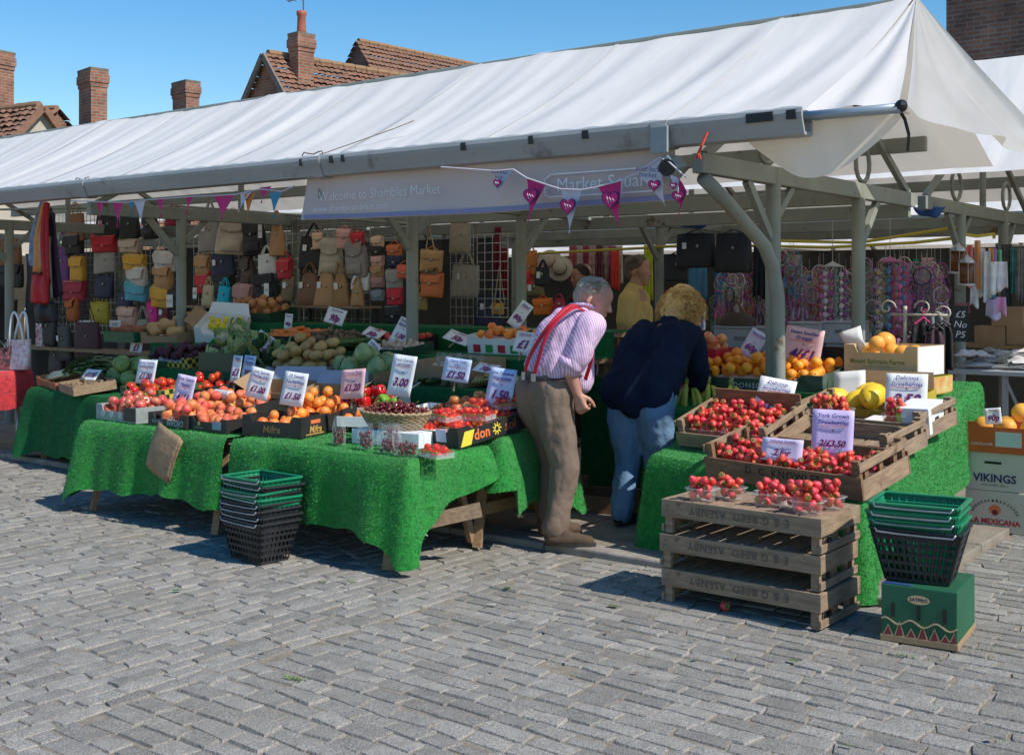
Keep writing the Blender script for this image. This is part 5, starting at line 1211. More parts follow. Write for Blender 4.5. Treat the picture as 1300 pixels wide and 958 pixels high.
STENC2 = M('faint stencil', (.10,.075,.055), (.17,.13,.10), 40, .8)
# ================================================================= right hand side: strawberry crates
def strawpun(Mx, lab, i, nb=15, g='strawberry punnets in the crates', l2='strawberry in the punnets of the wooden crates', g2='strawberries in the crates'):
    punnet(Mx, lab, g, 300+i, nb, l2, g2, nb-8)
# upside down stack in front
sx, sy = -2.455, 5.075
def upside(z, rz, dx=0, dy=0): return TM_((sx+dx, sy+dy, z+.163), rz) @ Euler((math.pi, 0, 0)).to_matrix().to_4x4()
labs = ['weathered upside down crate at the bottom of the front stack, on the cobbles', 'weathered upside down crate in the middle of the front stack', 'weathered upside down crate topping the front stack, carrying punnets']
for k in range(3):
    t = crate(labs[k], upside(.003 + .165*k, R((-1, .6, -.6)[k]), (0, -.01, .0)[k]), .81, .44, .155, stencil=None, frontb=.53)
    # the board facing the camera is the crate's back board once it is turned over
    bb = [c for c in t.children if c.name.startswith('back_board')][0]
    text('E & G REED, ASENBY', .05, STENC2, bb, (.0, .2225, .04), BACKW, spacing=1.12, weight=.0004)
ZS = .003 + .165*3 - .002
for i, (px, py, rz, s_) in enumerate(((889, 634, 4, 11), (927, 632, -8, 11), (975, 640, 8, 12), (1005, 643, -10, 10), (1021, 652, 6, 15), (1066, 646, -6, 13))):
    p = gz(px, py + 2, ZS); p.x = min(p.x, -2.12); p.y = min(max(p.y, 4.93), 5.22)
    punnet(TM_((p.x, p.y, ZS+.001), R(rz)), ['leftmost punnet of strawberries on the upturned crates', 'second punnet from the left on the upturned crates, narrow end on', 'third punnet of strawberries from the left on the upturned crates', 'fourth punnet on the upturned crates, half behind the big front one', 'fullest punnet of strawberries at the front of the upturned crates', 'rightmost punnet of strawberries on the upturned crates'][i],
           'strawberry punnets on the upturned crates', 200+i, s_+2, 'strawberry in the punnets on the upturned crates', 'strawberries on the upturned crates')
p = gz(920, 775, .0); put('strawberry', TM_((p.x, p.y, .022), 1, 1.3), 'squashed strawberry dropped on the cobbles below the stack', 'strawberry', None, 1.5)

KM = TM_((-2.50, 5.70, .535), R(-11), R(12))
crate('brown crate stencilled with the grower name, front one of the sloping display', KM, .95, .44, .185, DARKWOOD, WOODY, [('D. C. KNOWLES', .056, .02, .078)], frontb=.64)
def rows(Mx, xs, ys, z, base, lab, skip=()):
    k = 0
    for yy in ys:
        for xx in xs:
            if k not in skip: strawpun(Mx @ TM_((xx + rng.gauss(0, .006), yy, z), R(rng.gauss(0, 6))), lab, base + k, 15)
            k += 1
rows(KM, (-.385, -.255, -.125, .005, .135, .265, .385), (-.13, -.01), .028, 0, 'strawberry punnet standing in the brown stencilled crate')
L_ = TM_((-3.05, 6.10, .66), R(-8), R(17))
crate('wooden crate of strawberries left of the post, with a dark back board', L_, .62, .44, .15, OLDWOOD, WOODY, frontb=.55)
MB().box(-.29, .1905, .02, .29, .20, .20).build('dark_board', DARKWOOD, [o for o in scene.objects if o.get('label', '').startswith('wooden crate of strawberries left')][0])
rows(L_, (-.22, -.09, .04, .17), (-.12, .0, .11), .03, 30, 'strawberry punnet in the crate left of the post')
C2 = TM_((-2.50, 6.18, .625), R(-9), R(9)); crate('grey brown crate behind the stencilled one, its right end in full sun', C2, .80, .42, .155, OLDWOOD, OLDWOODY)
C3 = TM_((-2.50, 6.66, .70), R(-9), R(9)); crate('third crate up the slope, stencilled board facing the customers', C3, .82, .42, .155, OLDWOOD, OLDWOODY, [('& G REED ASENBY', .07, .1, .045)])
rows(C3, (-.26, -.13, .22), (-.12,), .06, 60, 'strawberry punnet in the third crate up the slope')
MB().box(-.02,-.19,.05,.16,.05,.056).build('paper_sheet', WHITE, [o for o in scene.objects if o.get('label', '').startswith('third crate up')][0])
t = thing('white_box', 'small white carton with a green stripe standing in the third crate', 'box'); t.matrix_world = C3 @ TM_((.31, -.02, .015), R(8))
MB().box(-.09,-.12,0,.09,.12,.15).build('carton', WHITE, t, bevel=.003); MB().box(-.0905,-.1215,0,-.065,-.1195,.15).build('green_stripe', M('lime stripe', (.33,.58,.04), (.3,.5,.04), 6, .5), t); MB().box(.0905,-.03,.05,.092,.03,.08).build('logo_patch', BLKCARD, t)
o = STRAWS.build('strawberries', [smat, LEAF], smooth=True); tag(o, 'strawberries lying underneath in the crated punnets', 'strawberries', kind='stuff')
# cards among the strawberries
LIL2 = M('bright lilac card', (.66, .55, .84), (.60, .5, .78), 8, .6)
def pcm(lab, Mx, wd, hh, mat, lines, price, **k):
    t = card(lab, (0,0,0), wd, hh, mat, lines, price, **k); r_ = t.matrix_basis.copy(); t.matrix_world = Mx @ r_; return t
pcm('tall bright lilac card for York grown strawberries 2 for 3.50, in the stencilled crate', TM_((-2.36, 5.70, .635), R(6)), .215, .25, LIL2, ['York Grown', 'Strawberries'], '2/£3.50', tilt=-10)
pcm('low wide lilac card at the front board of the stencilled crate', TM_((-2.56, 5.535, .625), R(0)), .225, .115, LILAC, ['Delicious Strawbs'], '2 for', tilt=-14, psize=.4)
pcm('white card leaning back in the crate left of the post', TM_((-2.94, 6.20, .755), R(10)), .215, .25, WHITE, ['Delicious', 'Strawberries'], '£1.50', tilt=-24, roll=8)
pcm('white card with red and blue writing below the grapefruit box', TM_((-2.34, 6.74, .80), R(10)), .235, .215, WHITE, ['Delicious', 'Strawberries'], '2.50', tilt=-14)
# melons
MMx = TM_((-2.62, 7.02, .735), R(-6), R(9)); YELC = M('yellow carton', (.50,.38,.04), (.4,.3,.03), 6, .6)
carton('fruit_carton', 'yellow and green carton of yellow honeydew melons', MMx, .60, .40, .13, YELC, CARD, low=.6, tray=.03, flaps=(('b', CARD),))
fill('melon', MMx, 5, .072, .60, .44, 131, 'yellow honeydew melon in the sunny carton', 'melon', 'honeydew melons', z0=.03, lie=1, tumble=.2, scale=.9)
t = thing('paper_sheet', 'blank white sheet propped up behind the melons', 'paper', (-2.80, 7.04, .80), (R(-22), R(-6), R(4))); MB().grid(lambda u, v: Vector(((u-.5)*.2, .01*math.sin(v*3), v*.2)), 4, 4).build('sheet', WHITE, t, smooth=True, thick=.002)
# grapefruit box on another box
B1 = TM_((-2.66, 7.50, .835), R(-5)); t = carton('fruit_carton', 'printed melon carton under the grapefruit box', B1, .56, .42, .115, YELC, CARD, low=.9)
MB().box(.281, -.2, .008, .2825, .2, .107).build('print_panel', M('cream and orange print', (.66,.50,.20), (.62,.22,.06), 16, .6), t)
B2 = TM_((-2.68, 7.50, .952), R(-7)); PALEC = M('pale tan carton', (.56,.44,.26), (.5,.38,.22), 5, .7)
t = carton('fruit_carton', 'pale tan farm carton of big grapefruit on top', B2, .50, .38, .19, PALEC, CARD, low=.75, tray=.07)
f = [c for c in t.children if c.name.startswith('front_panel')][0]; text('Mount Ephraim Farms', .042, M('olive print', (.16,.20,.03), (.13,.17,.03), 9, .6), f, (-.02, -.1915, .085), FRONT, weight=.0006)
text('quality grown produce of kent', .016, M('olive print', (.16,.20,.03)), f, (-.02, -.1915, .055), FRONT)
MB().box(.2505, -.18, .005, .252, .18, .185).build('white_side', WHITE, t)
fill('galia', B2, 6, .064, .48, .36, 133, 'big orange grapefruit in the top carton', 'grapefruit', 'grapefruit in the top carton', z0=.07, mound=.2)
t = thing('paper_sheet', 'crumpled white wrapping sheet rising beside the grapefruit', 'paper', (-2.92, 7.50, 1.08), (R(-10), R(-24), 0)); MB().grid(lambda u, v: Vector(((u-.5)*.14, .02*math.sin(v*5+u*3), v*.17)), 5, 5).build('sheet', WHITE, t, smooth=True, thick=.002)
# oranges
OM = TM_((-3.45, 7.22, .845), R(2), R(5)); OLV = M('dark green printed carton', (.03,.055,.04), (.10,.14,.11), 10, .6)
t = carton('fruit_carton', 'dark green carton heaped with bright oranges behind the post', OM, .96, .42, .125, OLV, WHITE, low=.7, tray=.08)
text('DONSOL', .05, WHITE, [c for c in t.children if c.name.startswith('front_panel')][0], (-.02, -.2115, .04), FRONT, spacing=1.2)
fill('orange', OM, 78, .038, .90, .42, 135, 'bright orange heaped in the dark green carton', 'orange', 'oranges behind the post', z0=.08, mound=1.0)
EB = TM_((-3.10, 7.66, .87), R(6), R(4)); t = carton('fruit_carton', 'black orange-juice carton with printed orange halves', EB, .40, .30, .22, BLKCARD, CARD, low=.8)
for i in range(3): MB().lathe([(.04,0),(.04,.001)], 16, sx=.7, T=Matrix.Translation((-.06+.09*i, -.1515, .12+.03*(i % 2))) @ Euler((R(90),0,0)).to_matrix().to_4x4()).build('printed_orange', M('printed orange', (.85,.35,.04), (.8,.28,.03), 30, .5), t)
text('Dulcinea', .05, INK_RED, t, (.02, -.153, .05), (R(90), R(-6), 0), shear=.3)
pcm('pink card for seedless oranges behind the post, written in blue and red', TM_((-3.20, 7.20, .99), R(4)), .26, .26, PINKCARD, ['Sweet Seedless', 'Oranges'], '4/£1', tilt=-6, roll=8)
pcm('clear fronted card leaning on the left heap of oranges', TM_((-3.64, 7.30, 1.03), R(0)), .13, .21, M('pale violet card', (.62,.6,.72), (.55,.53,.66), 8, .5), ['Satsumas'], '60p', tilt=-14, roll=28)
pcm('upright pale card at the left end of the oranges', TM_((-3.86, 7.02, .88), R(-20)), .12, .22, M('pale violet card', (.62,.6,.72)), ['Two', 'for one'], None, tilt=-4)
BM = TM_((-3.64, 6.70, .745), R(0)); 
for i, (dx, dy, rz) in enumerate(((-.10, -.05, -10), (.02, .03, 12), (.17, .04, 0))):
    put('bananas', BM @ TM_((dx, dy, .05), R(rz), R(-30)), ['bunch of greenish bananas being picked up by the woman', 'second banana bunch, just right of the woman’s hand', 'banana bunch half behind the strawberry crate'][i].replace('’', "'"), 'bananas', None, 1.15)
# middle counter between the customers
AM = TM_((-4.12, 7.28, .985), R(0)); REDC2 = M('red plastic tray', (.50,.012,.03), (.42,.01,.025), 5, .4)
t = carton('fruit_carton', 'red plastic tray piled with blushed red apples behind the two customers', AM, .72, .36, .105, REDC2, REDC2, low=1, tray=.07)
fill('redapple', AM, 44, .039, .70, .35, 141, 'blushed red apple in the red plastic tray', 'apple', 'apples in the red tray', z0=.07, mound=1.0)
PM_ = TM_((-4.05, 7.08, .868), R(0), R(6)); t = carton('fruit_carton', 'black carton of dark plums between the two customers', PM_, .62, .30, .10, BLKCARD, CARD, low=.8, tray=.06)
MB().box(-.28, -.1525, .02, -.12, -.1505, .09).build('pale_print', PALEPR, [c for c in t.children if c.name.startswith('front_panel')][0])
fill('plum', PM_, 44, .023, .60, .28, 143, 'dark plum in the black carton', 'plum', 'plums in the black carton', z0=.06, mound=.8)
for i in range(3): put('bananas', TM_((-4.33+.05*i, 7.02, .97), R(60), R(-70)), 'ripe yellow banana bunch beside the plums', 'bananas', 'bananas beside the plums', .8)
t = thing('scales_sign', 'small blue board with white lines on the counter between the two heads', 'sign', (-4.17, 7.55, 1.20))
MB().box(-.085, 0, 0, .085, .02, .20).build('frame', WHITE, t, bevel=.01); MB().box(-.075, -.002, .012, .075, -.0005, .188).build('panel', M('royal blue panel', (.015,.05,.30), (.012,.04,.25), 6, .4), t)
for i in range(3): MB().box(-.055, -.0035, .04+.05*i, .055, -.0025, .055+.05*i).build('white_line', WHITE, t)
MB().box(-.012, .004, -.22, .012, .016, .0).build('stand', STEEL, t)
# ================================================================= shopping baskets
BGREEN = M('green basket plastic', (.012, .22, .10), (.01, .17, .08), 5, .35); BDARK = M('charcoal basket plastic', (.018, .02, .022), (.028, .03, .033), 5, .42); BWIRE = M('basket handle metal', (.4,.42,.43), (.3,.31,.32), 9, .3, metal=.7)
def basket_proto():
    t = thing('shopping_basket', 'basket', 'shopping basket'); a0, b0, a1, b1, h = .128, .092, .185, .135, .225
    mb = MB(); n = 11
    def P(s, u, z, side):      # side 0 front,1 right,2 back,3 left ; u -1..1
        k = z / h; a = a0 + (a1-a0)*k; b = b0 + (b1-b0)*k
        return Vector([(u*a, -b, z), (a, u*b, z), (-u*a, b, z), (-a, -u*b, z)][side])
    for side in range(4):
        m_ = 11 if side % 2 == 0 else 8
        for i in range(m_+1):
            u = -1 + 2*i/m_; mb.bar(P(0, u, .0, side), P(0, u, h, side), .012, .005, up=(0,0,1))
        for z in (.006, .045, .082, .119, .156, .185): mb.bar(P(0, -1, z, side), P(0, 1, z, side), .005, .013)
        vs = [P(0, u, z, side) for z in (.185, h) for u in (-1, 1)]; mb.add(vs, [(0,1,3,2)])
    mb.box(-a0, -b0, 0, a0, b0, .005); mb.build('shell', BDARK, t)
    mb = MB(); pts = [(-a1,-b1),(a1,-b1),(a1,b1),(-a1,b1)]
    for i in range(4):
        p, q = pts[i], pts[(i+1) % 4]; mb.bar((p[0],p[1],h), (q[0],q[1],h), .020, .013)
    mb.build('rim', BDARK, t, bevel=.004)
    for s in (-1, 1):
        mb = MB(); mb.tube([(-a1+.02, s*(b1+.012), h+.004), (-a1+.03, s*(b1+.016), h-.012), (-.07, s*(b1+.018), h-.014), (.07, s*(b1+.018), h-.014), (a1-.03, s*(b1+.016), h-.012), (a1-.02, s*(b1+.012), h+.004)], .0045, 6); mb.build('handle', BWIRE, t, smooth=True)
    return t
BP = basket_proto()
def bstack(loc, rz, cols, labs, group, step=.033):
    global BP
    for i, c in enumerate(cols):
        o = copy_tree(BP); place(o, Vector(loc) + Vector((rng.gauss(0,.003), rng.gauss(0,.003), step*i)), (R(rng.gauss(0,.7)), R(rng.gauss(0,.7)), rz + R(rng.gauss(0, 1.0))), labs[i], group)
        for ch in o.children:
            if not ch.name.startswith('handle'): recolor(ch, BGREEN if c == 'g' else BDARK)
ordn = ['bottom', 'second from the bottom', 'third from the bottom', 'fourth from the bottom', 'fifth from the bottom', 'sixth from the bottom', 'seventh from the bottom', 'topmost']
cols = 'ddddggdg'
bstack((-5.08, 4.27, .004), R(-4), cols, ['%s basket in the tall stack by the left tables, %s' % ('green' if c == 'g' else 'charcoal', ordn[i]) for i, c in enumerate(cols)], 'baskets stacked in front of the tables')
# ================================================================= boxes at the right
SGREEN = M('bottle green carton', (.018,.115,.055), (.014,.09,.042), 3, .55); MAROON = M('maroon print', (.23,.03,.04), (.18,.025,.03), 12, .6); TANPR = M('tan print', (.55,.40,.22), (.48,.34,.18), 12, .6)
t = thing('green_carton', 'bottle green carton with maroon triangles, carrying the basket stack', 'box', (-1.675, 5.115, .002), (0, 0, R(6)))
w_, d_, h_ = .155, .19, .242
MB().box(-w_, -d_, 0, w_, d_, h_).build('carton', SGREEN, t, bevel=.004)
MB().box(-w_-.004, -d_-.004, 0, w_+.004, d_+.004, .028).build('torn_base', CARD, t, bevel=.003)
for i, x in enumerate((-.125, -.078, -.03, .017, .065, .108, .145)):
    hh = (.04, .06, .035, .055, .048, .03, .045)[i]; b = .022
    MB().add([(x-b,-d_-.003,.03),(min(x+b,w_-.001),-d_-.003,.03),(x,-d_-.003,.034+hh)], [(0,1,2)]).build('triangle_edge', TANPR, t); MB().add([(x-b*.72,-d_-.0038,.03),(min(x+b*.72,w_-.001),-d_-.0038,.03),(x,-d_-.0038,.028+hh)], [(0,1,2)]).build('triangle', MAROON, t)
mb = MB(); pts = [(-.154+.308*k/30, -d_-.002, .088+.012*math.sin(k*.62+.5)) for k in range(31)]
for a, b in zip(pts[:-1], pts[1:]): mb.bar(a, b, .004, .006)
mb.build('wavy_line', TANPR, t)
for x in (-.105, .0, .105): MB().box(x-.008, -d_-.0025, .105, x+.008, -d_-.001, .165).build('slot', BLACK, t); 
MB().lathe([(.045,0),(.045,.0012)], 24, sy=.42, T=Matrix.Translation((.0,-d_-.001,.19)) @ Euler((R(90),0,0)).to_matrix().to_4x4()).build('oval_badge', TANPR, t)
text('SATPRO', .020, M('navy print', (.02,.02,.10)), t, (0, -d_-.0045, .19), FRONT, weight=.0006)
MB().box(-.15, -.185, h_+.001, -.03, -.17, h_+.006).build('blue_edge', M('blue edge', (.05,.09,.3), (.04,.07,.25), 5, .6), t)
cols = 'dggg'
bstack((-1.705, 5.09, h_+.006), R(8), cols, ['charcoal basket at the bottom of the stack on the green carton', 'green basket second from the bottom on the green carton', 'green basket third from the bottom on the green carton', 'topmost green basket on the green carton, seen into'], 'baskets stacked on the green carton', .036)
for ch in [BP] + list(BP.children): bpy.data.objects.remove(ch)
def plainbox(label, loc, wd, dp, h, mat, rz=0):
    t = thing('fruit_carton', label, 'box', loc, (0,0,rz)); MB().box(-wd/2, -dp/2, 0, wd/2, dp/2, h).build('carton', mat, t, bevel=.004); return t
IVORY = M('ivory carton', (.62,.57,.46), (.54,.49,.39), 4, .65); ORC = M('orange printed carton', (.62,.12,.025), (.5,.09,.02), 4, .55)
bx_ = -2.05; by_ = 7.52
t = plainbox('ivory carton at the bottom with a red arched logo of a hatted head', (bx_, by_+.2, .003), .36, .40, .25, IVORY, R(-2))
text('LA MEXICANA', .046, INK_RED, t, (.0, -.202, .06), FRONT, weight=.0014)
mb = MB(); 
for i in range(16): a = math.pi*(.08+.84*i/15); mb.bar((.13*math.cos(a), -.2015, .095+.09*math.sin(a)), (.145*math.cos(a), -.2015, .095+.102*math.sin(a)), .01, .004)
mb.build('arch_print', BLKCARD, t)
MB().lathe([(.036,0),(.036,.001)], 18, sy=.8, T=Matrix.Translation((0,-.2005,.135)) @ Euler((R(90),0,0)).to_matrix().to_4x4()).build('hat_print', ORPR, t)
MB().lathe([(.018,0),(.018,.001)], 14, T=Matrix.Translation((0,-.2018,.118)) @ Euler((R(90),0,0)).to_matrix().to_4x4()).build('face_print', MAROON, t)
t = plainbox('ivory carton in the middle with large dark lettering', (bx_-.012, by_+.2, .255), .355, .40, .235, IVORY, R(1))
text('VIKINGS', .068, M('navy print', (.02,.02,.10)), t, (.0, -.203, .075), FRONT, weight=.0016); MB().box(-.06,-.2025,.165,.04,-.2008,.18).build('hand_hole', BLACK, t); text('sweet melons  class 1', .018, M('navy print', (.02,.02,.10)), t, (0,-.203,.035), FRONT)
BO = TM_((bx_+.085, by_+.18, .493), R(2)); t = carton('fruit_carton', 'bright orange open carton of melons topping the right hand stack', BO, .56, .40, .185, ORC, CARD, low=.85, tray=.08)
f = [c for c in t.children if c.name.startswith('front_panel')][0]; MB().box(-.09,-.2022,.04,.06,-.2005,.13).build('pale_label', M('pale green label', (.5,.58,.5), (.44,.52,.44), 5, .6), f)
MB().lathe([(.018,0),(.018,.001)], 14, T=Matrix.Translation((.12,-.2005,.08)) @ Euler((R(90),0,0)).to_matrix().to_4x4()).build('hole', BLACK, f); text('CANTALOUPE', .02, WHITE, f, (-.17,-.2025,.05), FRONT)
fill('galia', BO, 7, .066, .54, .38, 151, 'melon in the bright orange carton at the right', 'melon', 'melons in the orange carton', z0=.08)
pcm('small torn white card among the melons of the orange carton', TM_((bx_-.03, by_+.06, .66), 0), .10, .10, WHITE, ['Melons'], '90p', tilt=-8, roll=-8)
# crates stored under the tables behind the man
for i, (x, y, l) in enumerate(((-4.75, 6.35, 'empty dark crate stored in the shade under the benches'), (-4.25, 6.55, 'empty dark crate on the flags beside the man’s feet'.replace('’', "'")))):
    crate(l, TM_((x, y, .04), R(8*i)), .6, .38, .17, DARKWOOD, DARKWOOD)
t = thing('string_tag', 'red plastic clip and pale blue twine tied to the trestle stretcher', 'clip', (-4.26, 4.72, .22)); MB().tube([(-.03,0,.03),(.05,0,.04)], .018, 8).build('clip', M('red plastic', (.6,.02,.03), (.5,.02,.02), 5, .4), t)
mb = MB(); 
for i in range(9): r_ = random.Random(i); mb.tube([(-.02,-.01,.02),(-.03+r_.gauss(0,.02),-.03,-.01),(-.03+r_.gauss(0,.03),-.03,-.05)], .004, 4)
mb.build('twine', M('pale blue twine', (.35,.55,.6), (.28,.45,.5), 30, .8), t)
MB().bar((-4.52, 4.50, .16), (-4.03, 4.92, .30), .035, .075).build('loose_plank', WOOD); tag(scene.objects['loose_plank'], 'bare pale plank sticking out under the hanging matting corner', 'plank')
# ================================================================= people
def organic(name, chains, mats, voxel=.008, smooth=6, wrinkle=0, wscale=(6,6,6), seed=0, parent=None, carve=None):
    """continuous skin grown round chains of (point, radius[, flatten])"""
    mb = MB()
    for ch in chains:
        pts = [Vector(c[0]) for c in ch]; rs = [c[1] for c in ch]
        for a, b, ra, rb in zip(pts[:-1], pts[1:], rs[:-1], rs[1:]):
            n = max(2, int((b-a).length / .02)); mb.tube([a.lerp(b, i/n) for i in range(n+1)], [ra + (rb-ra)*i/n for i in range(n+1)], 14)
        for p, r_ in zip(pts, rs): mb.ball(p, r_*.995, 14, 10)
    me = mb.mesh(name + '_src', mats, True); o = bpy.data.objects.new('tmp', me); COL.objects.link(o)
    md = o.modifiers.new('r', 'REMESH'); md.mode = 'VOXEL'; md.voxel_size = voxel
    sm = o.modifiers.new('s', 'SMOOTH'); sm.iterations = smooth; sm.factor = .5
    dg = bpy.context.evaluated_depsgraph_get(); me2 = bpy.data.meshes.new_from_object(o.evaluated_get(dg)); bpy.data.objects.remove(o)
    me2.name = name
    if wrinkle:
        V = np.empty(len(me2.vertices)*3); me2.vertices.foreach_get('co', V); Nn = np.empty(len(me2.vertices)*3); me2.vertices.foreach_get('normal', Nn)
        V = V.reshape(-1,3); Nn = Nn.reshape(-1,3)
        for i in range(len(V)):
            p = V[i]; q = Vector((p[0]*wscale[0], p[1]*wscale[1], p[2]*wscale[2] + seed))
            d = noise.noise(q) + .5*abs(noise.noise(q*2.3))
            V[i] = p + Nn[i]*d*wrinkle
        me2.vertices.foreach_set('co', V.reshape(-1))
    me2.polygons.foreach_set('use_smooth', [True]*len(me2.polygons))
    me2.materials.clear()
    for m in (mats if isinstance(mats, (list, tuple)) else [mats]): me2.materials.append(m)
    return mk(name, me2, parent)
SKIN = M('weathered skin', (.52,.27,.19), (.44,.20,.14), 14, .5, .1, 90); SKIN2 = M('tanned skin', (.38,.19,.12), (.32,.15,.095), 14, .5, .1, 90)
def subdivide_strands(name, centre_fn, n, seed, mat, parent, wd=.0035, steps=6):
    mb = MB(); rr = random.Random(seed)
    for i in range(n):
        pts, w0 = centre_fn(rr); s = Vector((rr.gauss(0,1), rr.gauss(0,1), rr.gauss(0,1))).normalized(); vs = []; k = len(pts)
        for j, p in enumerate(pts):
            ww = w0 * (1 - .75*j/(k-1)); vs += [p - s*ww, p + s*ww]
        mb.add(vs, [(2*j, 2*j+1, 2*j+3, 2*j+2) for j in range(k-1)])
    return mb.build(name, mat, parent, smooth=True)
def hand(wrist, direction, palm_n, side, curl=.5, s=1.0):
    """palm, five separate fingers and thumb as chains"""
    d = Vector(direction).normalized(); n = Vector(palm_n); n = (n - d*n.dot(d)).normalized(); x = d.cross(n) * side; ch = []
    w = Vector(wrist)
    for k in (-1, -.33, .33, 1): ch.append([(w + d*.005 + x*.012*k*s, .019*s), (w + d*.085*s + x*.026*k*s, .0145*s)])
    ln = (.062, .074, .080, .072)
    for k in range(4):
        b = w + d*.088*s + x*(-.030 + .020*k)*s; c = curl*(1+.15*k); L = ln[3-k] * s; p = b; a = .25*c; pts = [(b, .0105*s)]
        for f in (.42, .32, .26):
            a += c*.75; p = p + (d*math.cos(a) + n*math.sin(a)) * L * f; pts.append((p, (.0098, .0090, .0078)[len(pts)-1]*s))
        ch.append(pts)
    b = w + d*.02*s + x*.022*s + n*.006; m1 = b + (d*.6 + x*.72 + n*.35).normalized()*.042*s; m2 = m1 + (d*.9 + x*.2 + n*.45).normalized()*.032*s; m3 = m2 + (d*.95 + n*.4).normalized()*.026*s
    ch.append([(b, .016*s), (m1, .0125*s), (m2, .0108*s), (m3, .009*s)])
    return ch
def head_chains(c, fwd, up, s=1.0):
    c = Vector(c); f = Vector(fwd).normalized(); u = Vector(up); u = (u - f*u.dot(f)).normalized(); x = f.cross(u); ch = []
    P = lambda a, b, e=0: c + f*a*s + u*b*s + x*e*s
    ch.append([(P(-.03,.03), .082*s), (P(.025,.035), .076*s)])                      # skull
    for e in (-.022, .022): ch.append([(P(.045,.0,e), .050*s), (P(.052,-.055,e*.7), .038*s), (P(.062,-.095,e*.45), .022*s)])
    ch.append([(P(-.01,-.05), .055*s), (P(.03,-.085), .035*s)])
    ch.append([(P(.088,.012), .010*s), (P(.112,-.028), .0125*s)]); ch.append([(P(.100,-.030,-.011), .009*s), (P(.100,-.030,.011), .009*s)])   # nose
    for e in (-1, 1):
        ch.append([(P(.086,.026,.014*e), .010*s), (P(.076,.028,.042*e), .010*s)])  # brow
        ch.append([(P(-.008,.005,.080*e), .011*s), (P(-.018,-.022,.083*e), .014*s), (P(-.008,-.045,.074*e), .009*s)])  # ear
        ch.append([(P(.066,-.03,.034*e), .018*s), (P(.07,-.03,.03*e), .016*s)])    # cheek
    ch.append([(P(.088,-.060,-.018), .0075*s), (P(.095,-.060), .009*s), (P(.088,-.060,.018), .0075*s)]); ch.append([(P(.086,-.072,-.014), .0075*s), (P(.092,-.072), .009*s), (P(.086,-.072,.014), .0075*s)])
    ch.append([(P(.078,-.103), .016*s), (P(.07,-.10), .02*s)])
    return ch, P
def eyes(P, parent, s=1.0):
    for e in (-1, 1):
        mb = MB(); mb.ball(P(.072,.004,.033*e), .0125*s, 10, 8); mb.build('eye', M('eye white', (.7,.66,.62), (.6,.56,.52), 20, .2), parent, smooth=True)
        mb = MB(); mb.ball(P(.0795,.003,.034*e), .0062*s, 10, 8); mb.build('iris', M('dark iris', (.05,.04,.035), (.03,.025,.02), 30, .15), parent, smooth=True)
        mb = MB(); mb.tube([P(.086,.030,.012*e), P(.085,.034,.03*e), P(.070,.030,.048*e)], [.004,.005,.003], 6); mb.build('eyebrow', M('eyebrow hair', (.12,.09,.07), (.2,.17,.15), 60, .9), parent)

# ---- man in the pink striped shirt, bending over the fruit, seen from his right and behind
D0 = 6.78
def PM(px, py, wd): return ad(px, py, D0 + wd)
dv = Vector((DV[0], DV[1], 0)); rv = Vector((RV[0], RV[1], 0)); UP = Vector((0,0,1))
fm = (rv*.93 + dv*.37).normalized(); sdn = (rv*.37 - dv*.93).normalized()      # forward, right-hand side
def off(p, a, b=0, c=0): return Vector(p) + sdn*a + fm*b + UP*c
pelv = PM(697, 497, 0); waist = PM(706, 470, 0); chest = PM(722, 430, 0); neck = PM(738, 397, 0); hc = PM(755, 381, 0)
hipR, hipL = off(pelv, .09, .0, -.03), off(pelv, -.09, 0, -.03)
kneeR = PM(719, 590, -.10); ankR = PM(705, 668, -.10); kneeL = PM(705, 585, .14); ankL = PM(697, 655, .14)
shR, shL = off(neck, .19, -.03, -.07), off(neck, -.17, .03, -.07)
elR = PM(722, 468, -.20); wrR = PM(733, 500, -.17); elL = PM(734, 455, .26); wrL = PM(722, 486, .32)
hdir = (rv*.93 - dv*.30 - UP*.36).normalized(); hup = (UP*.88 + rv*.42).normalized()
hch, HP = head_chains(hc, hdir, hup, .98)
body = hch + [[(neck, .062), (hc + (neck-hc)*.25, .058)], [(chest, .12), (neck, .07)], [(waist, .12), (chest, .125)], [(pelv, .12), (waist, .12)],
    [(shR, .055), (elR, .043), (wrR, .029)], [(shL, .055), (elL, .043), (wrL, .029)], [(hipR, .09), (kneeR, .06), (ankR, .045)], [(hipL, .09), (kneeL, .06), (ankL, .045)]]
body += hand(wrR, (PM(741, 527, -.17) - wrR), (fm*.5 + dv*.6), 1, .75); body += hand(wrL, fm*.3 - UP*.9, fm, -1, .6)
man = organic('person', body, SKIN, .0062, 3); tag(man, 'grey haired man in pink striped shirt and red braces bending over the fruit', 'person')
eyes(HP, man, .98)
GREYH = M('grey hair', (.44,.36,.29), (.28,.22,.17), 70, .9, spec=.1)
def hairm(rr):
    a = rr.uniform(0, 6.283); t = rr.uniform(.0, 1.45); f = hdir; x = f.cross(hup).normalized()
    n = (hup*math.cos(t) + (f*math.cos(a) + x*math.sin(a))*math.sin(t))
    if n.dot(f) > .42 and n.dot(hup) < .80 : n = (n - f*.9).normalized()
    p = hc + hup*.035 - f*.008 + n*.086; q = p + (-f*.8 + n*.55 - hup*.25).normalized()*rr.uniform(.015,.035)
    return [p - n*.008, p + n*.006, q], .004
organic('hair', [[(HP(-.055,.045), .080), (HP(-.01,.062), .076)], [(HP(-.075,.0), .062), (HP(-.07,-.035), .048)]] + [[(HP(-.035,.04,.050*e), .042), (HP(.01,.062,.040*e), .036)] for e in (-1,1)], GREYH, .007, 3, parent=man, wrinkle=.004, wscale=(40,40,40))
subdivide_strands('hair_strands', hairm, 900, 5, GREYH, man)
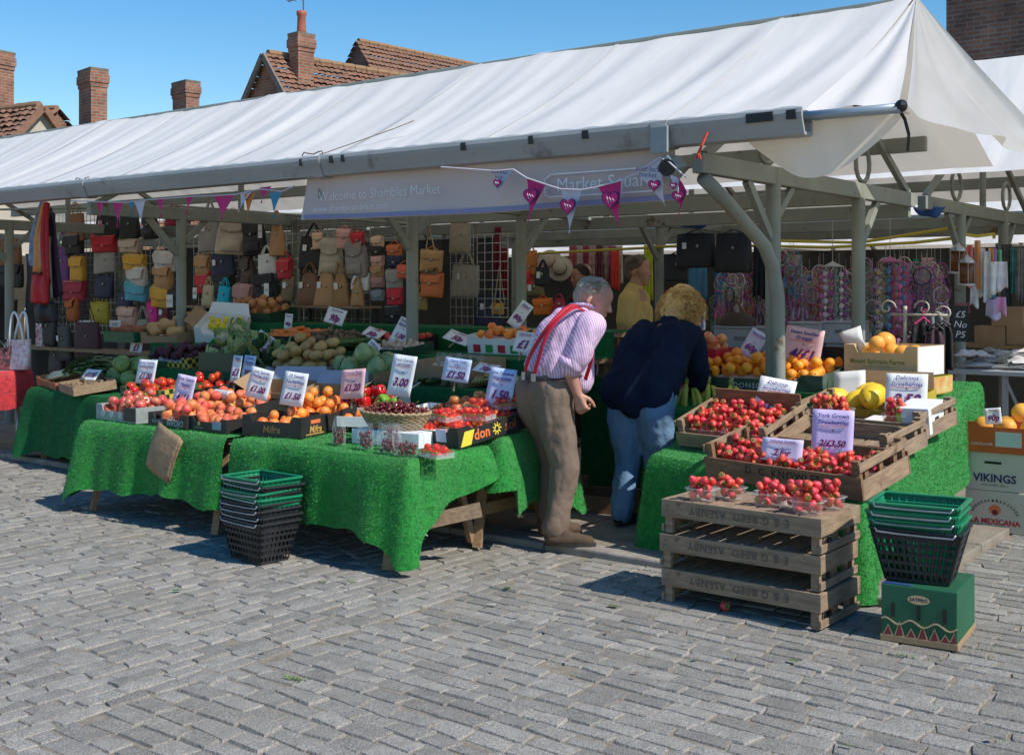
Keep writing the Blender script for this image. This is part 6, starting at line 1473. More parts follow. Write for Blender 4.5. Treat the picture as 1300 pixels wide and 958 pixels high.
# shirt
SHIRT = M('pink striped shirt', (.62,.40,.60), (.55,.35,.55), 8, .75, .2, 30)
N, L, B = nodes(SHIRT); wv = N.new('ShaderNodeTexWave'); wv.bands_direction = 'X'; wv.inputs['Scale'].default_value = 24; wv.inputs['Distortion'].default_value = .5; wv.inputs['Detail'].default_value = 0
tc = N.new('ShaderNodeTexCoord'); mp = N.new('ShaderNodeMapping'); mp.inputs['Rotation'].default_value = (0, R(20), -TH - R(15)); L.new(tc.outputs['Object'], mp.inputs[0]); L.new(mp.outputs[0], wv.inputs['Vector'])
mx = N.new('ShaderNodeMix'); mx.data_type = 'RGBA'; mx.inputs[6].default_value = (.50,.24,.46,1); mx.inputs[7].default_value = (.72,.62,.74,1); L.new(wv.outputs['Fac'], mx.inputs[0]); L.new(mx.outputs[2], B.inputs['Base Color'])
bel = off(PM(716, 478, 0), 0, .06)
organic('shirt', [[(off(PM(700, 482, 0), .075, 0), .115), (off(PM(705,462,0), .09, -.02), .125), (off(chest, .085, -.03), .13), (off(neck, .10, -.05, -.06), .095)],
    [(off(PM(700, 482, 0), -.075, 0), .115), (off(PM(705,462,0), -.09, -.02), .125), (off(chest, -.085, -.03), .13), (off(neck, -.10, -.05, -.06), .095)],
    [(bel, .115), (off(chest, 0, .05), .11)], [(off(neck, 0, -.01, -.03), .085), (off(neck, 0, .005, .0), .07)],
    [(shR, .085), (off(shR.lerp(elR, .5), .012), .082), (shR.lerp(elR, .93), .068)], [(shL, .085), (shL.lerp(elL, .9), .066)]], SHIRT, .0085, 3, .017, (10,10,5), 3, man)
cu = off(shR.lerp(elR, .88), 0); mb = MB(); mb.tube([shR.lerp(elR, .82), shR.lerp(elR, 1.0)], [.073,.071], 18, caps=False); mb.build('cuff', SHIRT, man, smooth=True, thick=.008)
# braces follow the shirt back
RED = M('red braces webbing', (.50,.012,.03), (.42,.01,.025), 40, .6)
def brace(pts):
    mb = MB(); pts = [Vector(p) for p in pts]; k = []
    for a, b, c, d_ in zip([pts[0]]+pts[:-2], pts[:-1], pts[1:], pts[2:]+[pts[-1]]):
        for t in (0,.25,.5,.75): k.append(.5*((2*b)+(-a+c)*t+(2*a-5*b+4*c-d_)*t*t+(-a+3*b-3*c+d_)*t**3))
    k.append(pts[-1]); mb.tube(k, .0125, 8, flat=.25); return mb.build('brace', RED, man, smooth=True)
bd = -.145
brace([PM(678, 476, -.22), PM(684, 455, -.24), PM(692, 430, -.25), PM(706, 408, -.24), PM(728, 391, -.19), PM(744, 395, -.17)])
brace([PM(666, 474, -.06), PM(671, 456, -.09), PM(684, 432, -.16), PM(700, 410, -.2), PM(722, 389, -.12), PM(745, 388, .0)])
brace([PM(745, 398, -.20), PM(752, 425, -.22), PM(751, 455, -.2), PM(743, 482, -.17)])
for p in (PM(677, 479, -.225), PM(665, 477, -.065)): mb = MB(); mb.box(-.012,-.006,-.022,.012,.006,.022, T=Matrix.Translation(p)); mb.build('brace_clip', BWIRE, man)
# trousers, shoes
KHAKI = M('khaki brown trousers', (.205,.15,.11), (.155,.11,.08), 6, .85, .25, 30)
organic('trousers', [[(off(PM(701,481,0), .07), .118), (off(pelv, .085, -.02, -.0), .130), (off(pelv, .09, -.02, -.08), .118), (off(kneeR, .0, 0), .080), (off(ankR, 0, -.005, .0), .071)],
    [(off(PM(701,481,0), -.07), .118), (off(pelv, -.085, -.025, -.0), .135), (off(pelv, -.09, -.03, -.08), .12), (kneeL, .078), (ankL, .07)], [(off(pelv, 0, .03, .03), .12), (off(pelv, 0, .0, -.05), .12)]], KHAKI, .0095, 3, .021, (9,9,4.5), 9, man)
for k_, (p_, r_) in enumerate(((off(PM(702,477,0), 0, .0), .19),)):
    ax = (PM(697,497,0) - PM(706,470,0)).normalized(); pts = []
    for i in range(33): a = 6.283*i/32; pts.append(p_ + sdn*math.cos(a)*.205 + fm*math.sin(a)*.150 - ax*.0 + UP*(.012*math.sin(a)))
    MB().tube(pts, .017, 6, flat=.35, caps=False).build('belt', M('dark brown belt', (.05,.03,.02), (.035,.02,.014), 20, .5), man, smooth=True)
# collar
pts = [off(neck, .072*math.cos(a), .062*math.sin(a) + .012, .035 + .022*math.cos(a*2)*.5 - .02*math.sin(a)) for a in [6.283*i/28 for i in range(29)]]
MB().tube(pts, .022, 8, flat=.45, caps=False).build('collar', SHIRT, man, smooth=True)
SHOE = M('brown suede shoe', (.10,.065,.04), (.07,.045,.03), 20, .85); SOLE = M('dark sole', (.03,.025,.02), (.04,.035,.03), 20, .8)
def shoe(heel, toe, parent, m_=SHOE, s=1.0):
    h = Vector(heel); t_ = Vector(toe); d = (t_-h).normalized(); L_ = (t_-h).length; x = d.cross(UP)
    o = organic('shoe', [[(h + d*.035 + UP*.075, .040*s), (h + d*.04 + UP*.045, .042*s)], [(h + d*.05 + UP*.042, .042*s), (h + d*L_*.62 + UP*.038, .040*s), (h + d*(L_-.045) + UP*.030, .033*s)],
       [(h + d*.07 + UP*.09, .034*s), (h + d*L_*.5 + UP*.05, .036*s)]], m_, .007, 2, parent=parent)
    mb = MB(); pts = []
    for i in range(20): a = 2*math.pi*i/20; ww = .040 + .010*math.cos(a); pts.append(h + d*(L_/2 + (L_/2-.002)*math.cos(a)) + x*ww*math.sin(a)*s)
    mb.add([p + UP*.002 for p in pts] + [p + UP*.022 for p in pts], [tuple(range(20))[::-1], tuple(range(20,40))] + [(i, (i+1)%20, 20+(i+1)%20, 20+i) for i in range(20)]); mb.build('sole', SOLE, o)
def gr(px, py, z=.038): p = gz(px, py, z); return p
hp = Vector((ankR.x, ankR.y, .038)) - fm*.07; shoe(hp, hp + (rv*.97 - dv*.1).normalized()*.30, man)
hp = Vector((ankL.x, ankL.y, .038)) - fm*.07; shoe(hp, hp + fm*.29, man)

# ---- woman in the navy fleece, seen from behind, leaning to the bananas
D0 = 7.25
fw = (dv*.80 + rv*.60).normalized(); sdn = (rv*.80 - dv*.60).normalized(); fm_m = fm; fm = fw
pelv = PM(816, 515, 0); waist = PM(822, 480, .05); chest = PM(840, 435, .14); neck = PM(855, 412, .22); hc = PM(868, 397, .30)
hipR, hipL = off(pelv, .10), off(pelv, -.10)
kneeL = PM(797, 588, .06); ankL = PM(788, 650, -.02); kneeR = PM(836, 590, -.0); ankR = PM(836, 655, .0)
shR, shL = PM(878, 430, .20), PM(818, 417, .22); elR = PM(887, 470, .28); wrR = PM(884, 495, .42); elL = PM(838, 455, .5); wrL = PM(862, 478, .55)
hdir = (fw*.75 + rv*.25 - UP*.6).normalized(); hup = (UP*.8 + fw*.5).normalized(); hch, HP = head_chains(hc, hdir, hup, .92)
body = hch + [[(neck, .055), (hc.lerp(neck, .3), .05)], [(chest, .11), (neck, .065)], [(waist, .11), (chest, .11)], [(pelv, .12), (waist, .11)], [(shR, .05), (elR, .04), (wrR, .026)], [(shL, .05), (elL, .04), (wrL, .026)], [(hipR, .095), (kneeR, .06), (ankR, .042)], [(hipL, .095), (kneeL, .06), (ankL, .042)]]
body += hand(wrR, fw*.6 - UP*.7, fw, 1, .8, .92) + hand(wrL, fw*.7 - UP*.5, -UP, -1, .7, .92)
wom = organic('person', body, SKIN, .0068, 3); tag(wom, 'blonde woman in navy fleece and jeans leaning towards the bananas, back turned', 'person'); eyes(HP, wom, .92)
NAVYF = M('navy fleece', (.008,.013,.032), (.012,.02,.045), 10, .95, .35, 60, spec=.15)
organic('fleece', [[(off(PM(812, 500, -.02), .10), .135), (off(waist, .105, -.03), .135), (off(chest, .09, -.03), .135), (off(neck, .085, -.03, -.07), .10)],
    [(off(PM(806, 500, -.02), -.09), .135), (off(waist, -.105, -.03), .135), (off(chest, -.10, -.03), .135), (off(neck, -.085, -.03, -.07), .10)], [(off(PM(810, 502, -.02), .0, -.04), .125), (off(waist, 0, -.05), .12)], [(off(waist, 0, .05), .13), (off(chest, 0, .04), .12)], [(off(neck, 0, -.03, -.03), .095), (off(neck, 0, .0, .0), .072)],
    [(shR, .092), (shR.lerp(elR, .5), .085), (elR, .074), (wrR, .052)], [(shL - UP*.015, .080), (elL, .072), (wrL, .05)]], NAVYF, .010, 3, .022, (8,8,5), 21, wom)
DENIM = M('faded blue denim', (.16,.27,.41), (.10,.19,.31), 7, .85, .3, 40)
organic('jeans', [[(off(pelv, .095, 0, .05), .125), (off(pelv, .095, -.02, -.05), .125), (kneeR, .082), (ankR, .07)], [(off(pelv, -.095, 0, .05), .125), (off(pelv, -.095, -.02, -.05), .125), (kneeL, .08), (ankL, .068)], [(off(pelv, 0, -.01, .03), .12), (off(pelv, 0, 0, -.02), .12)]], DENIM, .0095, 3, .022, (9,9,5), 31, wom)
for a in (ankL, ankR): hp = Vector((a.x, a.y, .038)) - fw*.06; shoe(hp, hp + fw*.25, wom, M('dark brown boot', (.035,.028,.022), (.05,.04,.03), 20, .7))
BLOND = M('curly blonde hair', (.80,.50,.19), (.60,.34,.11), 60, .6, spec=.3)
organic('hair', [[(HP(-.05,.06), .112), (HP(.0,.055), .10)], [(HP(-.08,-.0), .105), (HP(-.065,-.07), .10), (HP(-.06,-.11), .075)]] + [[(HP(-.02,.02,.06*e), .078), (HP(.0,-.06,.075*e), .06), (HP(.01,-.10,.07*e), .045)] for e in (-1, 1)], BLOND, .009, 3, .014, (26,26,26), 2, wom)
xw = hdir.cross(hup).normalized()
def curls(rr):
    a = rr.uniform(0, 6.283); t = math.acos(rr.uniform(-.75, 1)); n = hup*math.cos(t) + (hdir*math.cos(a) + xw*math.sin(a))*math.sin(t)
    if n.dot(hdir) > .45: n = (n - hdir*1.0).normalized()
    c0 = hc - hdir*.035*.92 + hup*.02; p = c0 + n*.118; tang = n.cross(Vector((rr.gauss(0,1), rr.gauss(0,1), rr.gauss(0,1)))).normalized(); dn = -UP*.6 + n*.35 + tang*.3
    pts = []; rad = rr.uniform(.010,.020); ph = rr.uniform(0, 6.28); L_ = rr.uniform(.06,.11)
    for j in range(9):
        s = j/8; pts.append(p + dn*L_*s + n*.012 + tang*rad*math.cos(ph + s*9) + n*rad*math.sin(ph + s*9))
    return pts, rr.uniform(.003,.0055)
subdivide_strands('hair_curls', curls, 1500, 7, BLOND, wom)

# ---- stall holder in the yellow shirt and the dark haired person behind the man
def standing(label, px, py, D, hgt, fwd, top, topmat, hairmat, skin, legs, hair_n=700, sleeve=.35):
    global sdn, fm
    base = ad(px, py, D); base.z = .038; fm = Vector(fwd).normalized(); sdn = fm.cross(UP)*1.0; h = hgt/1.75
    P = lambda a, b, z: base + sdn*a*h + fm*b*h + UP*z*h
    hc = P(0, .03, 1.635); hd = (fm - UP*.08).normalized(); hch, HP = head_chains(hc, hd, UP, .98*h); body = hch + [[(P(0,0,1.48), .06*h), (P(0,.02,1.57), .055*h)], [(P(0,0,1.0), .13*h), (P(0,0,1.25), .135*h), (P(0,0,1.44), .09*h)]]
    for e in (-1, 1):
        body += [[(P(.19*e,0,1.40), .055*h), (P(.235*e,-.03,1.13), .043*h), (P(.215*e,.10,.92), .028*h)], [(P(.09*e,0,.95), .09*h), (P(.1*e,.01,.5), .06*h), (P(.1*e,-.01,.09), .045*h)]] + hand(P(.215*e,.10,.92), (P(.2*e,.16,.82)-P(.215*e,.10,.92)), fm*.6 - sdn*e, e, .5, h)
    o = organic('person', body, skin, .0085, 3); tag(o, label, 'person'); eyes(HP, o, h)
    ch = [[(P(.085*e,0,.97), .115*h), (P(.09*e,0,1.22), .118*h), (P(.10*e,-.01,1.39), .08*h)] for e in (-1,1)] + [[(P(0,.02,1.0), .125*h), (P(0,.03,1.3), .12*h)], [(P(0,-.01,1.45), .085*h), (P(0,.0,1.485), .074*h)], [(P(-.15,0,1.43), .065*h), (P(.15,0,1.43), .065*h)]]
    for e in (-1, 1): ch.append([(P(.19*e,0,1.40), .078*h), (P(.19*e,0,1.40).lerp(P(.235*e,-.03,1.13), sleeve*1.8), .068*h)])
    organic(top, ch, topmat, .012, 4, .010, (8,8,5), 5, o)
    organic('trousers', [[(P(.08*e,0,.98), .11*h), (P(.09*e,0,.85), .115*h), (P(.1*e,.01,.5), .08*h), (P(.1*e,-.01,.1), .07*h)] for e in (-1,1)] + [[(P(0,0,.97), .11*h), (P(0,0,.85), .11*h)]], legs, .012, 4, .01, (7,7,4), 8, o)
    for e in (-1, 1): hp = P(.1*e,-.07,0); hp.z = .038; shoe(hp, hp + fm*.27, o, M('dark brown boot', (.035,.028,.022)))
    organic('hair', [[(HP(-.045,.05), .082*h), (HP(.0,.064), .076*h)], [(HP(-.07,.01), .062*h), (HP(-.065,-.03), .05*h)]] + [[(HP(-.03,.04,.05*e), .046*h), (HP(.02,.058,.04*e), .04*h)] for e in (-1,1)], hairmat, .009, 3, .005, (30,30,30), 3, o)
    def strands(rr):
        a = rr.uniform(0, 6.283); t = rr.uniform(0, 1.5); x = fm.cross(UP); n = UP*math.cos(t) + (fm*math.cos(a) + x*math.sin(a))*math.sin(t)
        if n.dot(fm) > .4 and n.z < .85: n = (n - fm*.9).normalized()
        p = hc + UP*.03*h + n*.09*h; return [p - n*.01, p + n*.006, p + (n*.5 - fm*.5 - UP*.3)*.035], .004
    subdivide_strands('hair_strands', strands, hair_n, 3, hairmat, o)
    return o
YEL = M('mustard yellow t shirt', (.50,.34,.12), (.42,.28,.09), 7, .85, .2, 30)
sh = standing('stall holder in a mustard yellow t-shirt standing behind the counter', 806, 400, 9.35, 1.72, rv*.85 - dv*.35, 't_shirt', YEL, M('greying brown hair', (.14,.10,.075), (.09,.065,.05), 60, .85), SKIN2, M('dark work trousers', (.03,.03,.035), (.02,.02,.025), 6, .9))
standing('dark haired person in dark clothes half hidden behind the grey haired man', 741, 400, 11.0, 1.68, -dv*.4 - rv*.9, 'jacket', M('dark brown jacket', (.05,.035,.03), (.035,.025,.02), 8, .9), M('dark brown hair', (.035,.02,.014), (.05,.03,.02), 60, .7), SKIN2, M('dark work trousers', (.03,.03,.035)), sleeve=.55)
# ================================================================= added backdrops, dark in place of the shaded stall interior
BACKDROP = M('dark olive backdrop', (.075,.07,.058), (.045,.042,.036), 2, .9)
def sheet(label, x0, x1, y, z1):
    t = MB().grid(lambda u, v: Vector((x0+(x1-x0)*u, y+.02*math.sin(u*(x1-x0)*5)*(1-v)+.01*math.sin(u*(x1-x0)*13), .05+z1*v)), int((x1-x0)*10), 8).build('dark_backdrop', BACKDROP, smooth=True); tag(t, label, 'backdrop')
sheet('added dark backdrop for the shaded interior behind the handbag stall', -16.5, -7.4, 9.35, 1.98)
sheet('added dark backdrop for the shade behind the stall of trinkets and clothes', -13.0, -1.6, 13.0, 1.9)
MB().grid(lambda u, v: Vector((-16.4+.04*math.sin(v*9), 5.9+3.4*u, .05+1.95*v)), 16, 6).build('dark_backdrop', BACKDROP, smooth=True); tag(scene.objects['dark_backdrop.002'], 'dark side backdrop at the far left end of the stalls', 'backdrop')
# ================================================================= handbags
HW = M('bag hook metal', (.45,.42,.35), (.3,.28,.24), 30, .3, metal=.8)
LC = {}
def leather(c):
    k = tuple(c)
    if k not in LC: LC[k] = M('leather %d' % len(LC), c, tuple(x*.72 for x in c), 7, .5, .15, 70, spec=.35)
    return LC[k]
def bag(label, px, py, w_, h_, c, kind='tote', Y=7.88, flapc=None, group=None, rz=0, strap=None, dep=.10):
    s = Y / ray(px)[1] / F; wd, hh = w_*s*1.17, h_*s*1.14; c = tuple(min(.8, x*1.55+.006) for x in c)
    cen = at(px, py, Y); t = thing('handbag' if kind != 'pack' else 'backpack', label, 'handbag' if kind != 'pack' else 'backpack', (cen.x, cen.y, cen.z - hh/2), (R(rng.gauss(0, 2)), R(rng.gauss(0, 3)), R(TH*57.3*.35) + R(rng.gauss(0, 9)) + rz), group)
    m = leather(c); dp = min(dep, wd*.42)
    taper = {'tote': .04, 'flap': -.02, 'pack': .14, 'hold': .22, 'slim': .0}[kind]; n = 20; vs = []
    zz = [0, .02, .08, .3, .55, .8, .94, .99, 1.0] 
    for z in zz:
        k = (1 - taper*z*1.6) * (.90 if z == 0 else .97 if z == .02 else 1); kd = (1 - .55*z) if kind in ('tote','hold') else (1 - .25*z)
        if kind == 'pack' and z > .5: k *= math.sqrt(max(.08, 1 - ((z-.5)/.52)**2.6))
        if kind == 'hold' and z > .4: k *= 1 - .25*((z-.4)/.6)**2
        kd *= .85 + .3*math.sin(math.pi*min(z*1.1, 1)) if z > 0 else .8
        for j in range(n):
            a = 2*math.pi*j/n; ca, sa = math.cos(a), math.sin(a); e = .45
            vs.append((wd/2*k*math.copysign(abs(ca)**e, ca), dp/2*kd*math.copysign(abs(sa)**.6, sa), hh*z + .004*math.sin(a*3)))
    mb = MB(); q = len(zz); mb.add(vs, [(i*n+j, i*n+(j+1)%n, (i+1)*n+(j+1)%n, (i+1)*n+j) for i in range(q-1) for j in range(n)] + [tuple(range(n))[::-1], tuple((q-1)*n+j for j in range(n))]); mb.build('body', m, t, smooth=True)
    f = leather(flapc) if flapc else m
    if kind in ('flap', 'pack', 'slim'):
        fl = .62 if kind == 'flap' else .42
        MB().grid(lambda u, v: Vector(((u-.5)*wd*(.99 if kind != 'pack' else .74)*(1-.10*v*v), -dp*.56*(math.sin(min(1, v*2.6)*1.57)) - .004, hh*(1.005 - fl*v - .05*v*math.sin(math.pi*u)*(-1)*0) - (.06*hh*math.sin(math.pi*u)*v if kind != 'slim' else 0))), 12, 8).build('flap', f, t, smooth=True, thick=.004)
        mb = MB(); mb.ball((0, -dp*.60-.006, hh*(1-fl-.03)), .014, 8, 6, sc=(1.2,.5,.8)); mb.build('clasp', HW, t, smooth=True)
    if kind == 'flap' and wd > .16: MB().box(-wd*.40, -dp*.60-.008, hh*.86, wd*.40, -dp*.60-.004, hh*.875).build('zip', HW, t)
    if kind == 'pack':
        MB().grid(lambda u, v: Vector(((u-.5)*wd*.66, -dp*.52 - .022*math.sin(math.pi*u)*math.sin(math.pi*v) , hh*(.06+.30*v))), 8, 6).build('front_pocket', m, t, smooth=True, thick=.006)
    L_ = strap if strap is not None else {'tote': .45, 'flap': .35, 'pack': .16, 'hold': .35, 'slim': .2}[kind]; L_ *= max(hh, .12)
    for y in ((-dp*.25, dp*.25) if kind in ('tote', 'hold') else (0,)):
        pts = []; ww = wd*(.26 if kind != 'flap' else .36)
        for i in range(13):
            a = math.pi*i/12; pts.append((-ww*math.cos(a)*(1 - .55*math.sin(a)), y*(1-.5*math.sin(a)), hh*.97 + L_*math.sin(a)))
        MB().tube(pts, .0075, 6, flat=.6).build('handle', m, t, smooth=True)
    if kind in ('tote', 'hold'):
        if rng.random() < .5: MB().box(-wd*.3, -dp*.46, hh*.70, -wd*.3+.04, -dp*.44, hh*.70+.06, T=Matrix.Translation((0,-dp*.12,-.05))).build('swing_tag', WHITE, t)
        mb = MB(); mb.ball((wd*.06, -dp*.5, hh*.62), .013, 8, 6, sc=(1,.5,1.3)); mb.build('charm', HW, t, smooth=True)
    return t
TAN=(.34,.19,.085); BRN=(.15,.07,.035); BLK=(.014,.014,.016); NVY=(.015,.02,.05); RDD=(.40,.015,.03); CRM=(.27,.015,.035); GRY=(.23,.22,.21); LGR=(.44,.42,.40); BEI=(.40,.34,.27); MUS=(.50,.27,.03); OLV_=(.33,.26,.02); PUR=(.10,.025,.16); SKY_=(.08,.30,.40); BLU=(.55,.32,.25); MAG=(.55,.02,.22); ORA=(.42,.11,.03); TUR=(.0,.32,.44); GLD=(.36,.31,.20); DPK=(.33,.17,.16); COR=(.60,.10,.07); PNK=(.50,.27,.25); PCH=(.55,.36,.24); MRN=(.11,.02,.03); DKB=(.06,.035,.03)
G1 = 'handbags hung on the wire grids'
for a in [('tan brown tote at the top of the first hanging column',96,289,28,31,(.20,.095,.045),'tote'),('black flat bag below the tan brown tote',95,309,26,24,BLK,'flap'),('deep purple long bag left of the mustard one',82,337,23,40,PUR,'tote'),('mustard bag in the first column above the crimson one',99,341,20,27,MUS,'slim'),('crimson wide bag in the first hanging column',94,368,31,24,CRM,'flap'),('burnt orange bag lowest in the first column',92,393,27,26,ORA,'slim'),
  ('black rounded bag topping the second column',135,288,27,24,BLK,'tote'),('red flap bag under the black rounded one',133,308,28,21,RDD,'flap'),('grey tote with a key fob in the second column',134,333,28,24,GRY,'tote'),('navy tote with a key fob in the second column',132,364,25,25,NVY,'tote'),('olive yellow tote lowest in the second column',127,397,26,25,OLV_,'tote'),
  ('beige small flap bag at the top of the third column',165,312,27,15,BEI,'flap'),('amber mustard flap bag in the third column',171,333,26,18,MUS,'flap'),('pale grey flap bag below the amber mustard one',175,351,28,21,LGR,'flap'),('sky blue flap bag in the third column',173,369,27,23,SKY_,'flap'),('navy soft bag beside the sky blue one',159,382,22,22,NVY,'tote'),('blush pink bag lowest in the third column',162,403,24,24,BLU,'slim'),
  ('crimson round bag high beside the first front post',222,276,20,18,CRM,'flap'),('black large bag high in the third column',165,288,26,26,BLK,'tote'),('black shoulder bag high left of the first front post',193,287,24,28,BLK,'pack'),('pale grey flap bag with long black straps',211,331,28,22,LGR,'flap'),('sand coloured bag below the strappy pale grey one',208,352,27,26,TAN,'slim'),('amber bag in the fourth column above the magenta one',205,376,26,25,MUS,'flap'),('magenta tall bag at the bottom of the fourth column',194,399,15,28,MAG,'tote'),('dark crimson tall bag beside the magenta one',207,400,14,26,MRN,'tote'),('black small bag beside the first front post',222,380,16,22,BLK,'slim'),
  ('taupe slouchy bag right behind the first front post',266,297,24,40,GRY,'tote'),('large beige backpack with zip pockets',293,297,36,46,BEI,'pack'),('large black backpack with a white tag',324,300,33,42,BLK,'pack'),('tan bucket bag beside the black backpack',353,303,21,38,TAN,'hold'),('camel flap bag behind the first front post',258,336,22,22,TAN,'flap'),('navy soft tote under the beige backpack',285,336,32,28,NVY,'tote'),('red flap bag beside the navy soft tote',260,359,21,24,RDD,'flap'),('black flat bag under the navy soft tote',285,360,26,22,BLK,'slim'),('maroon brown round backpack',317,345,25,35,DKB,'pack'),('white bag with bold black straps',341,335,23,22,(.5,.5,.5),'tote'),('red pouch bag beside the second rear post',362,341,19,23,RDD,'flap'),('black backpack with a brown strap and white label',340,364,32,33,BLK,'pack'),('olive brown bag behind the second rear post',365,366,17,28,(.16,.11,.06),'tote'),
  ('big plain black bag right of the second rear post',394,321,28,36,BLK,'tote'),('stone beige slouchy backpack',420,326,29,42,(.33,.28,.22),'pack'),('grey slouchy backpack with a rounded bottom',453,328,31,43,(.20,.18,.17),'pack'),('pale pink flat bag between the two slouchy backpacks',437,303,17,22,PNK,'slim'),('small red bag hanging above the grey backpack',455,303,15,14,RDD,'flap'),('copper pouch bag high behind the brace',404,306,12,18,PCH,'slim'),('white bag with a black animal face print',457,357,22,20,(.55,.55,.53),'tote')]:
    bag(*a, group=G1)
SH = 386.5
G2 = 'bags standing on the plank shelf'
for a in [('small gold bag on the left shelf',264,375,17,23,GLD,'tote'),('turquoise bag on the left shelf',284,375.5,18,22,TUR,'tote'),('dusty pink satchel on the left shelf',309,374.5,27,25,DPK,'flap'),('chestnut brown holdall on the right shelf',392,368,32,37,BRN,'hold'),('tan domed holdall in the middle of the right shelf',413,368,28,37,TAN,'hold'),('tan pointed bucket bag on the right shelf',435,368,21,37,(.26,.14,.06),'hold'),('small tan bag at the right end of the shelf',454,374.5,17,24,(.30,.17,.075),'hold')]:
    bag(*a, Y=7.82, group=G2)
def shelf(label, px0, px1, Y):
    a = at(px0, 387.5, Y); x1 = xy(px1, Y); t = thing('shelf', label, 'shelf', (a.x, Y, 0)); L_ = x1 - a.x; z = a.z
    MB().box(0, -.16, z-.022, L_, .16, z).build('plank', WOOD, t)
    for x in (.05, L_-.05):
        for y in (-.13, .13): MB().bar((x, y, z-.022), (x, y, .04), .035).build('leg', BLACK, t)
    MB().box(0.02, -.15, .75, L_-.02, .15, .77).build('lower_plank', WOOD, t)
    return t
shelf('plank shelf with small bags, left of the second rear post', 246, 366, 7.86); shelf('plank shelf with tan holdalls, right of the second rear post', 376, 470, 7.86)
G3 = 'purses and bags hung in columns by the middle post'
cols = [('peach',PCH,307),('black',BLK,318),('pink',PNK,331),('sandy',TAN,344),('rose pink',DPK,358),('blue grey',(.16,.19,.22),375)]
for nm, c, y in cols: bag('%s purse in the narrow column left of the middle post' % nm, 480, y, 15, 12, c, 'flap', group=G3, strap=.1, Y=7.95)
for nm, c, y, w_, h_ in (('rust brown',ORA,318,17,13),('navy',NVY,331,17,14),('grey',GRY,354,18,21),('bright red',RDD,376,18,20),('black',BLK,398,20,22)): bag('%s bag in the column just left of the middle post' % nm, 501, y, w_, h_, c, 'flap', group=G3, Y=7.95)
for a in (('coral bag partly behind the middle post',513,345,16,15,COR,'flap'),('tan bag on long straps right of the middle post',547,331,25,24,TAN,'slim'),('dark brown bag under the long strapped tan one',546,346,22,10,BRN,'slim'),('burnt orange tilted bag right of the middle post',548,362,26,27,ORA,'slim'),('olive round bag low behind the middle post',535,382,14,20,(.2,.14,.04),'tote'),('patterned cream bag on the left wire panel',590,357,32,36,(.30,.27,.22),'tote'),('pale patterned shopper high on the left wire panel',584,302,24,34,(.33,.28,.20),'tote'),('navy long bag on the right wire panel',622,395,34,36,NVY,'tote'),('mustard small bag hanging on long cream straps',632,392,14,12,MUS,'flap'),
          ('rust satchel right of the third rear post',674,334,17,27,(.40,.13,.03),'flap'),('scarlet bag under the rust satchel',672,357,16,24,(.55,.02,.02),'pack'),('black ribbed round bag beside the scarlet one',688,351,17,20,BLK,'tote'),('olive brown bag below the ribbed black one',680,366,22,16,(.12,.09,.04),'hold'),('orange square bag standing at the third rear post',690,389,22,18,(.55,.12,.01),'slim'),('crimson soft bag behind the counter left of the grey haired man',710,388,18,16,CRM,'hold')):
    bag(*a, Y=8.75 if a[1] > 560 else 7.95, group=G3)
# long straps of two bags
for pts, lab in (([(540,323,7.95),(545,288,8.0),(553,323,7.95)], 'long pale straps of the tan bag right of the middle post'), ([(627,388,8.7),(634,338,8.75),(641,386,8.7)], 'long cream straps hooked on the right wire panel')):
    o = MB().tube([at(*p) for p in pts], .011, 6, flat=.5).build('strap', leather((.45,.33,.2))); tag(o, lab, 'strap')
for a in (('big chestnut brown shoulder bag at the left frame edge',12,321,36,30,BRN,'slim'),('big black shoulder bag under the chestnut one at the frame edge',14,350,38,26,BLK,'slim')): bag(*a, Y=7.6, group=G1)
# wire grids and rails
GW = M('chrome wire', (.5,.5,.5), (.35,.35,.35), 30, .3, metal=.8)
def wgrid(label, px0, px1, y0, y1, Y):
    a = at(px0, y1, Y); b = at(px1, y0, Y); t = MB(); nx = max(4, int((b.x-a.x)/.085)); nz = int((b.z-a.z)/.085)
    for i in range(nx+1): x = a.x+(b.x-a.x)*i/nx; t.bar((x, Y, a.z), (x, Y, b.z), .006)
    for i in range(nz+1): z = a.z+(b.z-a.z)*i/nz; t.bar((a.x, Y+.006, z), (b.x, Y+.006, z), .006)
    o = t.build('wire_grid', GW); tag(o, label, 'wire grid')
wgrid('wire display grid behind the first columns of handbags', 70, 232, 262, 420, 8.0); wgrid('wire display grid behind the backpacks', 246, 470, 270, 420, 8.02); wgrid('tall wire panel right of the slim rear post', 572, 601, 288, 412, 8.66); wgrid('second wire panel with maroon scarves behind', 606, 645, 296, 402, 8.62)
o = MB().tube([at(0, 266, 7.95), at(230, 262, 7.95), at(545, 286, 7.95)], .014, 8).build('hanging_rail', STEEL); tag(o, 'thin steel hanging rail along the top of the handbags', 'rail')
def cloth_strip(label, px, py, w_, h_, c, Y, c2=None, name='scarf', cat='scarf', group=None, folds=3, seed=0):
    c = tuple(min(.85, x*1.4) for x in c)
    s = Y / ray(px)[1] / F; wd, hh = w_*s, h_*s; p = at(px, py, Y); key = 'strip %s' % str(c) + str(c2)
    m = M(key, c, c2, 12, .8, .1, 40)
    o = MB().grid(lambda u, v: Vector(((u-.5)*wd*(1+.15*(1-v)), .02*math.sin(u*folds*6.28+seed)*(.4+.6*(1-v)), -hh/2+hh*v+.02*math.sin(u*5+seed)*(1-v))), 14, 8).build(name, m, loc=p, rot=(0,0,R(20)), smooth=True, thick=.003)
    tag(o, label, cat, group); return o
